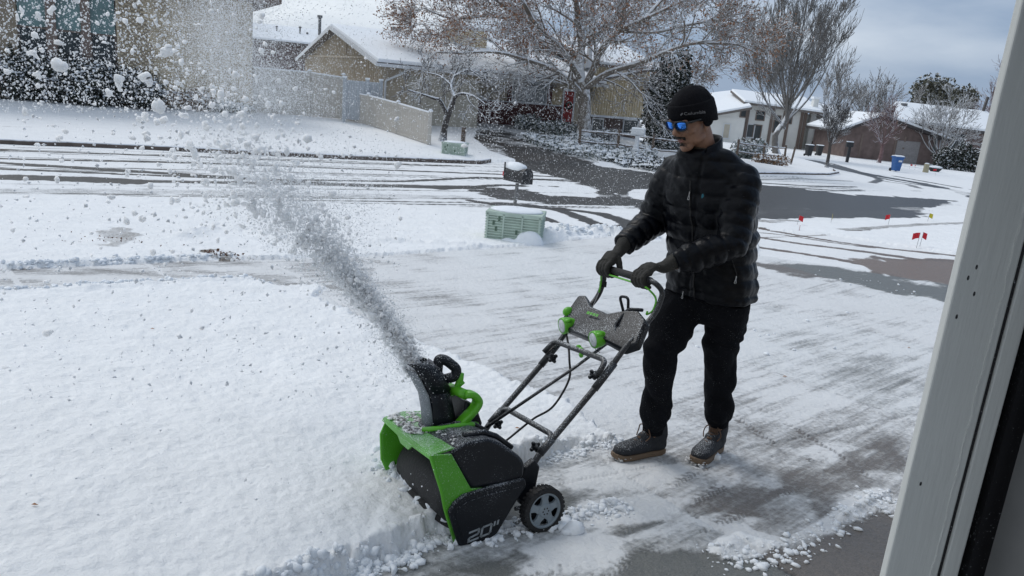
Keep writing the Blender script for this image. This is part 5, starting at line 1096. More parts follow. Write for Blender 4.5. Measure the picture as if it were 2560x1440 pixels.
def build_man():
    fr = G(1608, 1132); fl = G(1775, 1122)
    base = V3(((fr[0] + fl[0]) / 2, (fr[1] + fl[1]) / 2, (fr[2] + fl[2]) / 2)); org = base
    man = empty('person', base, 'man in black beanie, blue mirrored sunglasses, black puffer jacket and sweatpants pushing the snow blower', 'person')
    A = lambda x, y, Y: V3(aty(x, y, Y))
    pel = A(1777, 722, 3.72); waist = A(1778, 640, 3.72); chest = A(1775, 520, 3.70); upper = A(1770, 445, 3.69); neckb = A(1752, 392, 3.67); head = A(1729, 300, 3.62)
    kneeR = A(1652, 872, 3.58); kneeL = A(1800, 868, 3.70); ankR = A(1633, 1070, 3.72); ankL = A(1795, 1052, 3.82)
    hipR = pel + RT * .10 + Vector((0, 0, -.02)); hipL = pel - RT * .10 + Vector((0, 0, -.02))
    # grip points on the handle
    gR = BW(-.150, .877, .887); gL = BW(.115, .872, .874)
    shR = upper + RT * .178 + Zv * .012; shL = upper - RT * .172 + Zv * .018
    elR = A(1630, 556, 3.84); elL = A(1828, 612, 3.44)
    barA = (BW(1, 0, 0) - BW(0, 0, 0)).normalized()          # along the bar, from his right to his left
    wrR = gR + (elR - gR).normalized() * .10 + Zv * .035; wrL = gL + (elL - gL).normalized() * .115 + Zv * .02
    cuffR = gR + (elR - gR).normalized() * .135 + Zv * .035; cuffL = gL + (elL - gL).normalized() * .15 + Zv * .018
    # ---- jacket
    j = MB()
    def sec(c, w, d, tilt=0): return (c, RT * w, FT * d + Zv * tilt)
    j.loft([sec(pel + Zv * -.028, .218, .168), sec(pel + Zv * .0, .222, .175), sec(waist, .215, .175), sec(waist * .5 + chest * .5, .220, .172), sec(chest, .228, .170), sec(chest * .4 + upper * .6, .225, .16), sec(upper, .205, .14), sec(upper * .55 + neckb * .45 + Zv * .01, .155, .115), sec(neckb + Zv * .0, .105, .095), sec(neckb + Zv * .03, .085, .08)], 32, p=2.3)
    for sh, el, cf in ((shR, elR, cuffR), (shL, elL, cuffL)):
        j.ell(sh, (.080, .078, .078), nu=20, nv=12); j.tube([neckb + Zv * -.015, neckb * .5 + sh * .5 + Zv * .004, sh + Zv * .0], [.078, .076, .074], 18)
        up1 = sh * .67 + el * .33; up2 = sh * .33 + el * .67; f1 = el * .6 + cf * .4; f2 = el * .25 + cf * .75
        j.tube([sh, up1, up2, el, f1, f2, cf], [.082, .086, .080, .075, .070, .063, .052], 20)
        j.ell(el, (.068, .068, .068), nu=16, nv=10)
    # collar
    for t, r in ((0, .088), (1, .086)): pass
    me, v, nn = remesh(j, .0075, 5)
    dT, pT = seg_param(v, [pel + Zv * -.1, waist, chest, upper, neckb]); dR, pR = seg_param(v, [shR, elR, cuffR]); dL, pL = seg_param(v, [shL, elL, cuffL])
    def quilt(par, per): return np.abs(np.sin(math.pi * par / per)) ** .55
    arm = np.minimum(dR, dL); par_a = np.where(dR < dL, pR, pL)
    ka = ss(-.03, .03, dT * .55 - arm)
    hh = v[:, 2] + n3(v, 6, 3) * .012
    q = quilt(hh - .02, .078) * (1 - ka) + quilt(par_a + n3(v, 7, 8) * .012, .062) * ka
    zipc = (v - np.array(chest)) @ np.array(RT); fz = (nn @ np.array(FT)) > .25
    zgroove = np.where(fz & (ka < .5), np.exp(-((zipc) / .008) ** 2), 0)
    wr = n3(v, 14, 1) * .010 + n3(v, 34, 2) * .0045
    v2 = v + nn * ((q - .62) * (.0125 - .003 * ka) + wr * 1.25 - zgroove * .008)[:, None]
    finish(me, v2, 'jacket', M['jacket'], man, org)
    jk = man.children[-1]
    # hem band, cuffs
    # collar: open stand-up ring
    cb = MB(); cv = []; n = 30; rings = []
    fwd = (FT + Zv * -.35).normalized()
    for (h, w, d, fl_) in ((-.005, .105, .095, .0), (.045, .092, .088, .0), (.085, .086, .088, .0), (.10, .079, .080, 0), (.085, .071, .072, 0), (.03, .066, .066, 0)):
        ring = []
        for i in range(n + 1):
            a = math.radians(-140 + 280 * i / n); bdir = -FT * math.cos(a) + RT * math.sin(a)
            front = (1 - math.cos(a)) / 2
            c = neckb + Zv * (h + .012 * (1 - front) - .055 * front ** 2 * (h > .02)) - FT * .012
            ring.append(c + RT * (math.sin(a) * w) - FT * (math.cos(a) * d) + FT * (.022 * front * (h < .09)))
        rings.append(ring)
    vs = [p for r in rings for p in r]; m2 = n + 1; fs = [(i * m2 + k, i * m2 + k + 1, (i + 1) * m2 + k + 1, (i + 1) * m2 + k) for i in range(len(rings) - 1) for k in range(n)]
    cb.add(vs, fs); co = cb.build('collar', M['jacket'], jk, smooth=True, org=org)
    md = co.modifiers.new('sub', 'SUBSURF'); md.levels = 1; md.render_levels = 1
    # shirt at the open neck
    st = MB(); st.loft([(neckb + FT * .025 + Zv * -.02, RT * .06, FT * .055), (neckb + FT * .012 + Zv * .045, RT * .060, FT * .06)], 20); st.build('shirt_neck', M['shirt'], man, smooth=True, org=org)
    # zip, pulls and chest mark
    surf = lambda c, a, b: c + FT * b + RT * a
    zp = MB(); zpts = [surf(neckb + Zv * -.02, .0, .135), surf(upper + Zv * .0, .0, .152), surf(chest, .0, .176), surf(chest * .5 + waist * .5, 0, .180), surf(waist, 0, .182), surf(pel, 0, .182)]
    from mathutils.bvhtree import BVHTree
    bvh = BVHTree.FromPolygons([Vector(p) for p in v2], [tuple(p.vertices) for p in me.polygons])
    def onjacket(p, d=-FT, lift=.003):
        hit = bvh.ray_cast(Vector(p) - d * .4, d); return (hit[0] + hit[1] * lift) if hit[0] else Vector(p)
    zl = [onjacket(neckb * (1 - t) + (pel + Zv * -.05) * t + Zv * -.03 * (1 - t), -FT) for t in np.linspace(.12, .97, 26)]
    zp.tube(zl, .0035, 6); zp.build('zip', M['rubber'], jk, org=org)
    def pull(p, s=1.0):
        b = MB(); b.tube([p + FT * .004, p + FT * .006 + Zv * -.012 * s], .0022, 6); b.tube(round_corner([p + Zv * -.012 * s + FT * .006, p + RT * .005 + Zv * -.032 * s + FT * .007, p - RT * .005 + Zv * -.032 * s + FT * .007, p + Zv * -.012 * s + FT * .006], .004, 3), .0016, 6); b.build('zip_pull', M['zip'], jk, org=org)
    pull(zl[2], 1.2); 
    cd = (V3(Cv) - chest).normalized()
    def viewhit(px, py):
        d = V3(ray(px, py)).normalized(); h = bvh.ray_cast(V3(Cv), d); return h[0] - d * .004
    pull(viewhit(1709, 728), 1.1); pull(viewhit(1842, 690), 1.1)
    tm = MB(); p = viewhit(1757, 490); tm.loft([(p + Zv * .011, cd.cross(Zv) * .002, cd * .001), (p + Zv * .004, cd.cross(Zv) * .006, cd * .0015), (p + Zv * -.006, cd.cross(Zv) * .006, cd * .0015), (p + Zv * -.012, cd.cross(Zv) * .003, cd * .001)], 10); tm.build('chest_emblem', M['teal'], jk, org=org)
    pk = MB(); pk.tube([viewhit(1842, 690) + Zv * .004, viewhit(1832, 655), viewhit(1822, 625)], .0028, 5); pk.build('pocket_zip', M['rubber'], jk, org=org)
    # hem band
    # ---- trousers
    t = MB(); t.loft([(pel + Zv * .02, RT * .165, FT * .135), (pel + Zv * -.06, RT * .180, FT * .150), (pel + Zv * -.13, RT * .175, FT * .145), (pel + Zv * -.17, RT * .14, FT * .11)], 28)
    for hp, kn, an, w in ((hipR, kneeR, ankR, 0), (hipL, kneeL, ankL, 1)):
        m1 = hp * .65 + kn * .35 + Zv * -.01; m2_ = hp * .3 + kn * .7
        t.tube([hp + Zv * -.01, m1, m2_, kn, kn * .72 + an * .28 - FT * .010, kn * .42 + an * .58 - FT * .006, kn * .16 + an * .84, an + Zv * .018], [.108, .110, .098, .083, .083, .078, .074, .056], 22)
    me, v, nn = remesh(t, .0075, 4)
    z = v[:, 2]; low = 1 - ss(-.05, .62, z)
    fold = np.abs(np.sin(z * 24 + n3(v, 5, 6) * 7 + v[:, 0] * 16 + v[:, 1] * 9)) ** 1.4
    dkr = np.minimum(np.abs(z - kneeR.z), np.abs(z - kneeL.z)); kf = np.exp(-(dkr / .11) ** 2)
    wr = n3(v, 9, 4) * .016 + n3(v, 22, 5) * .008 + (fold - .5) * (.016 * low + .010 * kf)
    v2 = v + nn * wr[:, None]; finish(me, v2, 'sweatpants', M['pants'], man, org)
    pa = man.children[-1]
    for an in (ankR, ankL):
        c = MB(); c.loft([(an + Zv * h, Vector((r, 0, 0)), Vector((0, r, 0))) for h, r in ((.045, .058), (.03, .060), (.0, .056), (-.02, .054), (-.028, .047))], 22); c.build('ankle_cuff', M['pants'], pa, smooth=True, org=org)
    # ---- boots
    for side_, an, g, yaw, pitch_ in (('R', ankR, fr, math.atan2(-.50, -.87), -.0), ('L', ankL, fl, math.atan2(-.80, -.60), .0)):
        fdir = Vector((math.cos(yaw), math.sin(yaw), 0)); sdir = Vector((-fdir.y, fdir.x, 0))
        gzv = float(gh(an.x, an.y)) + .012
        sl = -.07 * fdir.y      # ground falls away up the drive
        fdir = (fdir + Zv * sl).normalized(); zd = fdir.cross(sdir); zd = zd if zd.z > 0 else -zd
        heel = Vector((an.x, an.y, gzv)) - fdir * .085
        bt = empty('boot', heel - base); bt.parent = man; bt.scale = (1.07,) * 3
        outline = [(-.005, 0), (.0, .026), (.03, .036), (.10, .036), (.17, .044), (.225, .050), (.27, .046), (.300, .028), (.310, .0), (.300, -.026), (.27, -.042), (.225, -.046), (.17, -.038), (.10, -.032), (.03, -.034), (.0, -.024)]
        s = MB(); pts = [fdir * a + sdir * b for a, b in outline]; lay = []
        for h, sc_ in ((0, .985), (.004, 1.0), (.022, 1.0), (.026, .97)):
            lay.append([(fdir * (.15 + (a - .15) * sc_) + sdir * (b * sc_) + zd * (h + (.010 * max(0, (a - .24) / .07) ** 2))) for a, b in outline])
        n = len(outline); vs = [p for l in lay for p in l]
        s.add(vs, [tuple(range(n)), tuple(3 * n + i for i in range(n))] + [(i * n + k, i * n + (k + 1) % n, (i + 1) * n + (k + 1) % n, (i + 1) * n + k) for i in range(3) for k in range(n)]); s.build('sole', M['sole'], bt)
        u = MB(); u.loft([(fdir * y + zd * zc, sdir * w, zd * h) for y, zc, w, h in ((-.004, .05, .018, .03), (.012, .052, .034, .036), (.05, .055, .038, .042), (.10, .056, .040, .046), (.15, .054, .044, .044), (.20, .048, .048, .036), (.245, .043, .047, .030), (.28, .040, .036, .025), (.302, .036, .016, .014))], 22)
        u.loft([(fdir * y + zd * z_, sdir * w, fdir * d) for z_, y, w, d in ((.03, .06, .040, .065), (.07, .058, .041, .062), (.10, .056, .043, .062), (.13, .06, .046, .058), (.155, .066, .048, .056), (.165, .068, .046, .054))], 22)
        u.ell(fdir * .12 + zd * .09, (.05, .036, .035), ax=(fdir, sdir, zd))
        me, v, nn = remesh(u, .005, 3); zz = v @ np.array(zd); v = v + nn * (n3(v, 30, 9) * .004)[:, None]
        dd = np.maximum(0, .024 - zz); v = v + np.array(zd)[None] * dd[:, None] * .9; finish(me, v, 'upper', M['boot'], bt, (0, 0, 0))
        l = MB()
        for i in range(5):
            t_ = i / 4; yb = .185 - .075 * t_; zb = .080 + .062 * t_; w = .026 - .004 * t_
            l.tube([fdir * (yb - .012) + sdir * w + zd * (zb - .010), fdir * (yb + .006) + zd * (zb + .006), fdir * (yb - .022) - sdir * w + zd * (zb + .004)], .0032, 6)
            l.tube([fdir * (yb - .012) - sdir * w + zd * (zb - .010), fdir * (yb + .006) + zd * (zb + .006), fdir * (yb - .022) + sdir * w + zd * (zb + .004)], .0032, 6)
        for s_ in (-1, 1): l.tube(smooth_path([fdir * .115 + zd * .145, fdir * .14 + sdir * .03 * s_ + zd * .150, fdir * .135 + sdir * .045 * s_ + zd * .115, fdir * .15 + sdir * .036 * s_ + zd * .09], 5), .003, 6)
        l.build('lace', M['lace'], bt, smooth=True)
        tg_ = MB(); tg_.loft([(fdir * .125 + zd * .12, sdir * .022, fdir * .012), (fdir * .105 + zd * .165, sdir * .026, fdir * .010), (fdir * .112 + zd * .178, sdir * .02, fdir * .006)], 12); tg_.build('tongue', M['lace'], bt, smooth=True)
        sn_ = lumps('toe_snow', [tuple(fdir * random.uniform(.22, .312) + sdir * random.uniform(-.045, .045) + zd * random.uniform(.0, .02)) for _ in range(46)], np.random.default_rng(3).uniform(.004, .012, 46), 9, .6, bt); sn_['kind'] = 'stuff'
    # ---- gloves
    def glove(gp, A_, wrist, flip):
        w = (wrist - gp); e = w - A_ * w.dot(A_); e.normalize(); s = A_.cross(e).normalized(); s = s if s.z > 0 else -s
        m = MB(); R0 = .031
        for i, off in enumerate((-.034, -.012, .011, .033)):
            o_ = off * flip; ln = (.92, 1.0, .97, .84)[i if flip > 0 else 3 - i] if False else (.9, 1.0, .98, .86)[i]
            pts = []
            for k in range(9):
                a = math.radians(48 + (232 * ln) * k / 8); pts.append(gp + A_ * o_ + (e * math.cos(a) + s * math.sin(a)) * (R0 + .002 * math.sin(k)))
            m.tube([gp + A_ * o_ * .9 + e * .055 + s * .034] + pts, [.013] + [.0142, .0146, .0132, .0136, .0138, .0128, .013, .012, .009], 12)
            m.ell(pts[3], (.0135, .0135, .0135), nu=12, nv=8); m.ell(pts[-1], (.0095,) * 3, nu=10, nv=7)
        # palm and back of the hand
        m.loft([(gp + e * .018 + s * .034, A_ * .044, s * .014), (gp + e * .040 + s * .032, A_ * .046, s * .019), (gp + e * .065 + s * .028 + (wrist - gp - e * .1) * .2, A_ * .041, s * .022), (gp * .25 + wrist * .75 + s * .004, A_ * .034, s * .026), (wrist, A_ * .032, s * .029), (wrist + w.normalized() * .05, A_ * .038, s * .036), (wrist + w.normalized() * .07, A_ * .038, s * .037)], 18, p=2.4)
        tb = -flip   # thumb on the inner side
        th = [gp + e * .06 + s * .016 - A_ * .030 * tb, gp + e * .040 - s * .004 - A_ * .046 * tb, gp + e * .020 - s * .026 - A_ * .050 * tb, gp - e * .008 - s * .034 - A_ * .040 * tb]
        m.tube(th, [.017, .015, .0135, .0105], 12); m.ell(th[-1], (.0108,) * 3, nu=10, nv=7)
        me, v, nn = remesh(m, .0036, 2); v = v + nn * (n3(v, 60, 3) * .0028)[:, None]; finish(me, v, 'glove', M['glove'], man, org)
    glove(gR, barA, wrR, 1); glove(gL, barA, wrL, -1)
    # ---- head, neck: one continuous body hidden where clothes cover it
    hf = Vector((-.80, -.60, 0)).normalized(); down = math.radians(24); F_ = (hf * math.cos(down) - Zv * math.sin(down)).normalized()
    Rr = Vector((hf.y, -hf.x, 0)).normalized(); tilt = math.radians(-3); Rr = (Rr * math.cos(tilt) + Zv * math.sin(tilt)).normalized(); U_ = Rr.cross(F_).normalized(); U_ = U_ if U_.z > 0 else -U_
    hc = head; ax = (Rr, F_, U_)
    Hh = lambda x, y, z: hc + Rr * x + F_ * y + U_ * z
    b = MB()
    b.ell(Hh(0, -.012, .04), (.077, .098, .085), ax); b.ell(Hh(0, .03, -.005), (.068, .070, .075), ax); b.ell(Hh(0, .028, -.055), (.058, .062, .058), ax)
    b.ell(Hh(0, .060, -.100), (.034, .032, .026), ax); b.ell(Hh(0, .078, -.108), (.019, .014, .015), ax); b.ell(Hh(0, .02, -.085), (.048, .055, .03), ax)
    for s in (-1, 1):
        b.ell(Hh(s * .042, .060, -.020), (.024, .026, .022), ax); b.ell(Hh(s * .046, .02, -.075), (.018, .04, .022), ax); b.ell(Hh(s * .03, .078, .030), (.026, .016, .010), ax)
        b.ell(Hh(s * .032, .083, .008), (.014, .010, .008), ax)
        b.ell(Hh(s * .078, -.008, -.012), (.010, .020, .031), ax); b.ell(Hh(s * .076, .004, -.040), (.007, .010, .012), ax)
    b.tube([Hh(0, .088, .022), Hh(0, .100, .004), Hh(0, .116, -.018), Hh(0, .119, -.026)], [.009, .011, .013, .0125], 12)
    for s in (-1, 1): b.ell(Hh(s * .012, .104, -.030), (.009, .011, .008), ax)
    b.ell(Hh(0, .090, -.053), (.024, .010, .006), ax); b.ell(Hh(0, .087, -.066), (.021, .010, .007), ax); b.ell(Hh(0, .086, -.043), (.026, .012, .010), ax)
    b.tube([Hh(0, -.02, -.03), Hh(0, -.03, -.09), neckb + Zv * .05 + FT * .0, neckb + Zv * -.05], [.060, .060, .060, .070], 20)
    # body under the clothes, so that the figure is one surface
    b.loft([sec(neckb + Zv * -.03, .08, .07), sec(upper, .15, .09), sec(chest, .16, .11), sec(waist, .14, .10), sec(pel, .15, .11), sec(pel + Zv * -.1, .15, .10)], 24)
    for sh, el, wr_, g_ in ((shR, elR, wrR, gR), (shL, elL, wrL, gL)): b.tube([upper + (sh - upper) * .6, sh, sh * .5 + el * .5, el, el * .5 + wr_ * .5, wr_], [.06, .055, .048, .042, .038, .026], 14)
    for hp, kn, an in ((hipR, kneeR, ankR), (hipL, kneeL, ankL)): b.tube([hp, hp * .5 + kn * .5, kn, kn * .5 + an * .5, an, an + Zv * -.04], [.085, .078, .058, .055, .042, .038], 14)
    me, v, nn = remesh(b, .0042, 3); finish(me, v, 'body', M['skin'], man, org)
    lp = MB(); lp.loft([(Hh(s, .0975 - abs(s) * .22, -.0575 - abs(s) * .02), U_ * r, F_ * r * .6) for s, r in ((-.023, .001), (-.012, .0032), (0, .0038), (.012, .0032), (.023, .001))], 8)
    lp.loft([(Hh(s, .0955 - abs(s) * .24, -.0675 + abs(s) * .05), U_ * r, F_ * r * .7) for s, r in ((-.02, .001), (-.01, .004), (0, .005), (.01, .004), (.02, .001))], 8); lp.build('lips', M['lips'], man, smooth=True, org=org)
    # hair: moustache, chin and side stubble
    hr = MB(); rr = random.Random(8)
    for i in range(9): x = -.024 + .006 * i; hr.ell(Hh(x, .0965 - x * x * 11, -.0450 - abs(x) * .18), (.0055, .0065, .0048 - abs(x) * .05), ax, 8, 6)
    for i in range(800):
        x = rr.uniform(-.027, .027); y = .0985 - abs(x) * .42 + rr.uniform(-.001, .0005); z = -.0455 - abs(x) * .3 + rr.uniform(-.005, .0045)
        p = Hh(x, y, z); hr.tube([p, p + Rr * (.0035 * (1 if x > 0 else -1)) - U_ * .004 + F_ * .0022], [.0011, .0004], 3, cap=False)
    for i in range(300):
        x = rr.gauss(0, .012); z = -.088 + rr.uniform(-.012, .012); p = Hh(x, .088 - x * x * 8 - abs(z + .088) * .25, z); hr.tube([p, p - U_ * .003 + F_ * .002], [.0006, .0003], 3, cap=False)
    hr.build('moustache', M['hair'], man, org=org)
    # beanie: smooth dome and the broad headband over it
    dm = MB(); dm.ell(Hh(0, -.014, .045), (.094, .114, .108), ax, nu=28, nv=16)
    me, v, nn = remesh(dm, .006, 2)
    lv = v - np.array(Hh(0, 0, 0)); zz = lv @ np.array(U_); yy = lv @ np.array(F_); keepz = .036 + yy * .18
    v = v + np.array(U_)[None] * np.maximum(0, keepz - zz)[:, None] + nn * (n3(v, 45, 3) * .003)[:, None]
    finish(me, v, 'beanie', M['knit'], man, org); bean = man.children[-1]
    hb = MB(); secs = []
    for t, g_ in ((-.01, -.004), (0, .003), (.04, .006), (.5, .007), (.93, .004), (1, .0), (1.0, -.006)):
        c = Hh(0, -.014, 0) + U_ * ((-.006) + t * .092); tl = .34 * (1 - t) + .12 * t
        r1 = (.094 + g_) * (1 - .05 * max(0, t - .5)); r2 = (.112 + g_) * (1 - .04 * max(0, t - .5))
        secs.append((c, Rr * r1, (F_ + U_ * tl).normalized() * r2))
    hb.loft(secs, 40, cap=False); bd = hb.build('headband', M['knit'], bean, smooth=True, org=org)
    for s in (-1, 1):
        fp = MB(); fp.ell(Hh(s * .084, -.016, -.002), (.008, .034, .030), ax); fp.build('ear_cover', M['knit'], bean, smooth=True, org=org)
    # lettering on the band, bent round it
    try:
        cu = bpy.data.curves.new('lettering', 'FONT'); cu.body = 'Columbia'; cu.size = .024; cu.extrude = .0006; cu.align_x = 'CENTER'; tmp = bpy.data.objects.new('t', cu); COL.objects.link(tmp)
        dg = bpy.context.evaluated_depsgraph_get(); dg.update(); me = bpy.data.meshes.new_from_object(tmp.evaluated_get(dg)); bpy.data.objects.remove(tmp)
        n = len(me.vertices); v = np.empty(n * 3, np.float32); me.vertices.foreach_get('co', v); v = v.reshape(-1, 3)
        diam = [(-.047, .006), (-.053, .012), (-.059, .006), (-.053, .0)]
        out = []
        ang0 = math.radians(53)     # from straight ahead towards his left
        for x, y, z in v:
            a = ang0 + x / .108 ; y_ = y + .034
            c = Hh(0, -.014, 0) + U_ * y_; tl = .34 * (1 - (y_ + .006) / .092) + .12 * ((y_ + .006) / .092)
            p = c - Rr * (math.sin(a) * .1025) + (F_ + U_ * tl).normalized() * (math.cos(a) * .1205) ; p += (-Rr * math.sin(a) + F_ * math.cos(a)) * (.0006 + z)
            out.append(p)
        finish(me, np.array([list(p) for p in out]), 'lettering', M['logo_grey'], bean, org)
        lg = MB()
        for k in range(3):
            x = -.060 + k * .004; a = ang0 + x / .108; c = Hh(0, -.014, .041) - Rr * (math.sin(a) * .104) + (F_ + U_ * .22).normalized() * (math.cos(a) * .122); lg.ell(c + U_ * (.003 * (k - 1)), (.0022, .0022, .0045), ax, 6, 5)
        lg.build('emblem', M['logo_grey'], bean, org=org)
    except Exception as e: print('lettering', e)
    # sunglasses
    sg = empty('sunglasses', (0, 0, 0)); sg.parent = man
    frm = MB()
    def lensring(s, r):
        pts = []
        for i in range(20):
            a = 2 * math.pi * i / 20; cx_, sx_ = math.cos(a), math.sin(a); px_ = math.copysign(abs(cx_) ** .75, cx_) * .0265 * r; pz_ = math.copysign(abs(sx_) ** .75, sx_) * .0205 * r
            px2 = px_ + .0025 * (1 if px_ > 0 else -1) * (pz_ > 0); X_ = s * (.0335 + px2 * 1); pts.append(Hh(X_, .112 - abs(X_) ** 2 * 3.4 - .0 * pz_, .012 + pz_ + (.002 if pz_ > 0 else 0)))
        return pts
    for s in (-1, 1):
        a1 = lensring(s, 1.06); a2 = lensring(s, 1.16); frm.tube(a1 + [a1[0], a1[1]], .0034, 6)
        c_ = lensring(s, .98); ln = MB(); ctr = sum(c_, Vector()) / len(c_) + F_ * .002; ln.add([p - F_ * .0004 for p in c_] + [ctr] + [p - F_ * .003 for p in c_] + [ctr - F_ * .003], [(i, (i + 1) % 20, 20) for i in range(20)] + [(21 + (i + 1) % 20, 21 + i, 41) for i in range(20)] + [(i, 21 + i, 21 + (i + 1) % 20, (i + 1) % 20) for i in range(20)])
        lo_ = ln.build('lens', M['lens'], sg, smooth=True, org=org)
        frm.tube([Hh(s * .063, .098, .026), Hh(s * .078, .085, .026), Hh(s * .087, .03, .020), Hh(s * .090, -.01, .010)], [.006, .0062, .0048, .004], 6)
        frm.box  # temples drawn above
    frm.tube([Hh(-.010, .112, .018), Hh(0, .113, .021), Hh(.010, .112, .018)], .0038, 8)
    frm.build('frame', M['frame_black'], sg, smooth=True, org=org)
    return man
man = build_man()
# ---------------------------------------------------------------- fences
def vinyl_fence():
    base = [(632, 288), (772, 292), (856, 300), (919, 314), (992, 337), (1072, 364)]; P_ = [G(*b) for b in base]; P_[0] = P_[1] + (np.array([E1[0], E1[1], 0]) * -3.2)
    org = tuple(P_[3]); f = empty('vinyl_fence', org, 'tan vinyl privacy fence stepping down to the kerb beside the tan garage', 'fence')
    H = [1.85, 1.85, 1.78, 1.22, 1.22, 1.2]
    for i, (p, hh) in enumerate(zip(P_, H)):
        if i == 0: continue
        m = MB(); s = .065; g_ = gz(p[0], p[1]); top = hh if i != 2 else 1.85
        m.box(p[0] - s, p[0] + s, p[1] - s, p[1] + s, g_ - .1, g_ + top + .06); po = m.build('post', M['vinyl'], f, org=org)
        c = MB(); c.box(p[0] - s - .02, p[0] + s + .02, p[1] - s - .02, p[1] + s + .02, g_ + top + .062, g_ + top + .10); c.ell((p[0], p[1], g_ + top + .11), (.075, .075, .045), nu=10, nv=6); c.build('post_cap', M['snow'], po, org=org)
    for i in range(len(P_) - 1):
        a, b = P_[i], P_[i + 1]; d = (b - a); l = math.hypot(d[0], d[1]); d = d / l; n = np.array([-d[1], d[0], 0]); ga, gb = gz(a[0], a[1]) if i else gz(*P_[1][:2]), gz(b[0], b[1]); ha, hb = (H[i], H[i + 1]) if i != 2 else (1.22, 1.22)
        if i == 1: ha, hb = 1.85, 1.78
        def quad(t0, t1, z0a, z1a, th, name, mm):
            q = []
            for s_ in (-th, th):
                for t in (t0, t1):
                    p = a + d * (l * t); gg = ga + (gb - ga) * t; 
                    for z in (z0a, z1a): q.append((p[0] + n[0] * s_, p[1] + n[1] * s_, gg + (z if z < .3 else (ha + (hb - ha) * t) + z - 9)))
            m = MB(); m.add(q, [(0, 1, 3, 2), (4, 6, 7, 5), (0, 4, 5, 1), (2, 3, 7, 6), (0, 2, 6, 4), (1, 5, 7, 3)]); return m.build(name, mm, f, org=org)
        e = .07 / l; quad(e, 1 - e, .02, .14, .04, 'bottom_rail', M['vinyl']); tr = quad(e, 1 - e, 8.88, 9.0, .04, 'top_rail', M['vinyl'])
        nb = max(4, int((l - .14) / .18))
        for k in range(nb): t0 = e + (1 - 2 * e) * k / nb; t1 = e + (1 - 2 * e) * (k + 1) / nb; quad(t0 + .006 / l, t1 - .006 / l, .13, 8.9, .016, 'panel_board', M['vinyl'])
        s = quad(e, 1 - e, 9.002, 9.05, .045, 'rail_snow', M['snow'])
vinyl_fence()
def gate():
    u = 33.6; v0, z1 = onplane_u(862, 200, u); v1 = onplane_u(951, 250, u)[0]; org = uvz(v0, u, -.5); f = empty('gate', org, 'pale grey vinyl gate with snow-capped posts below the garage gable', 'gate'); top = 1.25
    for v in (v0, (v0 * .38 + v1 * .62), v1):
        p = MB(T_uv).box(v - .07, v + .07, u - .07, u + .07, -.7, top + .08).build('post', M['vinyl_grey'], f, org=org); MB(T_uv).box(v - .09, v + .09, u - .09, u + .09, top + .081, top + .16).build('post_cap', M['snow'], p, org=org, bevel=.02)
    n = 13
    for i in range(n): a = v0 + .08 + (v1 - v0 - .16) * i / n; MB(T_uv).box(a + .006, a + (v1 - v0 - .16) / n - .006, u - .015, u + .015, -.4, top - .1).build('board', M['vinyl_grey'], f, org=org)
    MB(T_uv).box(v0 + .08, v1 - .08, u - .03, u + .03, top - .1, top).build('rail', M['vinyl_grey'], f, org=org)
gate()
def rail_fence(pts, label, hgt=1.05):
    P_ = [G(*p) for p in pts]; org = tuple(P_[0]); f = empty('split_rail_fence', org, label, 'fence'); rg = random.Random(3)
    for p in P_:
        g_ = float(gh(p[0], p[1])); m = MB(); m.tube([(p[0], p[1], g_ - .1), (p[0] + .01, p[1], g_ + .5), (p[0] - .01, p[1] + .01, g_ + hgt)], [.07, .065, .06], 7); m.build('post', M['wood_grey'], f, org=org)
    for a, b in zip(P_[:-1], P_[1:]):
        for hh in (.42, .88):
            q = [(a[0] + (b[0] - a[0]) * t, a[1] + (b[1] - a[1]) * t, float(gh(a[0], a[1])) * (1 - t) + float(gh(b[0], b[1])) * t + hh + rg.uniform(-.02, .02) - .03 * math.sin(math.pi * t)) for t in (0, .25, .5, .75, 1)]
            m = MB(); m.tube(q, [.045, .055, .05, .055, .045], 6); m.build('rail', M['wood_grey'], f, org=org)
rail_fence([(1446, 376), (1542, 384), (1628, 396), (1710, 404)], 'weathered split-rail fence behind the white mailbox')
rail_fence([(1840, 398), (1905, 404), (1958, 409)], 'short split-rail fence right of the man, below the bare tree')
p = G(1976, 412); f = empty('fence_post', p, 'leaning wooden post at the end of the short rail fence', 'post'); MB().tube([(0, 0, -.1), (.10, 0, 1.0)], [.06, .055], 7).build('post', M['wood_grey'], f)
p = G(1157, 356); MB().tube([(0, 0, -.1), (.01, 0, .62)], [.10, .09], 10).build('bollard', M['wood_grey'], smooth=False); o = bpy.data.objects['bollard']; o.location = p; tag(o, 'short weathered wooden bollard beside the small ornamental tree', 'bollard')

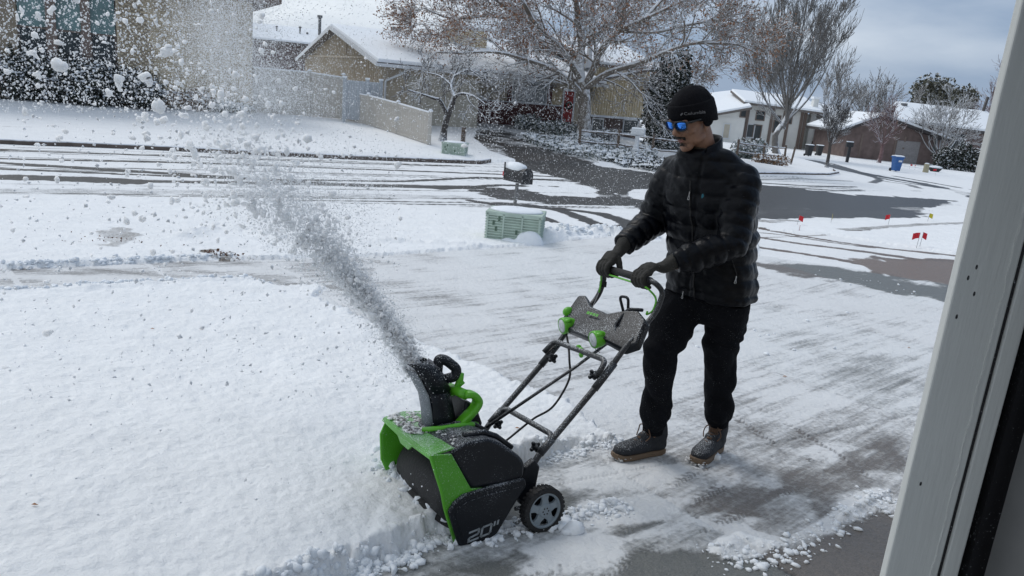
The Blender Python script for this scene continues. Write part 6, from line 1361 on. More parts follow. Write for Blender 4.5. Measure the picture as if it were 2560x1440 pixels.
# ---------------------------------------------------------------- utility boxes
def ribbed_box(p, w, d, h, yaw, label, cap=True, nr=9):
    e = empty('utility_box', p, label, 'utility box'); e.rotation_euler = (0, 0, yaw); b = MB(); b.box(-w / 2, w / 2, -d / 2, d / 2, -.08, h); b.build('housing', M['util_green'], e, bevel=.012, seg=2); MB().box(-w / 2 - .02, w / 2 + .02, -d / 2 - .024, d / 2 + .02, h - .06, h + .004).build('lid', M['util_green'], e, bevel=.01)
    for i in range(nr):
        z = h * (.06 + .84 * i / nr)
        MB().box(-w / 2 - .016, w / 2 + .016, -d / 2 - .022, d / 2 + .016, z, z + h * .04).build('rib', M['util_green'], e, bevel=.004)
    for x in (-w / 2 + .02, -w * .18, w * .16, w / 2 - .02): MB().box(x - .014, x + .014, -d / 2 - .024, -d / 2 + .002, .0, h - .02).build('upright_rib', M['util_green'], e)
    for x, z in ((-w * .38, h * .55), (-w * .33, h * .35), (-w * .28, h * .7), (w * .05, h * .3)): MB().box(x, x + .035, -d / 2 - .026, -d / 2 - .018, z, z + .07).build('slot', M['util_slot'], e)
    if cap: m = MB(); m.ell((0, 0, h + .01), (w * .50, d * .53, .05), nu=20, nv=8); me_o = m.build('snow_cap', M['snow'], e, smooth=True)
    return e
pb = G(1285, 606)
ub = ribbed_box(V3(pb) + Vector((0, .25, 0)), .86, .58, .46, -.12, 'faded green ribbed utility box half buried in snow beside the cleared driveway')
dr_ = MB(); dr_.ell((.27, -.31, -.02), (.24, .11, .24)); dr_.ell((.02, -.33, -.04), (.25, .10, .12)); me_, v_, n_ = remesh(dr_, .02, 3); v_ = v_ + n_ * (n3(v_, 12, 4) * .02)[:, None]; finish(me_, v_, 'snow_drift', M['snow'], ub, (0, 0, 0))
ribbed_box(V3(G(1135, 388)) + Vector((0, .2, 0)), .84, .6, .44, -.1, 'faded green ribbed utility box beyond the street by the small tree')
e = empty('utility_pedestal', G(2313, 432), 'tan utility pedestal on the far lawn right of the blue bin', 'pedestal'); MB().loft([((0, 0, z), (r, 0, 0), (0, r, 0)) for z, r in ((-.1, .17), (.02, .17), (.5, .15), (.56, .17), (.6, .12))], 14, p=3).build('housing', M['tan_plastic'], e); MB().ell((0, 0, .62), (.15, .15, .05)).build('snow_cap', M['snow'], e, smooth=True)
e = empty('planter_tub', G(2336, 430), 'low dark rounded object with a cap of snow right of the tan pedestal', 'planter'); MB().loft([((0, 0, z), (a, 0, 0), (0, a * .6, 0)) for z, a in ((0, .26), (.15, .42), (.3, .5), (.34, .46))], 18).build('tub', M['dark_bin'], e, smooth=True); MB().ell((0, 0, .34), (.5, .32, .12)).build('snow_cap', M['snow'], e, smooth=True)

# ---------------------------------------------------------------- mailboxes
def mailbox(p, kind, yaw, label, s=1.0, dz=0.):
    e = empty('mailbox', p, label, 'mailbox'); e.rotation_euler = (0, 0, yaw)
    if kind == 'white':
        m = MB(); m.loft([((0, 0, z), (r, 0, 0), (0, r, 0)) for z, r in ((-.1, .13), (.4, .12), (.42, .155), (.5, .155), (.54, .10), (.8, .075), (1.02, .085), (1.05, .12))], 12, p=4); m.build('post', M['trim_white'], e)
        b = MB(); b.prism([(-.12, 1.06), (.12, 1.06), (.12, 1.22), (.09, 1.30), (0, 1.335), (-.09, 1.30), (-.12, 1.22)], -.27, .27); b.build('box', M['trim_white'], e, bevel=.015); MB().prism([(-.11, 1.305), (.11, 1.305), (.06, 1.36), (-.06, 1.36)], -.26, .26).build('snow_cap', M['snow'], e, bevel=.02)
        MB().prism([(-.125, 1.055), (.125, 1.055), (.125, 1.23), (.09, 1.31), (0, 1.345), (-.09, 1.31), (-.125, 1.23)], .272, .285).build('door', M['trim_white'], e)
        MB().box(-.27, .30, -.07, .07, 1.03, 1.055).build('shelf', M['trim_white'], e)
    else:
        e.location = e.location - Vector((0, 0, dz)); MB().tube([(-.04, 0, dz - .1), (.0, 0, .92)], .032, 8).build('post', M['metal'], e)
        b = MB(); pr = [(-.115, .95)] + [(.115 * math.cos(a), 1.09 + .115 * math.sin(a)) for a in np.linspace(math.pi, 0, 9)] + [(.115, .95)]; b.prism(pr, -.26, .24); b.build('box', M['mail_black'], e)
        pd = [(p_[0] * 1.12, 1.06 + (p_[1] - 1.06) * 1.12) for p_ in pr]; MB().prism(pd, .241, .262).build('door', M['mail_black'], e)
        m = MB(); m.add([], []); s_ = [((x, 0, 1.205 + dz), (0, w, 0), (0, 0, h_)) for x, w, h_, dz in ((-.26, .03, .03, 0), (-.23, .10, .075, .0), (-.05, .12, .09, .0), (.10, .115, .07, -.005), (.17, .05, .03, -.012))]; m.loft(s_, 14); m.build('snow_cap', M['snow'], e, smooth=True)
        MB().box(-.30, -.262, -.11, -.02, 1.02, 1.10).build('flag', M['flag_red'], e); MB().box(-.262, -.24, -.12, -.10, .98, 1.27).build('flag_arm', M['mail_black'], e)
    return e
mailbox(G(1586, 402), 'white', -.35, 'white plastic mailbox with snow on top in front of the rail fence')
pm = G(1284, 566); mb_ = mailbox(pm, 'black', -.85, 'dark metal mailbox on a thin post with a thick snow cap and red flag', dz=.14)
p = G(2117, 405); e = empty('mailbox', p, 'dark mailbox on a dark post at the far side of the street near the sapling', 'mailbox'); MB().box(-.09, .09, -.09, .09, -.1, 1.1).build('post', M['dark_bin'], e); MB().box(-.28, .22, -.14, .14, 1.1, 1.45).build('box', M['dark_bin'], e, bevel=.04); MB().box(-.27, .2, -.13, .13, 1.452, 1.52).build('snow_cap', M['snow'], e, bevel=.02)

# ---------------------------------------------------------------- bins
def bin_(p, yaw, m, label, s=1., white=True, cat='bin', tilt=0):
    e = empty('wheelie_bin', p, label, cat); e.rotation_euler = (0, tilt, yaw); e.scale = (s,) * 3
    b = MB(); b.loft([((0, 0, z), (a, 0, 0), (0, d, 0)) for z, a, d in ((.05, .24, .26), (.9, .31, .34), (.96, .33, .36), (1.0, .33, .36))], 20, p=5); b.build('body', m, e, bevel=.01)
    MB().prism([(-.37, 1.0), (.40, 1.0), (.38, 1.05), (0, 1.1), (-.36, 1.06)], -.34, .34).build('lid', m, e, bevel=.015)
    for x in (-.24, .24): w = MB(); w.loft([((x + dx, .28, .1), (0, .12, 0), (0, 0, .12)) for dx in (-.03, .03)], 16); w.build('wheel', M['rubber'], e)
    MB().prism([(-.34, 1.07), (.36, 1.07), (.3, 1.13), (0, 1.17), (-.3, 1.14)], -.32, .32).build('snow_cap', M['snow'], e, bevel=.03)
    if white: MB().box(-.14, .14, -.352, -.338, .70, .82).build('label', M['trim_white'], e)
bin_(G(2238, 428), .2, M['blue_bin'], 'blue wheeled bin with a snowy lid standing on the far kerb', .88)
bin_(G(2020, 390), .3, M['dark_bin'], 'black wheeled bin with a snowy lid, left of the two behind the sapling', .8, False)
bin_(G(2046, 389), .1, M['dark_bin'], 'black wheeled bin nearer the sapling, right of the two', .78, False)

# ---------------------------------------------------------------- marker flags
def flag(px, py, col, w, turn, label, hgt=.42):
    p = G(px, py); e = empty('marker_flag', p, label, 'marker flag', 'utility marker flags in the snow'); m = MB(); m.tube([(0, 0, -.05), (.015, 0, hgt)], .004, 5); m.build('wire', M['wire'], e)
    f = MB(); c, s = math.cos(turn), math.sin(turn); n = 4; vs = []
    for i in range(n + 1):
        t = i / n; d = w * t; x = .015 + c * d; y = s * d + .02 * math.sin(t * 5)
        for z in (hgt - .10 - .05 * t, hgt - .03 * t): vs += [(x, y, z), (x, y + .003, z)]
    fs = []
    for i in range(n):
        a = i * 4; fs += [(a, a + 4, a + 6, a + 2), (a + 1, a + 3, a + 7, a + 5), (a, a + 1, a + 5, a + 4), (a + 2, a + 6, a + 7, a + 3)]
    fs += [(0, 2, 3, 1), (n * 4, n * 4 + 1, n * 4 + 3, n * 4 + 2)]; f.add(vs, fs); f.build('flag', M['flag_' + col], e)
flag(2290, 622, 'red', .12, 2.6, 'red marker flag, left one of the close pair', .30); flag(2298, 620, 'red', .11, .5, 'red marker flag, right one of the close pair', .30)
flag(1992, 565, 'red', .12, .4, 'red marker flag beside the dark street right of the man', .24); flag(2076, 560, 'yellow', .06, 1.2, 'yellow marker flag seen edge-on, just right of the man', .24)
flag(2219, 566, 'red', .12, 2.2, 'red marker flag standing between the two yellow ones', .28); flag(2318, 556, 'yellow', .16, .6, 'yellow marker flag near the white door jamb', .24)
flag(1996, 580, 'red', .03, 1.4, 'thin red marker flag lying low in the snow by the wheel tracks', .14)
for i, (x, y) in enumerate(((2273, 424), (2286, 426), (2338, 438), (2207, 377))): flag(x, y, 'red', .2, .4 + i, ['small red marker flag on the far lawn right of the blue bin', 'second small red marker flag on the far lawn left of the pedestal', 'red marker flag in front of the snow-capped tub', 'red marker flag by the dark red house wall'][i], .4)

# ---------------------------------------------------------------- power pole
p = aty(2443, 290, 80); e = empty('utility_pole', (p[0], 80, -2.5), 'leaning dark wooden pole above the snowy roof at far right', 'pole'); MB().tube([(0, 0, 0), (.4, 0, p[2] + 2.5), (.62, 0, aty(2443, 240, 80)[2] + 2.5)], [.2, .16, .15], 8).build('post', M['bark_dark'], e)
# ---------------------------------------------------------------- trees
class Tubes:
    """fast collector of branch tubes"""
    def __init__(s): s.V = []; s.F = []; s.n = 0
    def add(s, P_, R_, k):
        P_ = np.asarray(P_, float); n = len(P_); T_ = np.gradient(P_, axis=0); T_ /= np.maximum(np.linalg.norm(T_, axis=1), 1e-9)[:, None]
        up = np.array([.13, .21, .97]); A_ = np.cross(T_, up); l = np.linalg.norm(A_, axis=1); A_[l < .05] = np.cross(T_[l < .05], [1, 0, 0]); A_ /= np.linalg.norm(A_, axis=1)[:, None]; B_ = np.cross(A_, T_)
        a = np.arange(k) * 2 * math.pi / k; V = P_[:, None] + (A_[:, None] * np.cos(a)[None, :, None] + B_[:, None] * np.sin(a)[None, :, None]) * np.asarray(R_, float)[:, None, None]
        i = np.arange(n - 1)[:, None] * k; j = np.arange(k)[None]; j2 = (j + 1) % k
        F_ = np.stack([i + j, i + j2, i + k + j2, i + k + j], -1).reshape(-1, 4) + s.n
        s.V.append(V.reshape(-1, 3)); s.F.append(F_); s.n += n * k
    def build(s, name, m, parent, org): return npmesh(name, np.concatenate(s.V) - np.array(org), np.concatenate(s.F), m, parent, smooth=True)
def rvec(rg): v = rg.normal(size=3); return v / np.linalg.norm(v)
def path(rg, p, d, L, n, wob, up, droop=0):
    P_ = [np.array(p, float)]; d = np.array(d, float); d /= np.linalg.norm(d)
    for i in range(n):
        d = d + rvec(rg) * wob + np.array([0, 0, up - droop * i / n]); d /= np.linalg.norm(d); P_.append(P_[-1] + d * L / n)
    return np.array(P_), d
def grow(rg, T_, p, d, L, r, lvl, cfg, tips):
    n = 5 if lvl > 1 else 4; P_, dl = path(rg, p, d, L, n, cfg['wob'], cfg['up'], cfg.get('droop', 0)); R_ = np.linspace(r, max(r * cfg['taper'], cfg['rmin']), n + 1); (T_[1] if lvl < cfg['split'] else T_[0]).add(P_, R_, 6 if r > .05 else (4 if r > .018 else 3))
    if lvl == 0: tips.append(P_[-1]); tips.append(P_[2]); return
    k = cfg['kids'][lvl] if lvl < len(cfg['kids']) else 3
    for i in range(k):
        t = rg.uniform(cfg['t0'], 1) if i else 1.; q = P_[min(int(t * n), n)] if t >= 1 else P_[int(t * n)] * (1 - (t * n) % 1) + P_[min(int(t * n) + 1, n)] * ((t * n) % 1)
        dd = P_[min(int(t * n) + 1, n)] - P_[min(int(t * n), n - 1)]; dd /= np.linalg.norm(dd); rv = rvec(rg); rv -= dd * (rv @ dd); rv /= np.linalg.norm(rv); a = cfg['ang'] * rg.uniform(.6, 1.25) * (.45 if i == 0 else 1)
        nd = dd * math.cos(a) + rv * math.sin(a); grow(rg, T_, q, nd, L * cfg['lr'] * rg.uniform(.75, 1.2), max(R_[min(int(t * n), n)] * cfg['rr'], cfg['rmin']), lvl - 1, cfg, tips)
def leafcards(name, pts, size, m, parent, org, seed, per=1, spread=.05):
    """small bent leaves, four triangles each"""
    rg = np.random.default_rng(seed); P_ = np.repeat(np.asarray(pts), per, 0); n = len(P_); P_ = P_ + rg.normal(size=(n, 3)) * spread; s = size * rg.uniform(.6, 1.3, n)
    a = rg.normal(size=(n, 3)); a /= np.linalg.norm(a, axis=1)[:, None]; b = rg.normal(size=(n, 3)); b -= a * (a * b).sum(1)[:, None]; b /= np.linalg.norm(b, axis=1)[:, None]; c = np.cross(a, b)
    V = np.stack([P_ - a * s[:, None], P_ - b * s[:, None] * .6 + c * s[:, None] * .25, P_ + a * s[:, None], P_ + b * s[:, None] * .6 + c * s[:, None] * .25, P_ + c * s[:, None] * .05], 1)
    F_ = np.array([(0, 1, 4), (1, 2, 4), (2, 3, 4), (3, 0, 4)])[None] + (np.arange(n) * 5)[:, None, None]
    return npmesh(name, (V - np.array(org)).reshape(-1, 3), F_.reshape(-1, 3), m, parent, smooth=False)
def pxpath(pts, ys): return np.array([aty(x, y, Y) for (x, y), Y in zip(pts, ys)])
def densify(P_, n=4):
    return np.array([list(p) for p in smooth_path([Vector(p) for p in P_], n)])
def tree(name, pos, limbs, trunk, cfg, bark, seed, label, leaf=None, cat='tree', group=None, side=1, fork=None):
    rg = np.random.default_rng(seed); org = tuple(pos); e = empty(name, org, label, cat, group); T0 = Tubes(); T1 = Tubes(); tips = []
    tp, tr = trunk; tp = densify(tp, 3); T0.add(tp, np.linspace(tr[0], tr[1], len(tp)) * (1 + .5 * np.exp(-np.arange(len(tp)) * 1.2)), 12)
    for lp, r0, r1, dens, lvl, sl in limbs:
        L_ = densify(lp, 4); R_ = np.linspace(r0, r1, len(L_)); T0.add(L_, R_, 8); seglen = np.linalg.norm(np.diff(L_, axis=0), axis=1); tot = seglen.sum(); k = int(tot * dens)
        for i in range(k):
            t = rg.uniform(.12, 1) if i > 1 else 1.; j = min(int(t * (len(L_) - 1)), len(L_) - 2); q = L_[j] + (L_[j + 1] - L_[j]) * rg.random() if t < 1 else L_[-1]; dd = L_[j + 1] - L_[j]; dd /= np.linalg.norm(dd); rv = rvec(rg); rv -= dd * (rv @ dd); rv /= np.linalg.norm(rv); a = cfg['ang'] * rg.uniform(.7, 1.5)
            grow(rg, (T0, T1), q, dd * math.cos(a) + rv * math.sin(a), sl * rg.uniform(.6, 1.2) * (1.15 - .5 * t), max(R_[j] * .45, cfg['rmin'] * 1.5), lvl, cfg, tips)
    T0.build('trunk', bark, e, org)
    if T1.n: T1.build('crown', bark, e, org)
    if leaf is not None and tips:
        sel = [t for t in tips if rg.random() < leaf[0] * (1 if name != 'sycamore_tree' else float(ss(1.9, 3.6, t[2]))) * (1.35 if t[0] < org[0] - 3 else (.8 if t[0] < org[0] + 2.5 else .38))]
        if sel: o = leafcards('foliage', sel, leaf[1], M['leaf'], e, org, seed, leaf[2], leaf[3]); o['kind'] = 'stuff'
    return e
def big_tree():
    Y = 38.; g0 = G(1458, 352); Y = float(g0[1])
    pp = lambda pts, dy: pxpath(pts, [Y + d for d in dy])
    cfg = dict(wob=.20, up=.02, taper=.55, rmin=.011, kids=[0, 4, 4, 4], t0=.25, ang=.75, lr=.66, rr=.6, split=3, droop=.06)
    limbs = [
     (pp([(1453, 214), (1450, 165), (1453, 105), (1445, 53), (1440, 0), (1430, -90), (1425, -180)], [0, .2, .4, .3, 0, 0, 0]), .24, .05, 2.2, 3, 2.0),
     (pp([(1460, 218), (1485, 169), (1506, 120), (1548, 77), (1612, 46), (1700, 5), (1780, -30)], [0, -.5, -1, -1.6, -2, -2.2, -2.4]), .19, .04, 2.6, 3, 1.8),
     (pp([(1461, 222), (1520, 182), (1598, 158), (1654, 134), (1724, 109), (1790, 108), (1845, 112), (1890, 132)], [0, -1, -2, -2.6, -3.0, -3, -3, -3]), .16, .035, 2.6, 3, 1.5),
     (pp([(1458, 240), (1429, 207), (1380, 172), (1320, 150), (1240, 130), (1150, 132), (1090, 130)], [0, -.5, -1.5, -2.2, -3, -3.2, -3.3]), .15, .035, 2.0, 3, 1.6),
     (pp([(1450, 180), (1410, 130), (1369, 86), (1320, 55), (1218, 40), (1130, 46), (1060, 20)], [0, .6, 1.2, 1.5, 1.2, 1, 1]), .15, .035, 2.9, 3, 1.7),
     (pp([(1450, 195), (1400, 120), (1340, 60), (1306, 0), (1280, -70), (1250, -140)], [0, -.8, -1.6, -2, -2.2, -2.4]), .16, .04, 2.6, 3, 1.8),
     (pp([(1470, 175), (1475, 120), (1478, 70), (1490, -20), (1510, -120)], [0, 1, 1.6, 2, 2.4]), .16, .05, 2.3, 3, 1.9),
     (pp([(1462, 205), (1540, 190), (1620, 176), (1690, 178), (1740, 196)], [0, 1.4, 2.4, 3, 3.2]), .12, .03, 2.8, 3, 1.5),
     (pp([(1452, 200), (1380, 190), (1300, 192), (1220, 180), (1160, 176)], [0, 1.5, 2.6, 3, 3.0]), .12, .03, 1.4, 3, 1.1),
     (pp([(1548, 77), (1640, 80), (1730, 60), (1820, 50), (1880, 70)], [-1.6, -1.4, -1.0, -.6, -.4]), .09, .03, 2.9, 3, 1.5),
     (pp([(1320, 55), (1240, 0), (1180, -50), (1120, -90)], [1.5, 1, .6, .2]), .09, .03, 2.9, 3, 1.5),
     (pp([(1130, 50), (1090, 90), (1060, 60)], [1, .8, .6]), .05, .02, 2.5, 2, 1.3),
     (pp([(1612, 46), (1680, -30), (1740, -100)], [-2, -1.6, -1.2]), .09, .03, 2.9, 3, 1.6),
    ]
    trunk = (pp([(1458, 352), (1461, 300), (1461, 246), (1456, 205)], [0, 0, 0, 0]), (.33, .27))
    tree('sycamore_tree', g0, limbs, trunk, cfg, M['bark'], 11, 'huge snow-laden tree with clinging brown leaves in front of the red door', leaf=(.75, .056, 2, .16))
big_tree()
def small_tree():
    g0 = G(1106, 354); Y = float(g0[1]); pp = lambda pts, dy: pxpath(pts, [Y + d for d in dy]); cfg = dict(wob=.30, up=.03, taper=.5, rmin=.009, kids=[0, 3, 3, 4], t0=.2, ang=.8, lr=.66, rr=.6, split=3)
    limbs = [(pp([(1119, 288), (1100, 252), (1086, 246), (1056, 236), (1020, 225)], [0, -.3, -.6, -.8, -1]), .09, .03, 2.2, 3, .9),
             (pp([(1136, 244), (1153, 234), (1184, 240), (1215, 262)], [0, -.3, -.6, -.8]), .075, .025, 2.6, 3, .9), (pp([(1136, 242), (1128, 214), (1136, 189), (1150, 160)], [0, .2, .4, .4]), .07, .025, 2.8, 3, 1.0),
             (pp([(1130, 215), (1100, 190), (1060, 180)], [.2, .5, .8]), .05, .02, 2.8, 3, .8), (pp([(1136, 190), (1170, 175), (1200, 190)], [.3, .4, .6]), .05, .02, 2.8, 3, .8)]
    tree('ornamental_tree', g0, limbs, (pp([(1106, 354), (1114, 306), (1128, 267), (1136, 242)], [0, 0, 0, 0]), (.14, .10)), cfg, M['bark_dark'], 5, 'small crooked ornamental tree by the tan fence with white snow on its curved limbs')
small_tree()
def auto_tree(px, py, top, spread, bark, seed, label, name='bare_tree', nl=7, lvl=3, dens=1.4, ang=.6, up=.06, r=.2, forkh=.25, wob=.16, leaf=None, rmin=.014, sl=None, dY=0, lean=.143, g=None, open_=1.0, kids=[0, 3, 3, 4]):
    """bare tree: trunk to a fork, ascending limbs fanning to the given crown size (photograph pixels)"""
    g0 = G(px, py) if g is None else np.array(g); rg = np.random.default_rng(seed); Y = float(g0[1]); H_ = float(aty(px, top, Y)[2] - g0[2]); Wd = float(aty(px + spread, (py + top) / 2, Y)[0] - aty(px, (py + top) / 2, Y)[0])
    fk = g0 + np.array([rg.uniform(-.03, .03) * H_, 0, H_ * forkh]); cfg = dict(wob=wob, up=up, taper=.5, rmin=rmin, kids=kids, t0=.2, ang=ang, lr=.66, rr=.6, split=3); limbs = []; sl = sl or H_ * .14; H_ = max(H_ * .5, H_ - 1.25 * sl); Wd = max(Wd * .45, Wd - .95 * sl)
    for i in range(nl):
        a = 2 * math.pi * i / nl + rg.uniform(-.3, .3); s = open_ * (rg.uniform(.55, 1.0) if i else .1); hh = (1 - .45 * s * s) * rg.uniform(.9, 1.02)
        e = g0 + np.array([math.cos(a) * Wd * s, math.sin(a) * Wd * s, H_ * hh]); st = fk + np.array([0, 0, H_ * rg.uniform(-.06, .08)]); m1 = st + (e - st) * np.array([.48, .48, .30]); m2 = st + (e - st) * np.array([.8, .8, .66])
        limbs.append((np.array([st, m1, m2, e]), r * rg.uniform(.22, .42), rmin * 1.4, dens, lvl, sl))
    tree(name, g0, limbs, (np.array([g0 + (0, 0, -.1), g0 * .5 + fk * .5 + rg.normal(size=3) * .02 * H_ * np.array([1, 1, 0]), fk, fk + (0, 0, H_ * .1)]), (r, r * .72)), cfg, bark, seed, label, leaf)
auto_tree(1942, 385, -190, 170, M['bark_grey'], 21, 'tall bare tree with upswept branches in front of the white house', nl=20, dens=1.5, up=.08, r=.24, forkh=.17, sl=1.7, ang=.42, rmin=.013, wob=.13)
auto_tree(2066, 420, 205, 58, M['bark_dark'], 22, 'dark twiggy leaning sapling on the corner lawn inside the kerb', 'sapling', nl=8, dens=4.2, r=.10, forkh=.28, rmin=.010, sl=.75, wob=.25)
auto_tree(2196, 408, 225, 62, M['bark_red'], 23, 'small reddish tree with snowy twigs in front of the dark red house', nl=8, dens=2.0, r=.16, forkh=.22, rmin=.013, sl=1.3, leaf=(.10, .06, 1, .1), g=G(2196, 408))
auto_tree(2344, 418, 205, 105, M['bark_pale'], 24, 'wide snow-covered tree with spreading pale limbs right of the blue bin', nl=11, dens=1.7, r=.22, forkh=.12, rmin=.014, sl=1.7, open_=1.1, up=.02, wob=.2)
auto_tree(2105, 370, 150, 95, M['bark_grey'], 25, 'distant rounded mass of bare branches behind the white house chimney', nl=12, dens=1.0, r=.35, forkh=.15, rmin=.022, sl=2.6, g=(47., 108., -3.), wob=.16)
auto_tree(2020, 360, 110, 70, M['bark_grey'], 26, 'distant narrow bare tree directly behind the white house roof', nl=8, dens=.9, r=.3, forkh=.2, rmin=.024, sl=3.0, g=(40., 104., -3.), up=.1)
auto_tree(2478, 400, 90, 62, M['bark_red'], 27, 'bare tree partly hidden by the door jamb at far right', nl=8, dens=1.1, r=.25, forkh=.2, rmin=.018, sl=2.2, g=G(2478, 418), up=.08)
auto_tree(2390, 330, 190, 50, M['bark_red'], 28, 'faint reddish bare tree above the right-hand roof behind the pine', nl=6, dens=.8, r=.25, forkh=.3, rmin=.022, sl=2.4, g=(58., 98., -3.), up=.08)
auto_tree(2190, 330, 200, 40, M['bark_pale'], 29, 'thin pale bare tree rising behind the reddish one', nl=6, dens=.8, r=.2, forkh=.3, rmin=.02, sl=2.2, g=(46.5, 96., -3.), up=.12)

# ---------------------------------------------------------------- evergreens and shrubs
def clump_cloud(name, blobs, n, size, m, org, parent, seed, flat=.6, twig=None):
    """leaf sprays scattered through the volume of several lobes"""
    rg = np.random.default_rng(seed); P_ = []; w = np.array([b[1][0] * b[1][1] * b[1][2] for b in blobs]) ** .66; w /= w.sum()
    for (c, r), k in zip(blobs, (w * n).astype(int)):
        v = rg.normal(size=(k, 3)); v /= np.linalg.norm(v, axis=1)[:, None]; v *= (rg.uniform(.35, 1, k) ** .45)[:, None]; v *= (1 + .28 * np.sin(v[:, :1] * 9 + v[:, 2:] * 7))
        P_.append(np.array(c) + v * np.array(r))
    P_ = np.concatenate(P_); o = leafcards(name, P_, size, m, parent, org, seed, 2, size * .8); return o
def shrub(name, px, py, wpx, hpx, m, seed, label, size=.07, n=1500, g=None, lobes=7, depth=.6, cat='shrub', group=None, snowy=0):
    g0 = G(px, py) if g is None else np.array(g); sc = 1923 / proj(g0)[2]; W_ = wpx / sc / 2; H_ = hpx / sc; rg = np.random.default_rng(seed); org = tuple(g0); e = empty(name, org, label, cat, group); bl = []
    for i in range(lobes):
        a = (i + .5) / lobes * 2 - 1; bl.append(((g0[0] + a * W_ * .78, g0[1] + rg.uniform(-.5, .5) * W_ * depth, g0[2] + H_ * rg.uniform(.36, .56)), (W_ * 1.6 / lobes + .12, W_ * depth * .5 + .15, H_ * rg.uniform(.42, .58))))
    o = clump_cloud('foliage', bl, n, size, m, org, e, seed); o['kind'] = 'stuff'
    T0 = Tubes()
    for b in bl:
        for k in range(3): q = np.array([g0[0] + (b[0][0] - g0[0]) * .8, b[0][1], g0[2] - .05]); P_, _ = path(rg, q, (rg.uniform(-.4, .4), rg.uniform(-.3, .3), 1), H_ * .85, 4, .18, .0); T0.add(P_, np.linspace(.03, .008, 5), 4)
    T0.build('stem', M['bark_dark'], e, org)
    if snowy:
        P_ = []
        for c, r in bl:
            k = int(snowy / lobes); v = rg.normal(size=(k, 3)); v /= np.linalg.norm(v, axis=1)[:, None]; v[:, 2] = np.abs(v[:, 2]); P_.append(np.array(c) - np.array(org) + v * np.array(r) * rg.uniform(.6, 1.02, (k, 1)))
        P_ = np.concatenate(P_); s = lumps('clinging_snow', P_, rg.uniform(.03, .085, len(P_)), seed, .6, e, M['snow']); s['kind'] = 'stuff'
    return e
shrub('evergreen_shrub', 40, 248, 190, 118, M['evergreen'], 31, 'dark evergreen shrub at the left edge below the tall windows', .06, 3400, lobes=5, snowy=240)
shrub('evergreen_shrub', 190, 262, 190, 108, M['evergreen'], 32, 'dark evergreen shrub dusted with snow under the middle window', .06, 3200, lobes=5, snowy=240)
shrub('evergreen_shrub', 330, 270, 170, 100, M['evergreen'], 33, 'dark evergreen shrub against the tan brick right of the windows', .06, 2600, lobes=5, snowy=200)
shrub('dry_shrub', 470, 276, 120, 50, M['dry_grass'], 34, 'low tawny dry shrub at the foot of the brick wall', .06, 900, lobes=5, snowy=120)
shrub('dry_shrub', 570, 284, 110, 30, M['juniper'], 35, 'low snowy shrub beside the corner of the brick house', .05, 700, lobes=5, snowy=160)
shrub('juniper_shrub', 1320, 326, 62, 36, M['juniper'], 36, 'snow-dusted juniper shrub in front of the maroon brick, left of the door', .07, 1000, lobes=4, snowy=60)
shrub('juniper_shrub', 1390, 340, 105, 36, M['juniper'], 37, 'low spreading juniper below the red door', .07, 1300, lobes=6, snowy=90)
shrub('hedge', 1003, 300, 40, 46, M['leaf'], 38, 'clipped brown hedge by the garage downspout', .05, 700, g=(*uvz(onplane_u(1003, 250, 33.4)[0], 33.4, 0)[:2], -.5), lobes=3)
shrub('evergreen_tree', 1652, 372, 100, 215, M['evergreen'], 39, 'broad dark evergreen tree at the right end of the cream wing', .09, 6500, lobes=4, depth=.8, cat='tree', snowy=260)
shrub('evergreen_shrub', 1678, 378, 70, 26, M['evergreen'], 40, 'low snowy evergreen shrub under the dark evergreen tree', .07, 700, lobes=4, snowy=90)
shrub('pine_tree', 2310, 330, 88, 88, M['pine'], 41, 'rounded pine crown left of two, behind the snowy roof', .24, 1300, g=(*aty(2322, 300, 104)[:2], float(aty(2322, 285, 104)[2])), lobes=3, cat='tree', depth=.9)
shrub('pine_tree', 2395, 330, 62, 62, M['pine'], 42, 'smaller pine crown right of two, behind the snowy roof', .24, 800, g=(*aty(2400, 300, 106)[:2], float(aty(2400, 282, 106)[2])), lobes=3, cat='tree', depth=.9)
shrub('dark_hedge', 2400, 428, 150, 62, M['evergreen'], 43, 'tall dark hedge along the right-hand house wall', .10, 2600, lobes=7, depth=.2)
shrub('frosted_shrub', 1870, 398, 90, 46, M['juniper'], 44, 'pale frosted shrub behind the short rail fence', .08, 1300, lobes=5, snowy=220)
shrub('frosted_shrub', 1925, 412, 90, 22, M['dry_grass'], 45, 'frosted dry weeds at the foot of the short rail fence', .06, 600, lobes=6, snowy=100)
shrub('bare_shrub', 1510, 352, 60, 30, M['bark_grey'], 46, 'thin snowy bush below the lower window of the cream wing', .05, 500, lobes=4, snowy=60)
def groundcover(name, poly, n, size, m, seed, label, snow=0, hgt=.12):
    P_ = pxpoly(poly); rg = np.random.default_rng(seed); lo, hi = P_.min(0), P_.max(0); X_ = rg.uniform(lo[0], hi[0], n * 3); Y_ = rg.uniform(lo[1], hi[1], n * 3); k = inside(P_, X_, Y_); X_, Y_ = X_[k][:n], Y_[k][:n]; hmap = fbm(X_ * 1.3, Y_ * 1.3, 3, seed)
    Z_ = gh(X_, Y_) + rg.uniform(0, hgt, len(X_)) * hmap * 2; org = (float(P_[:, 0].mean()), float(P_[:, 1].mean()), -1.); e = empty(name, org, label, 'ground cover'); o = leafcards('foliage', np.stack([X_, Y_, Z_], 1), size, m, e, org, seed, 2, size); o['kind'] = 'stuff'
    if snow:
        q = rg.choice(len(X_), min(snow, len(X_)), replace=False); s = lumps('clinging_snow', np.stack([X_[q] - org[0], Y_[q] - org[1], gh(X_[q], Y_[q]) + hmap[q] * hgt * 1.8 - org[2]], 1), rg.uniform(.04, .13, len(q)), seed, .4, e, M['snow']); s['kind'] = 'stuff'
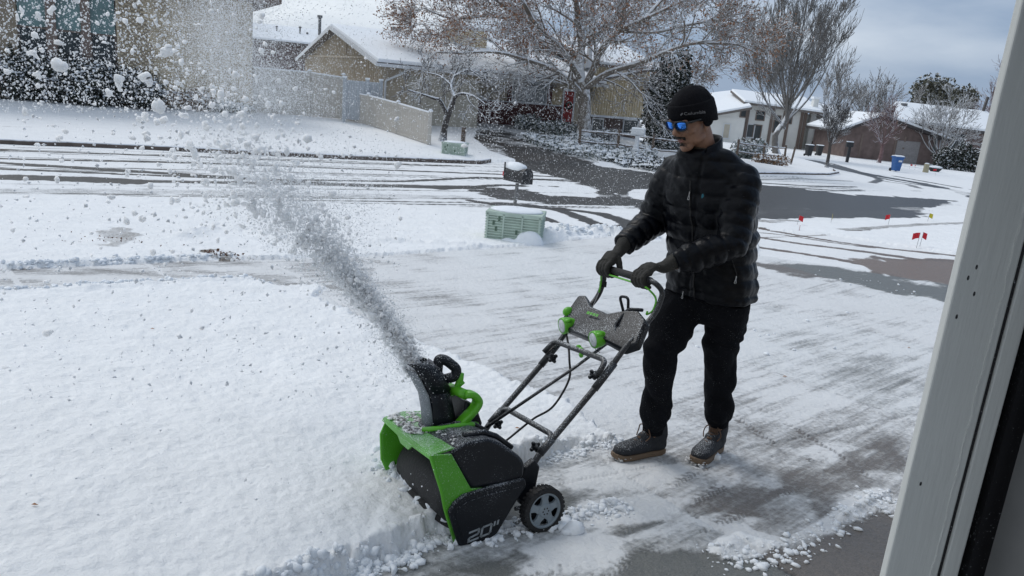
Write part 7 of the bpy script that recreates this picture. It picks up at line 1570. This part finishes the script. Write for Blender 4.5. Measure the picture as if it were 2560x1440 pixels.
groundcover('ivy_bed', [(1300, 352), (1430, 348), (1640, 392), (1640, 404), (1560, 412), (1480, 402), (1400, 384)], 3600, .055, M['juniper'], 51, 'snow-dusted ivy bed around the big tree and rail fence', 900, .28)
groundcover('ivy_bed', [(1500, 404), (1660, 402), (1690, 424), (1660, 432), (1580, 420)], 1500, .055, M['evergreen'], 52, 'dark leafy edge of the bed below the white mailbox', 420, .16)
# ---------------------------------------------------------------- thrown snow
def octs(name, P_, S, seed, m, label, cat='flying snow', elong=1.6):
    rg = np.random.default_rng(seed); n = len(P_); b = np.array([(1, 0, 0), (-1, 0, 0), (0, 1, 0), (0, -1, 0), (0, 0, 1), (0, 0, -1)], float); F0 = np.array([(0, 2, 4), (2, 1, 4), (1, 3, 4), (3, 0, 4), (2, 0, 5), (1, 2, 5), (3, 1, 5), (0, 3, 5)])
    sc = rg.uniform(.6, elong, (n, 1, 3)); V = b[None] * sc * rg.uniform(.6, 1.2, (n, 6, 1)) * np.asarray(S).reshape(-1, 1, 1); a = rg.uniform(0, 6.28, n); c, s = np.cos(a)[:, None], np.sin(a)[:, None]; x = V[..., 0] * c - V[..., 2] * s; z = V[..., 0] * s + V[..., 2] * c; V = np.stack([x, V[..., 1], z], -1) + P_[:, None]
    org = P_.mean(0); o = npmesh(name, (V - org).reshape(-1, 3), (F0[None] + (np.arange(n) * 6)[:, None, None]).reshape(-1, 3), M['snow_fine'], smooth=False); o.location = V3(org); tag(o, label, cat, kind='stuff'); return o
PLUME = [((1040, 935), 2.94, .045), ((1010, 870), 2.98, .05), ((965, 800), 3.03, .06), ((905, 725), 3.08, .075), ((850, 660), 3.12, .09), ((790, 595), 3.12, .11), ((720, 525), 3.10, .13), ((655, 460), 3.05, .14), ((590, 395), 3.0, .15), ((500, 320), 2.92, .17), ((420, 255), 2.85, .2), ((330, 185), 2.75, .24), ((220, 110), 2.6, .28), ((100, 30), 2.45, .3)]
PW = np.array([aty(*p, Y) for p, Y, _ in PLUME]); PS = np.array([.030, .034, .038, .045, .05, .06, .075, .085, .10, .13, .17, .21, .26, .3]); PT = np.linspace(0, 1, len(PW))
def plume_at(t): return np.stack([np.interp(t, PT, PW[:, i]) for i in range(3)], -1), np.interp(t, PT, PS)
def clumps(name, t0, t1, n, s0, s1, seed, spread, label, power=1.0):
    rg = np.random.default_rng(seed); t = t0 + (t1 - t0) * rg.random(n) ** power; c, s = plume_at(t); P_ = c + rg.normal(size=(n, 3)) * (s * spread)[:, None]; S = rg.uniform(s0, s1, n) * (.5 + rg.random(n) ** 3); o = lumps(name, P_, S, seed, 1.0); tag(o, label, 'flying snow', kind='stuff'); return o
LAB = ['largest tall smooth chunk of flying snow, in front of the bush right of the windows', "wide rounded snow chunk in front of the leftmost window's lower panes", 'long slanting snow sliver in front of the middle window panel', 'tall snow chunk covering the upper left of the first window panel', 'round grey snow ball hanging in front of the tan brick wall', 'lump of snow trailing down-right beside the largest chunk', "forked snow chunk low in front of the brick wall's foot", 'ragged grey snow clod over the far lawn under the forked chunk', 'flat snow chunk in front of the bushes below the middle window', 'thin flat snow chunk across the second window panel', 'small upright snow clod crossing the far kerb', 'widest flat ragged slab at the top of the grey snow stream', 'snow clod hanging under the widest ragged slab', 'dark angular snow clod left in the broken part of the stream', 'blocky snow chunk right of the widest ragged slab', 'biggest ragged snow clod in the broken middle of the stream', 'squarish snow clod above the dark angular one', 'second big ragged snow clod, joined to the biggest one', 'snow clod at the lower right of the biggest one', 'narrow upright snow sliver between the square clods', 'small hooked snow clod below the dark angular one', 'small flat snow clod over the scraped path', "tiny flat snow clod left of the path's end", 'tall snow clod where the stream crosses the sidewalk', 'round snow clod just below the sidewalk crossing', 'ragged clod in the dense upper stream of snow', 'upright clod in the dense stream above the driveway edge', 'lowest clod in the dense stream above the chute', "snow clod rising over the far street's tyre tracks", "small pale clod near the far lawn's edge", 'snow chunk in front of the brick near the powder cloud', 'small snow chunk on the upper middle window panel', 'flat grey clod at the left edge low over the lawn', 'small dark clod over the near lawn, lower of two at left', 'small dark clod over the near lawn, upper of two at left', 'flat grey clod over the near edge of the street at left', 'snow chunk at the top edge of the middle window panel', 'snow chunk at the left edge over the dark bushes', 'flat chunk over the bushes right of the left edge', 'small pale chunk high on the brick wall', "small chunk right of the middle window's lower pane", 'small tall chunk left of the largest chunk', 'small round chunk directly beside the largest chunk', 'small chunk low on the hazy brick wall', 'small chunk cut by the top edge above the brick wall']
def big_chunks():
    """the ragged slabs of snow that can be told apart in the air"""
    rg = np.random.default_rng(77); spec = [(295, 188, 24, 38, 2.7), (88, 135, 26, 18, 2.6), (200, 48, 18, 8, 2.6), (50, 30, 14, 30, 2.6), (418, 128, 13, 13, 2.75), (365, 195, 18, 24, 2.8), (395, 262, 18, 32, 2.85), (360, 290, 16, 20, 2.9), (150, 165, 22, 14, 2.6), (95, 40, 16, 9, 2.5), (480, 365, 11, 26, 3.0), (590, 432, 34, 14, 3.0), (602, 455, 14, 20, 3.0), (625, 520, 16, 24, 3.05), (655, 455, 20, 14, 3.05), (700, 545, 24, 34, 3.1), (620, 490, 20, 18, 3.05), (690, 520, 24, 24, 3.1), (730, 555, 18, 14, 3.1), (660, 505, 9, 16, 3.05), (618, 552, 8, 18, 3.05), (750, 600, 14, 8, 3.1), (710, 610, 10, 6, 3.1), (820, 665, 14, 26, 3.12), (845, 690, 16, 14, 3.12), (870, 715, 20, 20, 3.1), (905, 745, 14, 20, 3.08), (940, 790, 14, 14, 3.05), (640, 405, 16, 12, 3.0), (545, 395, 10, 7, 3.0), (500, 60, 14, 10, 3.2), (255, 95, 12, 8, 2.7), (12, 920, 14, 7, 2.6), (118, 832, 8, 6, 2.6), (120, 760, 8, 6, 2.6), (70, 490, 12, 7, 2.7), (130, 25, 12, 14, 2.6), (18, 180, 13, 10, 2.6), (92, 185, 14, 8, 2.6), (470, 90, 8, 8, 3.0), (210, 170, 10, 8, 2.8), (270, 230, 10, 12, 2.8), (310, 235, 10, 10, 2.8), (500, 225, 10, 8, 3.0), (345, 10, 10, 12, 2.8)]
    t = (1 + 5 ** .5) / 2; first = None
    for i, (x, y, w, h, Y) in enumerate(spec):
        p = aty(x, y, Y); sc = proj(p)[2] / 1923 * .74; mb = MB(); k = rg.integers(3, 6)
        for q in range(k):
            c = Vector((rg.normal() * w * .45 * sc, rg.normal() * min(w, h) * .3 * sc, rg.normal() * h * .45 * sc)); mb.ell(c, (w * sc * rg.uniform(.42, .7), min(w, h) * sc * rg.uniform(.5, .8), h * sc * rg.uniform(.42, .7)), nu=14, nv=10)
        me, v, nn = remesh(mb, max(.0045, min(w, h) * sc * .13), 2); v = v + nn * (n3(v, 26, i) * .018 + n3(v, 70, i) * .010 + n3(v, 160, i + 3) * .004)[:, None] * min(1.6, max(.5, min(w, h) * sc / .03)); me.vertices.foreach_set('co', v.astype(np.float32).ravel()); me.materials.clear(); me.materials.append(M['snow_chunk']); me.name = 'snow_chunk'
        me.polygons.foreach_set('use_smooth', [True] * len(me.polygons)); o = bpy.data.objects.new('snow_chunk', me); COL.objects.link(o); o.location = V3(p)
        tag(o, LAB[i], 'snow chunk', 'chunks of snow thrown through the air')
big_chunks()
clumps('thrown_snow', 0, .42, 1900, .003, .009, 61, .7, 'dense grey stream of snow shooting from the chute', 1.0)
clumps('thrown_snow', .0, .28, 700, .004, .013, 62, .6, 'solid core of the snow stream just above the chute')
clumps('thrown_snow', .28, .70, 1100, .003, .013, 63, 1.15, 'loose clods where the stream of snow breaks up')
clumps('thrown_snow', .55, 1.0, 800, .003, .013, 64, 1.7, 'scattered lumps of snow flying high at the left')
def cloud(name, cx, cy, sx, sy, Y0, Y1, n, s0, s1, seed, label, rot=0):
    rg = np.random.default_rng(seed); a = rg.normal(size=n) * sx; b = rg.normal(size=n) * sy; c, s = math.cos(rot), math.sin(rot); x = cx + a * c - b * s; y = cy + a * s + b * c; Y = rg.uniform(Y0, Y1, n)
    P_ = np.stack([aty(q, r, t) for q, r, t in zip(x, y, Y)]); k = P_[:, 2] > gh(P_[:, 0], P_[:, 1]); P_ = P_[k]; S = (s0 + (s1 - s0) * rg.random(len(P_)) ** 3) ; return octs(name, P_, S, seed, M['snow_chunk'], label)
def rain(name, x0, x1, y0, y1, Y0, Y1, n, s0, s1, seed, label, pw=3):
    rg = np.random.default_rng(seed); x = rg.uniform(x0, x1, n); y = rg.uniform(y0, y1, n); Y = rg.uniform(Y0, Y1, n); P_ = np.stack([aty(q, r, t) for q, r, t in zip(x, y, Y)]); P_ = P_[P_[:, 2] > gh(P_[:, 0], P_[:, 1]) + .02]; S = s0 + (s1 - s0) * rg.random(len(P_)) ** pw; return octs(name, P_, S, seed, M['snow_chunk'], label)
cloud('snow_mist', 560, 90, 75, 110, 3.2, 4.8, 62000, .0009, .0024, 65, 'hanging cloud of fine snow powder in front of the brick corner', -.1)
cloud('snow_mist', 680, 230, 90, 60, 3.2, 4.8, 15000, .0011, .0028, 66, 'thin powder drifting in front of the tan fence')
cloud('snow_mist', 820, 520, 90, 85, 3.0, 3.8, 12000, .0010, .0028, 67, 'fine powder falling off the right side of the snow stream')
cloud('snow_mist', 1000, 880, 60, 70, 2.8, 3.2, 4000, .0009, .0022, 68, 'fine powder around the chute mouth')
rain('falling_snow', -50, 460, -60, 280, 2.5, 4.5, 7000, .0009, .0062, 69, 'white specks of snow flying in front of the brick house', 2.6)
rain('falling_snow', 430, 1250, -40, 420, 3.0, 5.5, 17000, .0010, .0030, 70, 'fine snow specks in front of the fence and gable')
rain('falling_snow', 1150, 1700, 40, 520, 4.3, 6.5, 14000, .0012, .0030, 71, 'fine snow specks in front of the big tree and red door')
rain('falling_snow', -60, 1000, 260, 1000, 2.3, 3.6, 1500, .0018, .0085, 72, 'grey crumbs of snow falling over the white lawn', 3.2)
rain('falling_snow', -60, 1100, 900, 1440, 1.8, 2.8, 260, .0015, .0055, 73, 'last crumbs of snow dropping onto the foreground', 3)
# ---------------------------------------------------------------- crumbs on the ground
def crumbs(name, pts, n, width, s0, s1, seed, label, flat=.6):
    rg = np.random.default_rng(seed); L_ = pxpoly(dense(pts, 20)); k = rg.integers(0, len(L_) - 1, n); t = rg.random(n); XY = L_[k] * (1 - t)[:, None] + L_[k + 1] * t[:, None] + rg.normal(size=(n, 2)) * width; S = s0 + (s1 - s0) * rg.random(n) ** 2.5
    P_ = np.array([(x, y, gz(x, y) + s * .25) for (x, y), s in zip(XY, S)]); o = lumps(name, P_, S, seed, flat, None, M['snow']); tag(o, label, 'snow crumbs', kind='stuff')
crumbs('snow_crumbs', [(1190, 1350), (1300, 1320), (1400, 1300), (1560, 1270)], 420, .035, .006, .022, 81, 'crumbled snow ridge left beside the wheel')
crumbs('snow_crumbs', [(1360, 1318), (1430, 1318)], 30, .03, .018, .04, 82, 'larger broken slabs of snow in front of the wheel')
crumbs('snow_crumbs', [(500, 1600), (640, 1535), (760, 1492), (900, 1444), (1010, 1398), (1090, 1354), (1150, 1350)], 900, .028, .004, .020, 83, 'ragged crumbs along the cut edge of the snow', .9)
crumbs('snow_crumbs', [(1770, 1395), (1880, 1400), (2000, 1372), (2100, 1310), (2200, 1240), (2230, 1290)], 380, .045, .004, .02, 84, 'snow crumbs scattered on the bare concrete by the jamb')
crumbs('snow_crumbs', [(960, 1200), (1030, 1250), (1100, 1310)], 260, .05, .006, .024, 85, 'loose snow heaped in front of the auger', .9)
crumbs('snow_crumbs', [(1350, 1155), (1450, 1130), (1545, 1108)], 260, .03, .005, .018, 86, 'crumbs along the thin snow edge behind the blower')
crumbs('snow_crumbs', [(1365, 590), (1450, 582), (1560, 588), (1620, 596)], 300, .16, .02, .07, 87, 'lumpy ploughed snow bank right of the green utility box', .8)
crumbs('snow_crumbs', [(2040, 872), (1700, 800), (1900, 930), (2050, 800), (2200, 700), (2050, 690), (2330, 745)], 70, .18, .006, .028, 88, 'small lumps of snow dotted over the far driveway')
crumbs('snow_crumbs', [(0, 735), (208, 722), (437, 709), (625, 703), (690, 715)], 260, .03, .008, .035, 89, 'crumbs along the near edge of the sidewalk')
crumbs('snow_crumbs', [(0, 674), (200, 665), (460, 652), (600, 645)], 260, .03, .01, .04, 90, 'crumbs along the far edge of the sidewalk')
crumbs('snow_crumbs', [(1785, 1150), (1795, 1148)], 3, .008, .02, .03, 91, 'egg-sized snowball beside the left boot', 1.0)
# exposed twigs where the path was scraped, small dead leaves
def litter(px, py, n, sp, seed, label, m='litter', size=.02):
    p = G(px, py); rg = np.random.default_rng(seed); P_ = p + rg.normal(size=(n, 3)) * np.array([sp, sp * .5, 0]); P_[:, 2] = [gz(a, b) + .015 for a, b in P_[:, :2]]; e = empty('leaf_litter', p, label, 'leaves'); o = leafcards('leaves', P_, size, M[m], e, tuple(p), seed, 1, .005); o['kind'] = 'stuff'
litter(545, 645, 70, .13, 1, 'patch of dead leaves scraped bare above the sidewalk', size=.02); litter(300, 612, 40, .3, 2, 'brown leaf scraps in the scraped patch at left', size=.014)
for x, y, s in ((1290, 1113, .016), (92, 1325, .014), (1962, 945, .02), (2272, 872, .016), (505, 835, .02), (382, 835, .018)):
    p = G(x, y); e = empty('fallen_leaf', (p[0], p[1], gz(p[0], p[1]) + .006), {1290: 'orange leaf on the snow between the handle bars', 92: 'curled reddish leaf at the lower left', 1962: 'dark red leaf on the driveway right of the boots', 2272: 'dark twig-like leaf near the white jamb', 505: 'reddish scrap on the snow field, right of another', 382: 'reddish scrap on the snow field, left of another'}[x], 'leaf')
    m_ = MB(); m_.add([(-s, 0, 0), (-s * .3, s * .4, s * .3), (s, 0, s * .1), (s * .2, -s * .45, s * .2), (0, 0, s * .45)], [(0, 1, 4), (1, 2, 4), (2, 3, 4), (3, 0, 4)]); m_.build('blade', M['leaf_orange'], e)

def fine_stream():
    rg = np.random.default_rng(95); t = rg.random(34000) ** .85 * .62; c, s = plume_at(t); P_ = c + rg.normal(size=(len(t), 3)) * (s * .95)[:, None]; octs('snow_spray', P_, rg.uniform(.0007, .0024, len(t)), 95, M['snow_chunk'], 'fine spray wrapped round the stream of snow')
fine_stream()
import gc; gc.collect()
